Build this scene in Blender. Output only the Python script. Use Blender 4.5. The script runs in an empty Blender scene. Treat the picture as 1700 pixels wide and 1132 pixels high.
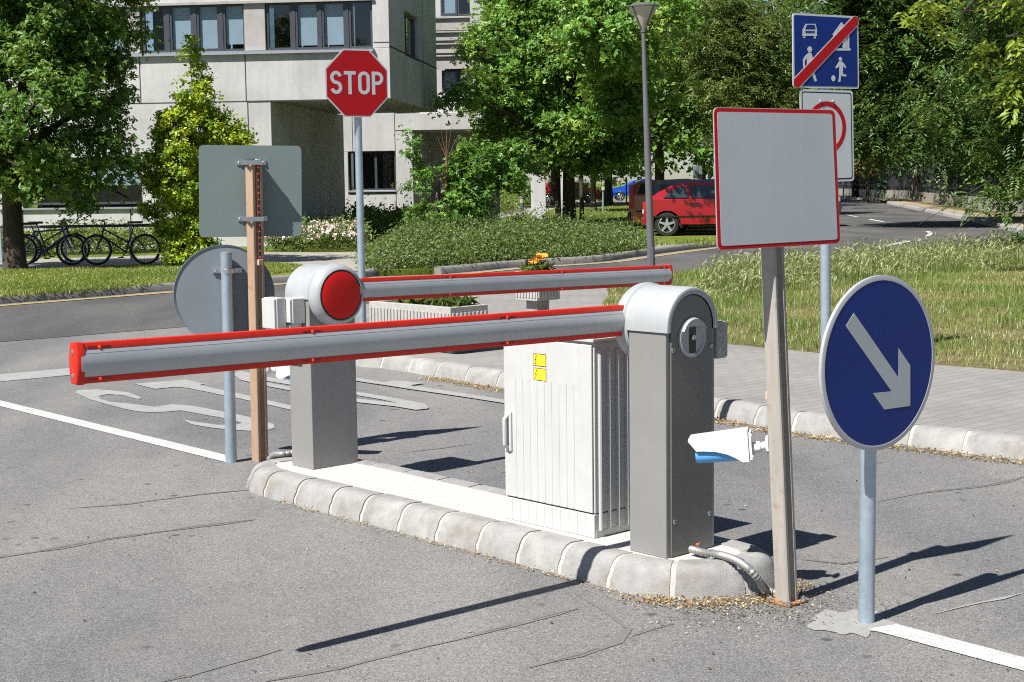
import bpy, math, random
import numpy as np
from mathutils import Vector, Matrix

random.seed(11)
rng = np.random.default_rng(11)
scene = bpy.context.scene
COL = scene.collection
R = math.radians

# ------------------------------------------------------------------ camera
FPX, CX, CY, EYE = 2500.0, 850.0, 566.0, 1.55
PITCH, ROLL = math.atan(264.5 / FPX), 0.0135
_f0 = np.array([0, math.cos(PITCH), -math.sin(PITCH)])
_r0 = np.array([1.0, 0, 0]); _u0 = np.cross(_r0, _f0)
_R = math.cos(ROLL) * _r0 - math.sin(ROLL) * _u0
_U = math.sin(ROLL) * _r0 + math.cos(ROLL) * _u0
_C = np.array([0, 0, EYE])

def ray(x, y):
    return _f0 + _R * (x - CX) / FPX - _U * (y - CY) / FPX

def g(x, y, z=0.0):
    """survey: where the sight line through this photo point meets the level z"""
    d = ray(x, y); t = (z - EYE) / d[2]
    p = _C + d * t
    return Vector((p[0], p[1], z))

def atY(x, y, Y):
    d = ray(x, y); p = _C + d * (Y / d[1])
    return Vector(p)

def on_plane(x, y, P, n):
    d = ray(x, y); n = np.array(n); P = np.array(P)
    t = ((P - _C) @ n) / (d @ n)
    return Vector(_C + d * t)

def azv(a):
    return Vector((math.sin(R(a)), math.cos(R(a)), 0))

cam = bpy.data.cameras.new('camera')
cam.sensor_width = 36.0; cam.lens = 36.0 * FPX / 1700.0
cam.clip_start = 0.05; cam.clip_end = 2000
co = bpy.data.objects.new('camera', cam); COL.objects.link(co)
co.matrix_world = Matrix(((_R[0], _U[0], -_f0[0], 0), (_R[1], _U[1], -_f0[1], 0), (_R[2], _U[2], -_f0[2], EYE), (0, 0, 0, 1)))
scene.camera = co

# ------------------------------------------------------------------ light
SUN_AZ_TO, SUN_EL = 46.0, 52.0          # light travels towards this azimuth
sd = azv(SUN_AZ_TO) * math.cos(R(SUN_EL)) + Vector((0, 0, -math.sin(R(SUN_EL))))
sl = bpy.data.lights.new('sun', 'SUN'); sl.energy = 5.0; sl.angle = R(0.5); sl.color = (1.0, 0.968, 0.915)
so = bpy.data.objects.new('sun', sl); COL.objects.link(so)
so.rotation_euler = sd.to_track_quat('-Z', 'Y').to_euler(); so.location = (-20, -20, 40)
w = bpy.data.worlds.new('World'); scene.world = w; w.use_nodes = True
nt = w.node_tree; bg = nt.nodes['Background']
sky = nt.nodes.new('ShaderNodeTexSky'); sky.sky_type = 'NISHITA'; sky.sun_disc = False
sky.sun_elevation = R(SUN_EL); sky.sun_rotation = R(SUN_AZ_TO + 180)
sky.air_density = 0.8; sky.dust_density = 0.3; sky.ozone_density = 1.5
nt.links.new(sky.outputs[0], bg.inputs[0]); bg.inputs[1].default_value = 0.05
scene.view_settings.view_transform = 'Standard'; scene.view_settings.look = 'None'
scene.view_settings.exposure = 0.70; scene.view_settings.gamma = 1.0
scene.view_settings.use_curve_mapping = False
scene.cycles.max_bounces = 6; scene.cycles.diffuse_bounces = 3; scene.cycles.glossy_bounces = 3
scene.cycles.transparent_max_bounces = 8; scene.cycles.transmission_bounces = 4
scene.cycles.filter_width = 1.1
scene.cycles.use_denoising = False
scene.cycles.denoiser = 'OPENIMAGEDENOISE'
scene.cycles.denoising_input_passes = 'RGB_ALBEDO_NORMAL'

# ------------------------------------------------------------------ objects
WM = {}
def tag(o, label=None, cat=None, group=None, kind=None):
    if label: o['label'] = label
    if cat: o['category'] = cat
    if group: o['group'] = group
    if kind: o['kind'] = kind
    return o

def thing(name, label, cat, loc=(0, 0, 0), rz=0.0, group=None):
    o = bpy.data.objects.new(name, None); COL.objects.link(o)
    o.empty_display_size = 0.1
    o.location = loc; o.rotation_euler = (0, 0, rz)
    WM[o.name] = Matrix.Translation(Vector(loc)) @ Matrix.Rotation(rz, 4, 'Z')
    return tag(o, label, cat, group)

def copy_tree(o, parent=None):
    c = o.copy(); COL.objects.link(c)
    if parent: c.parent = parent
    for ch in list(o.children): copy_tree(ch, c)
    return c

def mesh_obj(name, me, mats, parent=None):
    for m in (mats if isinstance(mats, (list, tuple)) else [mats]): me.materials.append(m)
    o = bpy.data.objects.new(name, me); COL.objects.link(o)
    if parent:
        o.parent = parent; WM[o.name] = WM[parent.name].copy()
    else: WM[o.name] = Matrix.Identity(4)
    return o

class MB:
    def __init__(s, M=None):
        s.v = []; s.f = []; s.m = []; s.M = M or Matrix.Identity(4)
    def add(s, vs, fs, mi=0, M=None):
        T = s.M @ M if M is not None else s.M
        n = len(s.v)
        s.v += [tuple(T @ Vector(p)) for p in vs]
        s.f += [tuple(n + i for i in f) for f in fs]; s.m += [mi] * len(fs)
        return s
    def box(s, c, size, rz=0.0, mi=0, M=None):
        x, y, z = size[0] / 2, size[1] / 2, size[2] / 2
        T = Matrix.Translation(Vector(c)) @ Matrix.Rotation(rz, 4, 'Z')
        if M is not None: T = M @ T
        vs = [(a, b, d) for d in (-z, z) for a, b in ((-x, -y), (x, -y), (x, y), (-x, y))]
        return s.add(vs, [(3, 2, 1, 0), (4, 5, 6, 7), (0, 1, 5, 4), (1, 2, 6, 5), (2, 3, 7, 6), (3, 0, 4, 7)], mi, T)
    def b2(s, lo, hi, mi=0, M=None):
        return s.box([(a + b) / 2 for a, b in zip(lo, hi)], [abs(b - a) for a, b in zip(lo, hi)], 0, mi, M)
    def tube(s, pts, rad, n=10, cap=True, mi=0, M=None, flat=None):
        pts = [Vector(p) for p in pts]
        if not hasattr(rad, '__len__'): rad = [rad] * len(pts)
        vs = []; fs = []
        t0 = (pts[1] - pts[0]).normalized()
        a = Vector((0, 0, 1)) if abs(t0.z) < 0.9 else Vector((1, 0, 0))
        for i, p in enumerate(pts):
            if i == 0: t = pts[1] - pts[0]
            elif i == len(pts) - 1: t = pts[-1] - pts[-2]
            else: t = pts[i + 1] - pts[i - 1]
            t.normalize()
            b = t.cross(a)
            if b.length < 1e-5: b = t.cross(Vector((1, 0.3, 0)))
            b.normalize(); a = b.cross(t).normalized()
            for k in range(n):
                q = 2 * math.pi * (k + 0.5) / n
                vs.append(p + (b * math.cos(q) + a * math.sin(q)) * rad[i])
        for i in range(len(pts) - 1):
            for k in range(n):
                k2 = (k + 1) % n
                fs.append((i * n + k, i * n + k2, (i + 1) * n + k2, (i + 1) * n + k))
        if cap:
            fs.append(tuple(range(n - 1, -1, -1))); fs.append(tuple((len(pts) - 1) * n + k for k in range(n)))
        return s.add(vs, fs, mi, M)
    def lathe(s, prof, n=24, mi=0, M=None, cap=True):
        vs = []; fs = []
        for r, h in prof:
            for k in range(n):
                q = 2 * math.pi * k / n; vs.append((r * math.cos(q), r * math.sin(q), h))
        for i in range(len(prof) - 1):
            for k in range(n):
                k2 = (k + 1) % n
                fs.append((i * n + k, i * n + k2, (i + 1) * n + k2, (i + 1) * n + k))
        if cap:
            if prof[0][0] > 1e-6: fs.append(tuple(range(n - 1, -1, -1)))
            if prof[-1][0] > 1e-6: fs.append(tuple((len(prof) - 1) * n + k for k in range(n)))
        return s.add(vs, fs, mi, M)
    def prism(s, poly, z0, z1, mi=0, M=None):
        n = len(poly)
        ar = sum(poly[i][0] * poly[(i + 1) % n][1] - poly[(i + 1) % n][0] * poly[i][1] for i in range(n))
        if ar < 0: poly = poly[::-1]
        vs = [(p[0], p[1], z0) for p in poly] + [(p[0], p[1], z1) for p in poly]
        fs = [tuple(range(n - 1, -1, -1)), tuple(range(n, 2 * n))]
        fs += [(i, (i + 1) % n, n + (i + 1) % n, n + i) for i in range(n)]
        return s.add(vs, fs, mi, M)
    def strip(s, pts, width, z0, z1, mi=0, M=None, closed=False):
        """thick 2D stroke as joined prism pieces"""
        P = [Vector((p[0], p[1])) for p in pts]
        L = []; Rr = []
        n = len(P)
        for i in range(n):
            if closed: a = P[i - 1]; b = P[(i + 1) % n]
            else: a = P[max(i - 1, 0)]; b = P[min(i + 1, n - 1)]
            t = (b - a).normalized(); nn = Vector((-t.y, t.x))
            L.append(P[i] + nn * width / 2); Rr.append(P[i] - nn * width / 2)
        vs = []; fs = []
        for z in (z0, z1):
            vs += [(q.x, q.y, z) for q in L] + [(q.x, q.y, z) for q in Rr]
        m = n if closed else n - 1
        for i in range(m):
            j = (i + 1) % n
            fs.append((2 * n + n + i, 2 * n + n + j, 2 * n + j, 2 * n + i))
            fs.append((i, j, 2 * n + j, 2 * n + i)); fs.append((n + j, n + i, 3 * n + i, 3 * n + j))
        if not closed:
            fs.append((0, 2 * n, 3 * n, n)); e = n - 1
            fs.append((n + e, 3 * n + e, 2 * n + e, e))
        return s.add(vs, fs, mi, M)
    def build(s, name, mats, parent=None, smooth=True, angle=32, bevel=0, world=False, seg=2, loc=None):
        me = bpy.data.meshes.new(name)
        vs = s.v
        if world and parent is not None:
            I = WM[parent.name].inverted(); vs = [tuple(I @ Vector(p)) for p in vs]
        if loc is not None:
            l = Vector(loc); vs = [tuple(Vector(p) - l) for p in vs]
        me.from_pydata(vs, [], s.f); me.update()
        if any(s.m): me.polygons.foreach_set('material_index', s.m)
        if smooth:
            me.polygons.foreach_set('use_smooth', [True] * len(me.polygons))
            me.set_sharp_from_angle(angle=R(angle))
        o = mesh_obj(name, me, mats, parent)
        if loc is not None: o.location = loc
        if bevel:
            b = o.modifiers.new('bevel', 'BEVEL'); b.width = bevel; b.segments = seg; b.limit_method = 'ANGLE'; b.angle_limit = R(40)
            b.harden_normals = True
        return o

def np_mesh(name, V, F, mats, parent=None, attr=None, nper=4):
    """V (n,3), F (m,nper) arrays; attr: per-vertex float 'tint'"""
    me = bpy.data.meshes.new(name)
    me.vertices.add(len(V)); me.vertices.foreach_set('co', np.ascontiguousarray(V, dtype=np.float32).ravel())
    me.loops.add(F.size); me.loops.foreach_set('vertex_index', np.ascontiguousarray(F, dtype=np.int32).ravel())
    me.polygons.add(len(F)); me.polygons.foreach_set('loop_start', np.arange(0, F.size, nper, dtype=np.int32))
    if attr is not None:
        a = me.attributes.new('tint', 'FLOAT', 'POINT'); a.data.foreach_set('value', np.ascontiguousarray(attr, dtype=np.float32))
    me.update(calc_edges=True)
    return mesh_obj(name, me, mats, parent)

# ------------------------------------------------------------------ materials
def nodes(name):
    m = bpy.data.materials.new(name); m.use_nodes = True
    t = m.node_tree; b = t.nodes['Principled BSDF']
    return m, t, b

def ramp(t, fac, stops):
    n = t.nodes.new('ShaderNodeValToRGB')
    e = n.color_ramp.elements
    while len(e) > 2: e.remove(e[-1])
    for i, (p, c) in enumerate(stops):
        if i >= 2: e.new(p)
        e[i].position = p
        c = c if hasattr(c, '__len__') else (c, c, c)
        e[i].color = (c[0], c[1], c[2], 1)
    t.links.new(fac, n.inputs[0]); return n.outputs[0]

def noise(t, scale, detail=4, rough=0.55, vec=None, dist=0.0):
    n = t.nodes.new('ShaderNodeTexNoise'); n.inputs['Scale'].default_value = scale
    n.inputs['Detail'].default_value = detail; n.inputs['Roughness'].default_value = rough
    n.inputs['Distortion'].default_value = dist
    if vec is None:
        vec = t.nodes.new('ShaderNodeTexCoord').outputs['Object']
    t.links.new(vec, n.inputs['Vector']); return n.outputs[0]

def voro(t, scale, feature='F1', vec=None, rnd=1.0):
    n = t.nodes.new('ShaderNodeTexVoronoi'); n.feature = feature; n.inputs['Scale'].default_value = scale
    n.inputs['Randomness'].default_value = rnd
    if vec is None: vec = t.nodes.new('ShaderNodeTexCoord').outputs['Object']
    t.links.new(vec, n.inputs['Vector']); return n

def mapping(t, scale=(1, 1, 1), rot=(0, 0, 0), src='Object', loc=(0, 0, 0)):
    m = t.nodes.new('ShaderNodeMapping'); m.inputs['Scale'].default_value = scale; m.inputs['Rotation'].default_value = rot
    m.inputs['Location'].default_value = loc
    t.links.new(t.nodes.new('ShaderNodeTexCoord').outputs[src], m.inputs[0]); return m.outputs[0]

def mix(t, a, b, fac, mode='MIX'):
    n = t.nodes.new('ShaderNodeMix'); n.data_type = 'RGBA'; n.blend_type = mode
    for sock, val in ((n.inputs[0], fac), (n.inputs[6], a), (n.inputs[7], b)):
        if isinstance(val, bpy.types.NodeSocket): t.links.new(val, sock)
        elif hasattr(val, '__len__'): sock.default_value = (val[0], val[1], val[2], 1)
        elif sock.type == 'RGBA': sock.default_value = (val, val, val, 1)
        else: sock.default_value = val
    return n.outputs[2]

def math_(t, op, a, b=0.0):
    n = t.nodes.new('ShaderNodeMath'); n.operation = op
    for i, val in enumerate((a, b)):
        if isinstance(val, bpy.types.NodeSocket): t.links.new(val, n.inputs[i])
        else: n.inputs[i].default_value = val
    return n.outputs[0]

def bump(t, b, h, strength=0.3, dist=0.01):
    n = t.nodes.new('ShaderNodeBump'); n.inputs['Strength'].default_value = strength; n.inputs['Distance'].default_value = dist
    t.links.new(h, n.inputs['Height']); t.links.new(n.outputs[0], b.inputs['Normal'])

def setc(t, b, c):
    if isinstance(c, bpy.types.NodeSocket): t.links.new(c, b.inputs['Base Color'])
    else: b.inputs['Base Color'].default_value = (c[0], c[1], c[2], 1)

def paint(name, c, rough=0.45, var=0.12, scale=6.0, metal=0.0, spec=0.5, dirt=None, bumps=0.0, bscale=60, streak=0.0):
    """plain surface with faint uneven wear"""
    m, t, b = nodes(name)
    c = tuple(c)
    n = noise(t, scale, 6, 0.65)
    col = ramp(t, n, [(0.3, tuple(x * (1 - var) for x in c)), (0.7, tuple(min(1, x * (1 + var)) for x in c))])
    if dirt:
        d = noise(t, scale * 7, 8, 0.7)
        col = mix(t, col, dirt, ramp(t, d, [(0.60, 0.0), (0.74, 0.6)]))
    if streak:
        s = noise(t, 1.0, 7, 0.75, mapping(t, (26, 26, 1.6)))
        col = mix(t, col, ramp(t, s, [(0.36, 1 - streak), (0.56, 1 + streak * .3)]), 1.0, 'MULTIPLY')
        s2 = noise(t, 1.0, 8, 0.75, mapping(t, (9, 9, 5)))
        col = mix(t, col, (0.27, 0.25, 0.22), ramp(t, s2, [(0.58, 0.0), (0.75, streak * 2.2)]))
    setc(t, b, col)
    b.inputs['Roughness'].default_value = rough; b.inputs['Metallic'].default_value = metal
    b.inputs['Specular IOR Level'].default_value = spec
    if bumps: bump(t, b, noise(t, bscale, 4), bumps, 0.003)
    return m

def leaf_mat(name, stops, transl=0.35, rough=0.42):
    m = bpy.data.materials.new(name); m.use_nodes = True
    t = m.node_tree; t.nodes.clear()
    out = t.nodes.new('ShaderNodeOutputMaterial')
    at = t.nodes.new('ShaderNodeAttribute'); at.attribute_name = 'tint'
    col = ramp(t, at.outputs['Fac'], stops)
    d = t.nodes.new('ShaderNodeBsdfDiffuse'); tr = t.nodes.new('ShaderNodeBsdfTranslucent')
    gl = t.nodes.new('ShaderNodeBsdfGlossy'); gl.inputs['Roughness'].default_value = rough
    gl.inputs['Color'].default_value = (0.8, 0.85, 0.8, 1)
    t.links.new(col, d.inputs['Color'])
    tc = mix(t, col, (1.0, 0.95, 0.25), 0.25)
    t.links.new(tc, tr.inputs['Color'])
    a = t.nodes.new('ShaderNodeMixShader'); a.inputs[0].default_value = transl
    t.links.new(d.outputs[0], a.inputs[1]); t.links.new(tr.outputs[0], a.inputs[2])
    b = t.nodes.new('ShaderNodeMixShader'); b.inputs[0].default_value = 0.035
    t.links.new(a.outputs[0], b.inputs[1]); t.links.new(gl.outputs[0], b.inputs[2])
    t.links.new(b.outputs[0], out.inputs[0])
    return m
# ------------------------------------------------------------------ surface materials
def asphalt(name, base, light=1.0, coarse=170, stains=True, warm=0.0):
    m, t, b = nodes(name)
    n1 = noise(t, coarse, 3, 0.7)
    agg = ramp(t, n1, [(0.30, tuple(base * x for x in (0.38, 0.38, 0.40))), (0.46, tuple(base * x for x in (0.92, 0.92, 0.93))), (0.56, tuple(base * x for x in (1.06, 1.05, 1.03))),
                       (0.72, tuple(base * x for x in (2.1, 2.05, 1.95)))])
    v = voro(t, coarse * 0.8)
    chips = ramp(t, v.outputs['Color'], [(0.0, 0.66), (1.0, 1.36)])
    col = mix(t, agg, chips, 1.0, 'MULTIPLY')
    # worn, dusty wheel paths: broad patches
    vec = mapping(t, (0.55, 0.16, 1.0), (0, 0, R(43)))
    big = noise(t, 1.5, 3, 0.5, vec)
    col = mix(t, col, ramp(t, big, [(0.38, (0.80, 0.80, 0.825)), (0.62, (1.20, 1.175, 1.135))]), 1.0, 'MULTIPLY')
    med = noise(t, 5.5, 6, 0.65)
    col = mix(t, col, ramp(t, med, [(0.3, (0.93, 0.93, 0.94)), (0.7, (1.07, 1.06, 1.04))]), 1.0, 'MULTIPLY')
    # loose pale and dark stones
    vp_ = voro(t, 95, vec=mapping(t, (1, 1, 1), loc=(1.3, .7, 0)))
    pick = ramp(t, vp_.outputs['Color'], [(0.80, 0.0), (0.84, 1.0)]); dot = ramp(t, vp_.outputs['Distance'], [(0.22, 1.0), (0.34, 0.0)])
    col = mix(t, col, tuple(base * 2.3 for _ in range(3)), math_(t, 'MULTIPLY', math_(t, 'MULTIPLY', pick, dot), 0.8))
    vq = voro(t, 70, vec=mapping(t, (1, 1, 1), loc=(4.3, 2.7, 0)))
    pick = ramp(t, vq.outputs['Color'], [(0.80, 0.0), (0.84, 1.0)]); dot = ramp(t, vq.outputs['Distance'], [(0.20, 1.0), (0.32, 0.0)])
    col = mix(t, col, tuple(base * 0.25 for _ in range(3)), math_(t, 'MULTIPLY', math_(t, 'MULTIPLY', pick, dot), 0.8))
    if stains:
        # small oil drips, thinned out by a slow noise
        vs = voro(t, 6.0, vec=mapping(t, (1, 1, 1), loc=(3.1, 1.7, 0)))
        spot = ramp(t, vs.outputs['Distance'], [(0.08, 1.0), (0.16, 0.0)])
        zone = ramp(t, noise(t, 0.55, 3, 0.5, mapping(t, (1, 1, 1), loc=(5.3, 0.4, 0))), [(0.38, 0.0), (0.50, 1.0)])
        rnd = ramp(t, vs.outputs['Color'], [(0.35, 0.0), (0.75, 1.0)])
        f = math_(t, 'MULTIPLY', math_(t, 'MULTIPLY', spot, zone), rnd)
        col = mix(t, col, tuple(base * 0.34 for _ in range(3)), math_(t, 'MULTIPLY', f, 0.9))
        # pale dust
        dz = ramp(t, noise(t, 0.9, 6, 0.7, mapping(t, (1, 1, 1), loc=(9, 2, 0))), [(0.55, 0.0), (0.72, 0.55)])
        col = mix(t, col, (0.25, 0.225, 0.20), math_(t, 'MULTIPLY', dz, 0.6))
    setc(t, b, col)
    b.inputs['Roughness'].default_value = 0.85; b.inputs['Specular IOR Level'].default_value = 0.25
    bump(t, b, n1, 0.75, 0.006)
    return m

M_ROAD = asphalt('old_grey_asphalt', 0.19)
M_STREET = asphalt('dark_asphalt', 0.098, coarse=120, stains=False)
M_TAR = paint('tar_seam', (0.105, 0.102, 0.098), 0.8, 0.25, 30)

def road_paint(name, c, wear):
    m, t, b = nodes(name)
    n = noise(t, 90, 6, 0.75); n2 = noise(t, 9, 5, 0.6)
    f = ramp(t, n, [(0.42 - 0.12 * (1 - wear), 1.0), (0.52 - 0.05 * (1 - wear), 0.0)])
    col = mix(t, c, (0.2, 0.195, 0.19), math_(t, 'MULTIPLY', f, wear))
    col = mix(t, col, ramp(t, n2, [(0.3, 0.82), (0.65, 1.0)]), 1.0, 'MULTIPLY')
    setc(t, b, col); b.inputs['Roughness'].default_value = 0.75
    bump(t, b, n, 0.3, 0.003)
    return m
M_LINE = road_paint('white_road_paint', (0.56, 0.56, 0.545), 0.6)
M_LETTER = road_paint('worn_road_lettering', (0.36, 0.36, 0.35), 0.7)
M_YELLOW = road_paint('yellow_edge_paint', (0.50, 0.36, 0.10), 0.6)

def concrete(name, c, scale=7, speck=0.3, streak=False, bmp=0.3, blotch=False):
    m, t, b = nodes(name)
    n1 = noise(t, scale, 8, 0.68); n2 = noise(t, scale * 18, 4, 0.7)
    col = ramp(t, n1, [(0.30, tuple(x * 0.80 for x in c)), (0.5, c), (0.72, tuple(min(1, x * 1.12) for x in c))])
    col = mix(t, col, ramp(t, n2, [(0.28, 1 - speck), (0.45, 1.0), (0.75, 1.06)]), 1.0, 'MULTIPLY')
    if blotch:
        bb = noise(t, 5.0, 8, 0.7)
        col = mix(t, col, (0.22, 0.185, 0.145), ramp(t, bb, [(0.52, 0.0), (0.66, 0.6)]))
        b2 = noise(t, 3.0, 6, 0.7, mapping(t, (1, 1, 1), loc=(7, 3, 1)))
        col = mix(t, col, (0.45, 0.435, 0.40), ramp(t, b2, [(0.55, 0.0), (0.66, 0.6)]))
    if streak:
        s = noise(t, 1.0, 6, 0.7, mapping(t, (3.0, 3.0, 0.25)))
        col = mix(t, col, ramp(t, s, [(0.30, (0.88, 0.875, 0.865)), (0.55, (1.02, 1.02, 1.02))]), 1.0, 'MULTIPLY')
    setc(t, b, col); b.inputs['Roughness'].default_value = 0.88; b.inputs['Specular IOR Level'].default_value = 0.25
    bump(t, b, n2, bmp, 0.004)
    return m
M_KERB = concrete('kerb_concrete', (0.31, 0.305, 0.295), 11, 0.5, bmp=0.7, blotch=True)
M_KERB_OLD = concrete('old_kerb_concrete', (0.24, 0.23, 0.215), 9, 0.35)
M_MORTAR = concrete('kerb_mortar', (0.44, 0.42, 0.38), 25, 0.4)
M_ISLE = concrete('island_cement', (0.52, 0.505, 0.47), 30, 0.28)

def paving(name, c, bw=0.2, bh=0.1, rot=-42.5, mortar=(0.17, 0.16, 0.145)):
    m, t, b = nodes(name)
    vec = mapping(t, (1, 1, 1), (0, 0, R(rot)))
    br = t.nodes.new('ShaderNodeTexBrick'); t.links.new(vec, br.inputs['Vector'])
    br.inputs['Scale'].default_value = 1.0; br.inputs['Brick Width'].default_value = bw; br.inputs['Row Height'].default_value = bh
    br.inputs['Mortar Size'].default_value = 0.004; br.inputs['Mortar Smooth'].default_value = 0.4
    br.inputs['Color1'].default_value = (*[x * 0.93 for x in c], 1); br.inputs['Color2'].default_value = (*[x * 1.05 for x in c], 1)
    br.inputs['Mortar'].default_value = (*mortar, 1)
    n = noise(t, 1.3, 6, 0.65); n2 = noise(t, 120, 3, 0.7)
    col = mix(t, br.outputs['Color'], ramp(t, n, [(0.3, (0.86, 0.86, 0.85)), (0.7, (1.08, 1.06, 1.03))]), 1.0, 'MULTIPLY')
    col = mix(t, col, ramp(t, n2, [(0.3, 0.8), (0.7, 1.12)]), 1.0, 'MULTIPLY')
    # crumbs of soil and moss in the joints
    ms = ramp(t, noise(t, 26, 5, 0.7), [(0.60, 0.0), (0.70, 0.8)])
    col = mix(t, col, (0.13, 0.11, 0.07), math_(t, 'MULTIPLY', ms, math_(t, 'MULTIPLY', br.outputs['Fac'], 0.9)))
    setc(t, b, col); b.inputs['Roughness'].default_value = 0.9
    bump(t, b, math_(t, 'SUBTRACT', 1.0, br.outputs['Fac']), 0.5, 0.004)
    return m
M_PAVE = paving('grey_block_paving', (0.27, 0.26, 0.25))
M_PATH = paving('pale_path_paving', (0.34, 0.32, 0.285), 0.3, 0.3, 45)

def grass_ground(name, c1, c2, c3):
    m, t, b = nodes(name)
    n1 = noise(t, 0.9, 6, 0.65); n2 = noise(t, 14, 6, 0.7)
    col = ramp(t, n1, [(0.3, c1), (0.5, c2), (0.7, c3)])
    col = mix(t, col, ramp(t, n2, [(0.3, 0.55), (0.7, 1.3)]), 1.0, 'MULTIPLY')
    setc(t, b, col); b.inputs['Roughness'].default_value = 0.95; b.inputs['Specular IOR Level'].default_value = 0.1
    bump(t, b, n2, 0.8, 0.03)
    return m
M_LAWN = grass_ground('lawn_soil', (0.10, 0.15, 0.022), (0.14, 0.18, 0.03), (0.20, 0.20, 0.05))
M_VERGE = grass_ground('dry_verge_soil', (0.10, 0.10, 0.035), (0.17, 0.145, 0.07), (0.22, 0.18, 0.10))
M_EARTH = grass_ground('bare_earth', (0.10, 0.075, 0.05), (0.15, 0.115, 0.08), (0.20, 0.16, 0.12))

# ------------------------------------------------------------------ frame of the barrier island
AU = -42.5
U3 = azv(AU); V3 = azv(AU + 90)
O3 = g(1107, 928, 0.11); O3.z = 0
def uv(u, v, z=0.0): return O3 + U3 * u + V3 * v + Vector((0, 0, z))

def sheet(name, pts, z, mat, kind='structure', parent=None, thick=0.0):
    mb = MB(); P = [(p[0], p[1]) for p in pts]
    if thick: mb.prism(P, z - thick, z)
    else:
        n = len(P)
        ar = sum(P[i][0] * P[(i + 1) % n][1] - P[(i + 1) % n][0] * P[i][1] for i in range(n))
        if ar < 0: P = P[::-1]
        mb.add([(p[0], p[1], z) for p in P], [tuple(range(n))])
    o = mb.build(name, mat, parent, smooth=False)
    if kind: o['kind'] = kind
    return o

# terrain to the horizon, then the sheets that lie on it
sheet('ground', [(-700, -60), (700, -60), (700, 900), (-700, 900)], -0.06, M_LAWN)
road = sheet('road', [(-60, -40), (60, -40), (60, 8), (24, 40), (-2, 20), (-60, -30)], 0.0, M_ROAD)

def offset_line(pts, d):
    """polyline moved sideways (left of travel is positive)"""
    P = [Vector((p[0], p[1])) for p in pts]; out = []
    for i in range(len(P)):
        t = (P[min(i + 1, len(P) - 1)] - P[max(i - 1, 0)]).normalized()
        out.append(P[i] + Vector((-t.y, t.x)) * d)
    return out

def offset_closed(pts, d):
    P = [Vector((p[0], p[1])) for p in pts]; n = len(P); out = []
    for i in range(n):
        t = (P[(i + 1) % n] - P[i - 1]).normalized(); out.append(P[i] + Vector((-t.y, t.x)) * d * (-1 if ISL_CW else 1))
    return out
ISL_CW = False

def resample(pts, step):
    P = [Vector((p[0], p[1])) for p in pts]; out = [P[0]]; 
    for a, b in zip(P, P[1:]):
        n = max(1, int((b - a).length / step))
        for k in range(1, n + 1): out.append(a.lerp(b, k / n))
    return out

def catmull(pts, per=6, closed=False):
    P = [Vector((p[0], p[1])) for p in pts]; n = len(P); out = []
    rngi = range(n) if closed else range(n - 1)
    for i in rngi:
        if closed: a, b, c, d = P[i - 1], P[i], P[(i + 1) % n], P[(i + 2) % n]
        else: a, b, c, d = P[max(i - 1, 0)], P[i], P[i + 1], P[min(i + 2, n - 1)]
        for k in range(per):
            t = k / per
            out.append(0.5 * ((2 * b) + (c - a) * t + (2 * a - 5 * b + 4 * c - d) * t * t + (3 * b - a - 3 * c + d) * t ** 3))
    if not closed: out.append(P[-1])
    return out

KQ = [g(733, 456), g(800, 450), g(860, 444), g(930, 440), g(1000, 435), g(1050, 428), g(1100, 421), g(1145, 415), g(1190, 410), g(1250, 404)]
STREET_L = [(-40, -13), (-20, 6.6), (-12, 14.9), (-6.95, 20.1), (-5.04, 22.35), (-2.5, 25.0)] + [(p.x, p.y) for p in catmull(KQ, 4)] + [(9, 47), (12, 62), (15.5, 82), (17.4, 98), (18.6, 130)]
STREET_R = [(-36, -17.5), (-18, 2.5), (-5.25, 15.15), (-3.7, 16.5), (-0.5, 19.6), (3.0, 23.6), (6.0, 26.4), (9.4, 29.6), (12, 34), (13.3, 39), (15.26, 49.5), (17.4, 62), (20.9, 83), (23.5, 98), (25, 130)]
sheet('street', STREET_L + STREET_R[::-1], 0.004, M_STREET)

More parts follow.
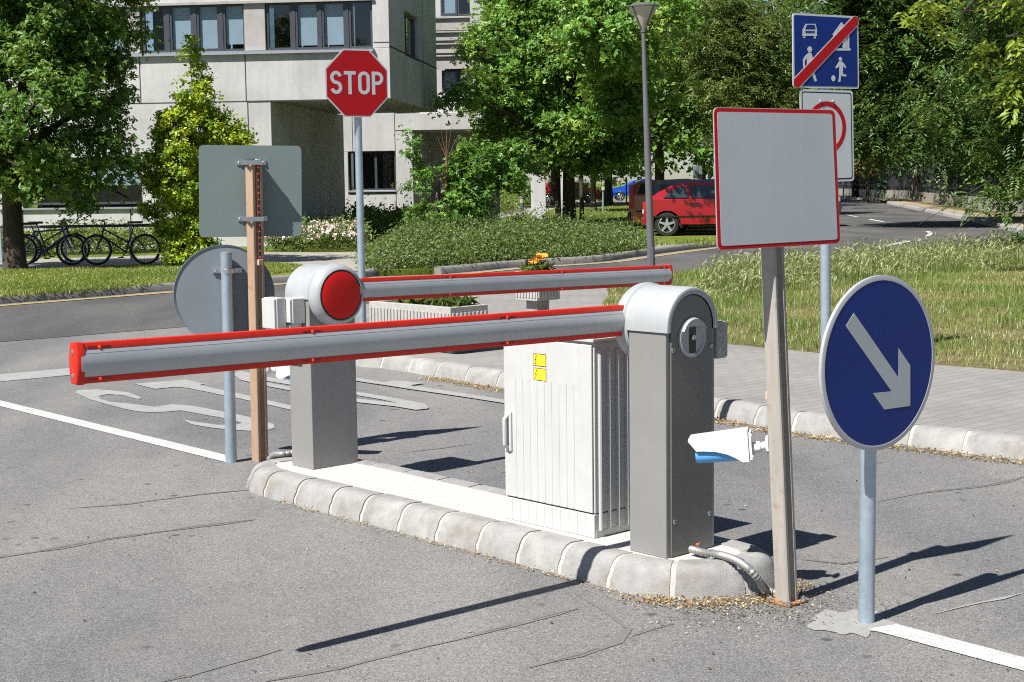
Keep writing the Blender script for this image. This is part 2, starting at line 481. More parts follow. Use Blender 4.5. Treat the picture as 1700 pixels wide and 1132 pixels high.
def kerb(name, line, h, depth, mat, stone=0.5, side=1, base=0.0, gap=0.012, gapmat=None, rnd=0.07):
    """row of bull nosed kerb stones; the traffic side is on the right of travel for side=1"""
    P = resample(line, 0.04)
    S = [0.0]
    for a, b in zip(P, P[1:]): S.append(S[-1] + (b - a).length)
    tot = S[-1]
    def at(s):
        s = max(0, min(tot, s))
        i = min(max(int(np.searchsorted(S, s)) - 1, 0), len(P) - 2)
        q = (s - S[i]) / max(1e-6, S[i + 1] - S[i])
        t = (P[min(i + 2, len(P) - 1)] - P[max(i - 1, 0)]).normalized()
        return P[i].lerp(P[i + 1], q), Vector((t.y, -t.x)) * side
    prof = [(-depth, -0.03), (-depth, h - 0.004)]
    for k in range(7):
        a = R(90 - 90 * k / 6 * 0.88)
        prof.append((-rnd - 0.02 + (rnd) * math.cos(a), h - rnd + rnd * math.sin(a)))
    prof += [(-0.006, h * 0.30), (0.004, -0.03)]
    mb = MB(); mg = 1
    s = 0.0; 
    rr = random.Random(5)
    while s < tot - 0.02:
        L = stone * rr.uniform(0.88, 1.1); e = min(tot, s + L)
        dz = rr.uniform(0.0, 0.003); dx = rr.uniform(0.0, 0.004)
        n = max(3, int((e - s) / 0.05) + 1)
        ss = [s + gap / 2 + (e - s - gap) * k / (n - 1) for k in range(n)]
        sc = [1.0] * n
        vs = []; fs = []; m = len(prof)
        for q in ss:
            c, nn = at(q)
            for (x, z) in prof:
                p = c + nn * (x + dx); vs.append((p.x, p.y, base + z + (dz if z > 0 else 0)))
        for i in range(n - 1):
            for k in range(m - 1):
                f = (i * m + k, (i + 1) * m + k, (i + 1) * m + k + 1, i * m + k + 1)
                fs.append(f if side > 0 else f[::-1])
        c0 = tuple(range(m)); c1 = tuple((n - 1) * m + k for k in range(m))
        fs += [c0, c1[::-1]] if side > 0 else [c0[::-1], c1]
        mb.add(vs, fs, 0)
        s = e
    # mortar core between the stones
    n = len(P); vs = []; fs = []; m = len(prof)
    for i in range(n):
        c, nn = at(S[i])
        for (x, z) in prof:
            p = c + nn * (x * 1.0 - 0.0022 if x > -depth else x + 0.004); vs.append((p.x, p.y, base + (z - 0.0022 if z > 0 else z)))
    for i in range(n - 1):
        for k in range(m - 1):
            f = (i * m + k, (i + 1) * m + k, (i + 1) * m + k + 1, i * m + k + 1)
            fs.append(f if side > 0 else f[::-1])
    mb.add(vs, fs, 1)
    o = mb.build(name, [mat, gapmat or M_MORTAR], None, True, 50)
    o['kind'] = 'structure'
    return o

# ---- traffic island
isl = [(2.55, -0.145), (1.95, -0.150), (1.33, -0.150), (0.69, -0.155), (0.25, -0.165), (0.02, -0.165), (-0.14, -0.10), (-0.25, 0.04), (-0.30, 0.20),
       (-0.26, 0.36), (-0.12, 0.455), (0.1, 0.475), (0.6, 0.49), (1.42, 0.51), (2.1, 0.525), (2.5, 0.52), (2.72, 0.46), (2.86, 0.32), (2.93, 0.16), (2.90, 0.0), (2.76, -0.10)]
ring = [uv(a, b) for a, b in isl]
ring_s = catmull(ring, 5, True); ring_s.append(ring_s[0])
# travel direction: front edge runs towards the camera side (u falling), traffic lies on the right
kerb('island_kerb', ring_s, 0.115, 0.15, M_KERB, 0.27, 1, rnd=0.07, gap=0.022)
sheet('island_top', offset_closed(ring_s[:-1], 0.115), 0.108, M_ISLE, thick=0.1)

# ---- right hand pavement with its kerb and the verge
KR = [g(590, 607), g(640, 612), g(720, 625), g(825, 643), g(1000, 669), g(1195, 695), g(1310, 716), g(1500, 740), g(1700, 764)]
tail = (KR[-1] - KR[-3]).normalized()
KR = [Vector((-1.0, 15.4)), Vector((-1.33, 14.5)), Vector((-1.45, 13.6))] + [Vector((p.x, p.y)) for p in KR]
KR += [KR[-1] + Vector((tail.x, tail.y)) * d for d in (1.0, 3.0, 8.0)]
KRs = catmull(KR, 6)
kerb('pavement_kerb', KRs, 0.115, 0.15, M_KERB, 0.38, 1, rnd=0.07, gap=0.024)
pin = offset_line(KRs, 0.12)
PG = [g(1010, 545, .11), g(1130, 562, .11), g(1225, 573, .11), g(1300, 580, .11), g(1550, 605, .11), g(1700, 617, .11)]
t2 = (PG[-1] - PG[-3]).normalized()
PG = [Vector((p.x, p.y)) for p in PG] + [Vector((PG[-1].x, PG[-1].y)) + Vector((t2.x, t2.y)) * d for d in (2, 8)]
far_edge = offset_line(STREET_R, -0.05)
fe = [p for p in far_edge if -3.2 < p.x < 14]
# paving: from the kerb back to the verge line
west = [Vector((1.05, 15.6)), Vector((1.05, 17.4)), Vector((1.25, 19.3)), Vector((1.3, 21.2))]
pave_poly = pin + [PG[-1]] + PG[:-1][::-1] + west + [Vector((-0.4, 19.5)), Vector((-2.2, 17.6)), Vector((-1.6, 16.2))]
sheet('pavement', pave_poly, 0.11, M_PAVE, thick=0.14)
verge_poly = west[::-1] + PG + [Vector((14, 13)), Vector((17, 34)), Vector((13.2, 36.0)), Vector((11.7, 33.6)), Vector((9.2, 29.8)), Vector((5.9, 26.6)), Vector((2.9, 23.8)), Vector((1.35, 21.7))]
sheet('grass_verge', verge_poly, 0.106, M_VERGE, thick=0.14)

# ---- far side of the street
FL = offset_line(STREET_L, 0.14)
lawn_poly = [Vector((-60, -10)), ] + [p for p in FL] + [Vector((18, 160)), Vector((-120, 160)), Vector((-120, 20))]
lawn_poly[0] = Vector((-60, 5))
sheet('lawn', lawn_poly, 0.10, M_LAWN, thick=0.14)
k1 = [p for p in STREET_L if -21 < p[0] < -4] + [(-3.4, 24.0), (-3.0, 24.6), (-3.05, 25.1)]
kerb('lawn_kerb', k1, 0.12, 0.16, M_KERB_OLD, 1.0, 1, gapmat=M_KERB, rnd=0.06)
kerb('lawn_kerb', [g(600, 463), g(640, 457), g(672, 453)], 0.13, 0.2, M_KERB_OLD, 0.9, 1, gapmat=M_KERB, rnd=0.07)
kerb('lawn_kerb', catmull(KQ, 4), 0.13, 0.2, M_KERB_OLD, 0.9, 1, gapmat=M_KERB, rnd=0.07)
# gutter strip and the yellow edge line
seg = [p for p in STREET_L if -21 < p[0] < 7]
ga = offset_line(seg, -0.02); gb = offset_line(seg, -0.30)
sheet('gutter', ga + gb[::-1], 0.008, concrete('gutter_grit', (0.26, 0.23, 0.19), 12, 0.4))
ya = offset_line(seg, -0.27); yb = offset_line(seg, -0.37)
sheet('yellow_edge_line', ya + yb[::-1], 0.012, M_YELLOW)

# paths
path_a = [g(-1400, 470, .1), g(-260, 457, .1), g(0, 450, .1), g(290, 440, .1), g(440, 437, .1), g(500, 440, .1), g(525, 447, .1), g(535, 455, .1), g(606, 449.5, .1), g(612, 440, .1), g(604, 419, .1), g(440, 419, .1), g(290, 423, .1), g(0, 432, .1), g(-260, 438, .1), g(-1400, 447, .1)]
sheet('path', path_a, 0.104, M_PATH)
path_b = [g(752, 392, .1), g(845, 384, .1), g(905, 352, .1), g(925, 344, .1), g(1060, 336, .1), g(1060, 331, .1), g(935, 333, .1), g(880, 341, .1), g(800, 360, .1), g(770, 372, .1)]
sheet('path', path_b, 0.104, concrete('path_concrete', (0.33, 0.305, 0.27), 5, 0.2))
KIN = offset_line(catmull(KQ, 4), 0.19)
path_c = [p for p in KIN if p.x > 2.9] + [g(1290, 394, .1), g(1200, 402, .1), g(1092, 406, .1), g(1080, 409, .1)]
sheet('path', path_c, 0.104, paving('pale_slabs', (0.36, 0.34, 0.31), 0.25, 0.25, 30))
sheet('soil_bed', [g(608, 450, .1), g(672, 445, .1)] + [p for p in KIN if p.x < 2.95] + [g(1085, 406, .1), g(950, 398, .1), g(760, 396, .1), g(620, 404, .1), g(604, 419, .1), g(440, 419, .1), g(440, 405, .1), g(600, 392, .1)][:-3], 0.107, M_EARTH)

# ---- painted markings
def flat(name, polys, z, mat):
    mb = MB()
    for pts in polys:
        P = [(p[0], p[1]) for p in pts]; n = len(P)
        ar = sum(P[i][0] * P[(i + 1) % n][1] - P[(i + 1) % n][0] * P[i][1] for i in range(n))
        if ar < 0: P = P[::-1]
        mb.add([(p[0], p[1], z) for p in P], [tuple(range(n))])
    o = mb.build(name, mat, None, False); o['kind'] = 'structure'; return o
G = lambda *pts: [g(x, y) for x, y in pts]
c0 = g(371, 761); c1 = g(0, 670); dd = (c1 - c0).normalized(); nn = Vector((-dd.y, dd.x, 0)) * 0.06
flat('centre_line', [[c0 + nn - dd * .15, c0 - nn * 1.0 + dd * 0.08, c1 - nn + dd * 9, c1 + nn + dd * 9]], 0.004, M_LINE)
c0 = g(1471, 1043); c1 = g(1700, 1104); dd = (c1 - c0).normalized(); nn = Vector((-dd.y, dd.x, 0)) * 0.06
flat('centre_line', [[c0 + nn, c0 - nn - dd * 0.03, c1 - nn + dd * 6, c1 + nn + dd * 6]], 0.004, M_LINE)
s0 = g(0, 622); s1 = g(110, 612); t0 = g(0, 634); dd = (s1 - s0).normalized()
flat('stop_line', [[s0 - dd * 0.55, s0 + dd * 2.6, t0 + dd * 2.6, t0 - dd * 0.55]], 0.004, M_LETTER)

def swath(ctr, width):
    """ground stroke: centre points surveyed from the photo, breadth in metres (list)"""
    P = catmull([g(x, y) for x, y in ctr], 6); n = len(P); L = []; Q = []
    for i, p in enumerate(P):
        t = (P[min(i + 1, n - 1)] - P[max(i - 1, 0)]).normalized()
        k = i / (n - 1) * (len(width) - 1); a = int(min(k, len(width) - 2)); wd = width[a] + (width[a + 1] - width[a]) * (k - a)
        L.append(p + Vector((-t.y, t.x)) * wd / 2); Q.append(p - Vector((-t.y, t.x)) * wd / 2)
    return L + Q[::-1]
lett = []
lett.append(G((124, 652), (131, 648), (160, 647), (190, 649), (213, 652), (232, 659), (236, 662), (228, 663), (205, 657), (180, 655), (164, 658), (166, 663), (184, 668), (210, 670), (240, 674), (258, 676), (285, 672), (310, 673), (340, 678), (385, 687), (428, 696), (455, 705), (456, 711), (440, 716), (415, 716), (380, 714), (345, 710), (318, 705), (303, 697), (325, 701), (360, 706), (392, 706), (402, 703), (385, 697), (350, 691), (300, 682), (280, 684), (255, 685), (230, 684), (205, 679), (175, 671), (150, 664)))
lett.append(G((222, 638), (258, 646.5), (292, 643), (312, 645), (400, 663), (500, 685), (507, 680), (410, 657), (331, 640), (340, 638), (308, 631)))
lett.append(G((385, 622), (440, 633), (520, 646), (590, 657), (632, 664), (690, 677), (712, 678), (705, 671), (632, 658), (590, 651), (520, 640), (445, 627), (400, 617)))
lett.append(G((385, 622), (400, 632), (441, 642), (520, 657), (590, 669), (655, 676), (690, 682), (710, 680), (712, 677), (690, 675), (655, 670), (590, 663), (520, 651), (441, 636), (410, 624), (400, 617)))
lett.append(G((520, 622), (590, 633.5), (625, 639), (680, 647.5), (760, 659), (850, 673), (856, 668), (770, 654.5), (706, 645), (655, 638.5), (590, 628.5), (530, 618)))
lett.append(G((625, 638.5), (655, 633.5), (706, 637.5), (685, 641), (676, 646.5), (650, 643)))
for k_, q_ in enumerate(lett): flat('road_lettering', [q_], 0.0042 + 0.0012 * k_, M_LETTER)
# marks on the far street
st = []
st.append(G((1406, 357), (1421, 359), (1427, 361), (1411, 358.6))); st.append(G((1444, 363.5), (1469, 368), (1465, 368.6), (1442, 364.8)))
st.append(G((1536, 384), (1544, 384), (1549, 388), (1544, 392), (1535, 392.5), (1542, 388)))
st.append(G((1455, 410), (1480, 405), (1512, 399.5), (1510, 402), (1482, 407.5), (1460, 412))); st.append(G((1300, 427), (1355, 423.5), (1355, 425), (1300, 429)))
flat('lane_markings', st, 0.009, M_LINE)

# tar filled cracks, patch of cement round the sign foot, faint scratch
M_TARW = paint('tar_stain', (0.158, 0.155, 0.150), 0.85, 0.2, 40)
def crack(name, ctr, wd, mat=None, jit=0.012):
    if mat is None:
        crack1('tar_stain', ctr, wd * 2.4, M_TARW, jit, 0.0024); crack1(name, ctr, wd * 0.32, M_TAR, jit, 0.0032)
    else: crack1(name, ctr, wd, mat, jit, 0.0032)
def crack1(name, ctr, wd, mat, jit, z):
    P = resample([g(x, y) for x, y in ctr], 0.09); rr = random.Random(len(ctr) * 7 + int(ctr[0][0]))
    L = []; Q = []; ph = rr.uniform(0, 6)
    for i, p in enumerate(P):
        t = (P[min(i + 1, len(P) - 1)] - P[max(i - 1, 0)]).normalized(); n = Vector((-t.y, t.x))
        c = p + n * (math.sin(i * 0.5 + ph) * jit + rr.uniform(-jit, jit) * 0.5)
        wv = wd * rr.uniform(0.25, 1.3) * (0.15 if i in (0, len(P) - 1) else 1)
        L.append(c + n * wv / 2); Q.append(c - n * wv / 2)
    mb = MB(); n = len(L)
    mb.add([(p.x, p.y, z) for p in L] + [(p.x, p.y, z) for p in Q], [(n + i, n + i + 1, i + 1, i) for i in range(n - 1) if z < .003 or mat is not M_TAR or math.sin(i * .37 + ph * 3) + .6 * math.sin(i * 1.7 + ph) > -.25])
    o = mb.build(name, mat, road, False); o['kind'] = 'structure'
crack('tar_seam', [(-40, 929), (60, 916), (175, 895), (260, 885), (425, 862)], 0.020)
crack('tar_seam', [(100, 845), (215, 837), (330, 822), (425, 812)], 0.012)
crack('tar_seam', [(270, 1135), (350, 1110), (425, 1090), (470, 1079)], 0.018)
crack('tar_seam', [(440, 1132), (560, 1108), (690, 1077), (760, 1062), (850, 1040), (965, 1012)], 0.018)
crack('tar_seam', [(875, 1108), (960, 1089), (1030, 1067), (1050, 1045), (1010, 1012), (955, 985)], 0.014)
crack('tar_seam', [(1050, 1058), (1120, 1036)], 0.012)
crack('tar_seam', [(1460, 833), (1530, 818), (1640, 805), (1710, 790)], 0.02)
crack('tar_seam', [(800, 735), (740, 744), (670, 752)], 0.008)
crack('tar_seam', [(1330, 930), (1400, 938), (1480, 925)], 0.010)
M_SCR = paint('dust_scrape', (0.30, 0.295, 0.285), 0.9, 0.3, 60)
crack('scratch', [(1550, 1022), (1600, 1007), (1660, 994), (1712, 980)], 0.02, M_SCR)
def blob(ctr, rx, ry, n=40, seed=1, z=0.0032):
    rr = random.Random(seed); c = g(*ctr); P = []
    ph = [rr.uniform(0, 6) for _ in range(5)]
    for k in range(n):
        a = 2 * math.pi * k / n; q = 1 + 0.16 * math.sin(2 * a + ph[0]) + 0.10 * math.sin(5 * a + ph[1]) + 0.09 * math.sin(9 * a + ph[2]) + rr.uniform(-0.07, 0.07)
        P.append((c.x + math.cos(a) * rx * q, c.y + math.sin(a) * ry * q))
    return P
sheet('cement_patch', blob((1414, 1034), 0.125, 0.17, 46, 3), 0.0032, concrete('cement_patch', (0.31, 0.305, 0.295), 30, 0.7))
# ------------------------------------------------------------------ street furniture materials
M_BODY = paint('grey_barrier_paint', (0.235, 0.230, 0.222), 0.42, 0.05, 5, dirt=(0.30, 0.29, 0.27), bumps=0.0, streak=0.03)
M_PANEL = paint('dark_grey_barrier_panel', (0.150, 0.146, 0.138), 0.45, 0.06, 5, bumps=0.0, streak=0.035)
M_HOOD = paint('light_grey_hood', (0.37, 0.385, 0.395), 0.38, 0.05, 6, dirt=(0.30, 0.30, 0.29), bumps=0.0, streak=0.05)
M_RED = paint('red_plastic', (0.62, 0.024, 0.010), 0.38, 0.07, 12, spec=0.4)
M_REFL = paint('red_reflector', (0.62, 0.008, 0.006), 0.5, 0.05, 14, spec=0.3)
M_BLACK = paint('black_plastic', (0.012, 0.012, 0.013), 0.4, 0.1)
M_SEAM = paint('dark_seam', (0.03, 0.03, 0.03), 0.8, 0.1)
M_STEEL = paint('zinc_screw', (0.55, 0.56, 0.58), 0.28, 0.1, 30, metal=0.9)
M_WHITE = paint('white_paint', (0.50, 0.50, 0.485), 0.42, 0.04, 8, dirt=(0.42, 0.40, 0.36), streak=0.035)
M_CAMW = paint('white_camera_shell', (0.74, 0.74, 0.73), 0.4, 0.03, 8)
M_OFFWHITE = paint('off_white_plastic', (0.55, 0.55, 0.52), 0.5, 0.06, 8, dirt=(0.5, 0.48, 0.44))
M_GREYBOX = paint('grey_junction_plastic', (0.33, 0.335, 0.32), 0.5, 0.06, 8)
def galv(name, c, rough=0.42, metal=0.55):
    m, t, b = nodes(name)
    v = voro(t, 55); n = noise(t, 6, 6, 0.7)
    col = mix(t, c, ramp(t, v.outputs['Color'], [(0.0, 0.95), (1.0, 1.05)]), 1.0, 'MULTIPLY')
    col = mix(t, col, ramp(t, n, [(0.32, 0.80), (0.7, 1.1)]), 1.0, 'MULTIPLY')
    sp = ramp(t, noise(t, 38, 5, 0.8), [(0.70, 0.0), (0.78, 0.8)])
    col = mix(t, col, (0.75, 0.77, 0.8), math_(t, 'MULTIPLY', sp, 0.6))
    setc(t, b, col); b.inputs['Roughness'].default_value = rough; b.inputs['Metallic'].default_value = metal
    return m
M_GALV = galv('galvanised_steel', (0.42, 0.50, 0.57))
M_ALUBACK = paint('sign_back_grey_green', (0.175, 0.225, 0.215), 0.5, 0.04, 3, dirt=(0.22, 0.27, 0.26), bumps=0.0, bscale=300)
M_ALUBACK2 = paint('sign_back_blue_grey', (0.20, 0.23, 0.255), 0.5, 0.06, 3, dirt=(0.22, 0.25, 0.27), bumps=0.0, bscale=300)
M_SIGNW = paint('reflective_white_sheet', (0.52, 0.555, 0.57), 0.4, 0.03, 4, bumps=0.0, bscale=400)
M_BLANK = paint('shaded_white_blank_sheet', (0.40, 0.43, 0.45), 0.45, 0.03, 4, streak=0.03, bumps=0.0, bscale=400)  # white sheet again, greyer: shade put into its colour, plus faint dirt streaks
M_SIGNB = paint('reflective_blue_sheet', (0.003, 0.024, 0.18), 0.5, 0.14, 3, spec=0.3, streak=0.05, bumps=0.0, bscale=400)
M_SIGNR = paint('reflective_red_sheet', (0.40, 0.004, 0.008), 0.5, 0.08, 5, spec=0.3)
M_ARROW = paint('reflective_grey_white_sheet', (0.44, 0.47, 0.47), 0.4, 0.04, 4)
M_RIM = paint('sign_rim_alloy', (0.50, 0.51, 0.52), 0.4, 0.08, 8, metal=0.3)

def beam_mat():
    m, t, b = nodes('brushed_alloy_boom')
    c = (0.46, 0.475, 0.49)
    sep = t.nodes.new('ShaderNodeSeparateXYZ'); t.links.new(t.nodes.new('ShaderNodeTexCoord').outputs['Object'], sep.inputs[0])
    n = noise(t, 5, 6, 0.65)
    st = noise(t, 1.0, 6, 0.8, mapping(t, (55, 2, 2.2)))
    col = ramp(t, n, [(0.3, tuple(x * .93 for x in c)), (0.7, tuple(x * 1.05 for x in c))])
    dirt = ramp(t, st, [(0.60, 0.0), (0.76, 0.5)])
    low = ramp(t, sep.outputs[2], [(0.0, 1.0), (1.0, 0.0)])
    col = mix(t, col, (0.30, 0.30, 0.30), math_(t, 'MULTIPLY', dirt, 0.55))
    z = math_(t, 'ABSOLUTE', math_(t, 'SUBTRACT', sep.outputs[2], 0.0285))
    line = math_(t, 'LESS_THAN', z, 0.0009)
    col = mix(t, col, (0.10, 0.10, 0.10), math_(t, 'MULTIPLY', line, 0.85))
    setc(t, b, col); b.inputs['Roughness'].default_value = 0.42; b.inputs['Metallic'].default_value = 0.35
    return m
M_BEAM = beam_mat()
M_LED = bpy.data.materials.new('lit_red_lamp'); M_LED.use_nodes = True
_b = M_LED.node_tree.nodes['Principled BSDF']; _b.inputs['Base Color'].default_value = (0.9, 0.03, 0.01, 1)
_b.inputs['Emission Color'].default_value = (1, 0.05, 0.02, 1); _b.inputs['Emission Strength'].default_value = 0.7

def screw(mb, M, r=0.008, h=0.003, mi=0):
    mb.lathe([(r, 0), (r, h * 0.6), (r * 0.75, h), (r * 0.45, h), (r * 0.42, h * 0.35), (0.0001, h * 0.35)], 12, mi, M)

# ------------------------------------------------------------------ the two barriers
W2, D2, ZH = 0.146, 0.098, 0.885         # half width, half depth, height of the hood axis
def arch(w, z0, zc, n=18, r=None):
    r = r or w
    return [(-w, z0)] + [(-r * math.cos(math.pi * k / n), zc + r * math.sin(math.pi * k / n)) for k in range(n + 1)] + [(w, z0)]
# local frame: x along the boom, y towards the hub, z up.  profile plane (x,z) -> matrix that maps prism z to +y
def XZ(y): return Matrix(((1, 0, 0, 0), (0, 0, -1, y), (0, 1, 0, 0), (0, 0, 0, 1)))   # prism z -> -y

def make_barrier(name, label, loc, rz, arm_len, arm_drop, arm_yaw, group):
    t = thing(name, label, 'barrier', loc, rz, group)
    mb = MB()
    mb.b2((-W2 + .004, -D2 + .006, 0), (W2 - .004, D2, 0.868))
    mb.prism(arch(W2 - .012, 0.86, ZH, r=W2 - .012), -D2, D2 - 0.012, 0, XZ(0))
    body = mb.build('housing', M_BODY, t, bevel=0.004)
    # front panel with its round top, a hair proud of the housing
    mb = MB(); mb.prism(arch(0.119, 0.004, ZH, 22), D2 - 0.008, D2 + 0.001, 0, XZ(0))
    pan = mb.build('front_panel', M_PANEL, t, bevel=0.0015)
    mb = MB()
    for sx in (-1, 1):
        mb.b2((sx * 0.1215, -D2 + .0045, 0.004), (sx * 0.1195, -D2 + .0075, ZH - 0.02))
    mb.build('panel_gap', M_SEAM, t, smooth=False)
    mb = MB()
    for sx, z in ((-0.103, 0.14), (0.103, 0.14), (-0.112, 0.80), (0.112, 0.80)):
        sc = MB(); screw(sc, Matrix.Translation((sx, -D2 - 0.001, z)) @ Matrix.Rotation(R(90), 4, 'X'), 0.009, 0.005)
        sc.lathe([(0.0035, 0.0022), (0.0035, 0.0026), (0.0001, 0.0026)], 10, 1, Matrix.Translation((sx, -D2 - 0.001, z)) @ Matrix.Rotation(R(90), 4, 'X'))
        sc.build('screw', [M_STEEL, M_BLACK], t)
    # hood: arched shell, rim turned in at the front
    mb = MB(); n = 22
    outer = arch(W2 + 0.004, 0.868, ZH, n); inner = arch(0.1225, 0.868, ZH, n)
    m = len(outer); vs = []; fs = []
    ys = [(-D2 - 0.004, inner), (-D2 - 0.010, [(p[0] * .45 + q[0] * .55, p[1] * .45 + q[1] * .55) for p, q in zip(inner, outer)]), (-D2 - 0.006, [(p[0] * .12 + q[0] * .88, p[1] * .12 + q[1] * .88) for p, q in zip(inner, outer)]), (-D2 + 0.006, outer), (D2 + 0.004, outer), (D2 + 0.004, inner)]
    for y, pr in ys: vs += [(p[0], y, p[1]) for p in pr]
    for i in range(len(ys) - 1):
        for k in range(m - 1): fs.append((i * m + k, (i + 1) * m + k, (i + 1) * m + k + 1, i * m + k + 1))
    # underside lips
    for i in range(len(ys) - 1):
        pass
    fs.append(tuple(i * m for i in range(len(ys)))[::-1]); fs.append(tuple(i * m + m - 1 for i in range(len(ys))))
    mb.add(vs, [f[::-1] for f in fs])
    mb.build('hood', M_HOOD, t, angle=50)
    # lock: dished disc with slot and key cylinder
    RY = Matrix.Translation((0.0, -D2 - 0.001, 0.842)) @ Matrix.Rotation(R(90), 4, 'X')   # lathe axis -> -y
    mb = MB(); mb.lathe([(0.078, 0.0), (0.078, 0.005), (0.074, 0.009), (0.066, 0.009), (0.060, 0.003), (0.02, 0.002), (0.0001, 0.002)], 40, 0, RY)
    # cowl over the slot
    vs = []; fs = []
    nn = 16
    for k in range(nn + 1):
        a = R(22 + 136 * k / nn); x, z = math.cos(a) * 0.074, math.sin(a) * 0.074
        zi = 0.038 + 0.004 * math.cos((k / nn - .5) * 5)
        vs += [(x, z, 0.006), (x * 0.96, z * 0.96, 0.020), (x * 0.93, max(zi, 0.03) if abs(x) < 0.06 else z * 0.9, 0.012), (x * 0.93, max(zi, 0.03) if abs(x) < 0.06 else z * 0.9, 0.002)]
    for k in range(nn):
        for q in range(3): fs.append((k * 4 + q, k * 4 + 4 + q, k * 4 + 5 + q, k * 4 + 1 + q))
    mb.add(vs, fs, 0, RY)
    lk = mb.build('lock_disc', M_HOOD, t, angle=40)
    mb = MB(); mb.b2((-0.019, -0.068, 0.0022), (0.019, 0.052, 0.0045), 0, RY)
    mb.build('slot', M_BLACK, lk, bevel=0.002)
    mb = MB(); mb.lathe([(0.011, 0.004), (0.011, 0.010), (0.009, 0.012), (0.0001, 0.012)], 18, 0, RY); mb.b2((-0.0012, -0.007, 0.012), (0.0012, 0.007, 0.0125), 1, RY)
    mb.build('key_cylinder', [M_STEEL, M_BLACK], lk)
    # hub behind the housing
    HY = Matrix.Translation((0, D2 + 0.002, ZH)) @ Matrix.Rotation(R(-90), 4, 'X')   # lathe axis -> +y
    mb = MB(); mb.lathe([(0.10, 0.0), (0.148, 0.002), (0.150, 0.010), (0.157, 0.016), (0.158, 0.036), (0.155, 0.053), (0.148, 0.068), (0.139, 0.078), (0.131, 0.082), (0.126, 0.078), (0.0001, 0.076)], 56, 0, HY)
    hub = mb.build('hub', M_HOOD, t, angle=40)
    mb = MB(); mb.lathe([(0.127, 0.0785), (0.127, 0.0805), (0.119, 0.0805)], 56, 1, HY, cap=False)
    mb.lathe([(0.119, 0.077), (0.119, 0.0825), (0.117, 0.0835), (0.06, 0.0855), (0.0001, 0.0865)], 56, 0, HY)
    mb.build('reflector', [M_REFL, M_SEAM], hub)
    # boom
    ya = D2 + 0.042
    pitch = math.atan2(arm_drop, arm_len)
    AM = Matrix.Translation((-0.112, ya, 1.012 - 0.11)) @ Matrix.Rotation(math.pi + arm_yaw, 4, 'Z') @ Matrix.Rotation(pitch, 4, 'Y')
    armE = bpy.data.objects.new('boom', None)
    L = arm_len - 0.112
    def prof_obj(nm, prof, x0, x1, mats, parent, nseg=1, **kw):
        mb = MB(); m = len(prof); vs = []; fs = []
        for i in range(nseg + 1):
            x = x0 + (x1 - x0) * i / nseg
            vs += [(x, y, z) for y, z in prof]
        for i in range(nseg):
            for k in range(m): fs.append((i * m + k, i * m + (k + 1) % m, (i + 1) * m + (k + 1) % m, (i + 1) * m + k))
        fs += [tuple(range(m - 1, -1, -1)), tuple(nseg * m + k for k in range(m))]
        mb.add(vs, fs); o = mb.build(nm, mats, parent, **kw); return o
    def lens(hw, hz, bul, n=9):
        P = [(-(hw + bul * (1 - (2 * k / (n - 1) - 1) ** 2)), -hz + 2 * hz * k / (n - 1)) for k in range(n)]
        return [(y, z) for y, z in P] + [(-y, z) for y, z in P[::-1]]
    pr = lens(0.0180, 0.041, 0.0135); pr = pr[::-1]
    boom = prof_obj('boom', pr, 0.02, L, M_BEAM, t, 1)
    boom.matrix_local = AM; WM[boom.name] = WM[t.name] @ AM
    strip = [(-0.0195, 0), (-0.0190, 0.009), (-0.0150, 0.0185), (0.0150, 0.0185), (0.0190, 0.009), (0.0195, 0)]
    top = prof_obj('top_strip', [(y, z + 0.0411) for y, z in strip][::-1], 0.02, L, M_RED, boom)
    bot = prof_obj('bottom_strip', [(y, -z - 0.0411) for y, z in strip], 0.02, L, M_RED, boom)
    # flange at the hub
    mb = MB(); fl = lens(0.022, 0.062, 0.020, 13)
    m = len(fl); vs = [(0.0, y, z) for y, z in fl] + [(0.018, y, z) for y, z in fl] + [(0.024, y * .95, z * .97) for y, z in fl]; fs = []
    for i in range(2):
        for k in range(m): fs.append((i * m + k, i * m + (k + 1) % m, (i + 1) * m + (k + 1) % m, (i + 1) * m + k))
    fs += [tuple(range(m - 1, -1, -1)), tuple(2 * m + k for k in range(m))]
    mb.add(vs, [f[::-1] for f in fs]); mb.b2((-0.05, -0.026, -0.05), (0.0, 0.026, 0.05))
    mb.build('flange', M_HOOD, boom)
    # red end cap with two screws
    mb = MB(); cp = lens(0.0175, 0.062, 0.0115, 15); m = len(cp)
    prof = [(L - 0.010, 1.0), (L + 0.006, 1.0), (L + 0.012, 0.95), (L + 0.015, 0.86)]
    vs = []; fs = []
    for x, s in prof: vs += [(x, y * s * (1 if s > .9 else .95), z * (1 - (1 - s) * .5)) for y, z in cp]
    for i in range(len(prof) - 1):
        for k in range(m): fs.append((i * m + k, i * m + (k + 1) % m, (i + 1) * m + (k + 1) % m, (i + 1) * m + k))
    fs += [tuple(range(m - 1, -1, -1)), tuple((len(prof) - 1) * m + k for k in range(m))]
    mb.add(vs, [f[::-1] for f in fs])
    for z in (0.034, -0.036):
        screw(mb, Matrix.Translation((L + 0.014, 0.0, z)) @ Matrix.Rotation(R(90), 4, 'Y'), 0.0085, 0.004, 1)
    mb.build('end_cap', [M_RED, M_STEEL], boom, angle=45)
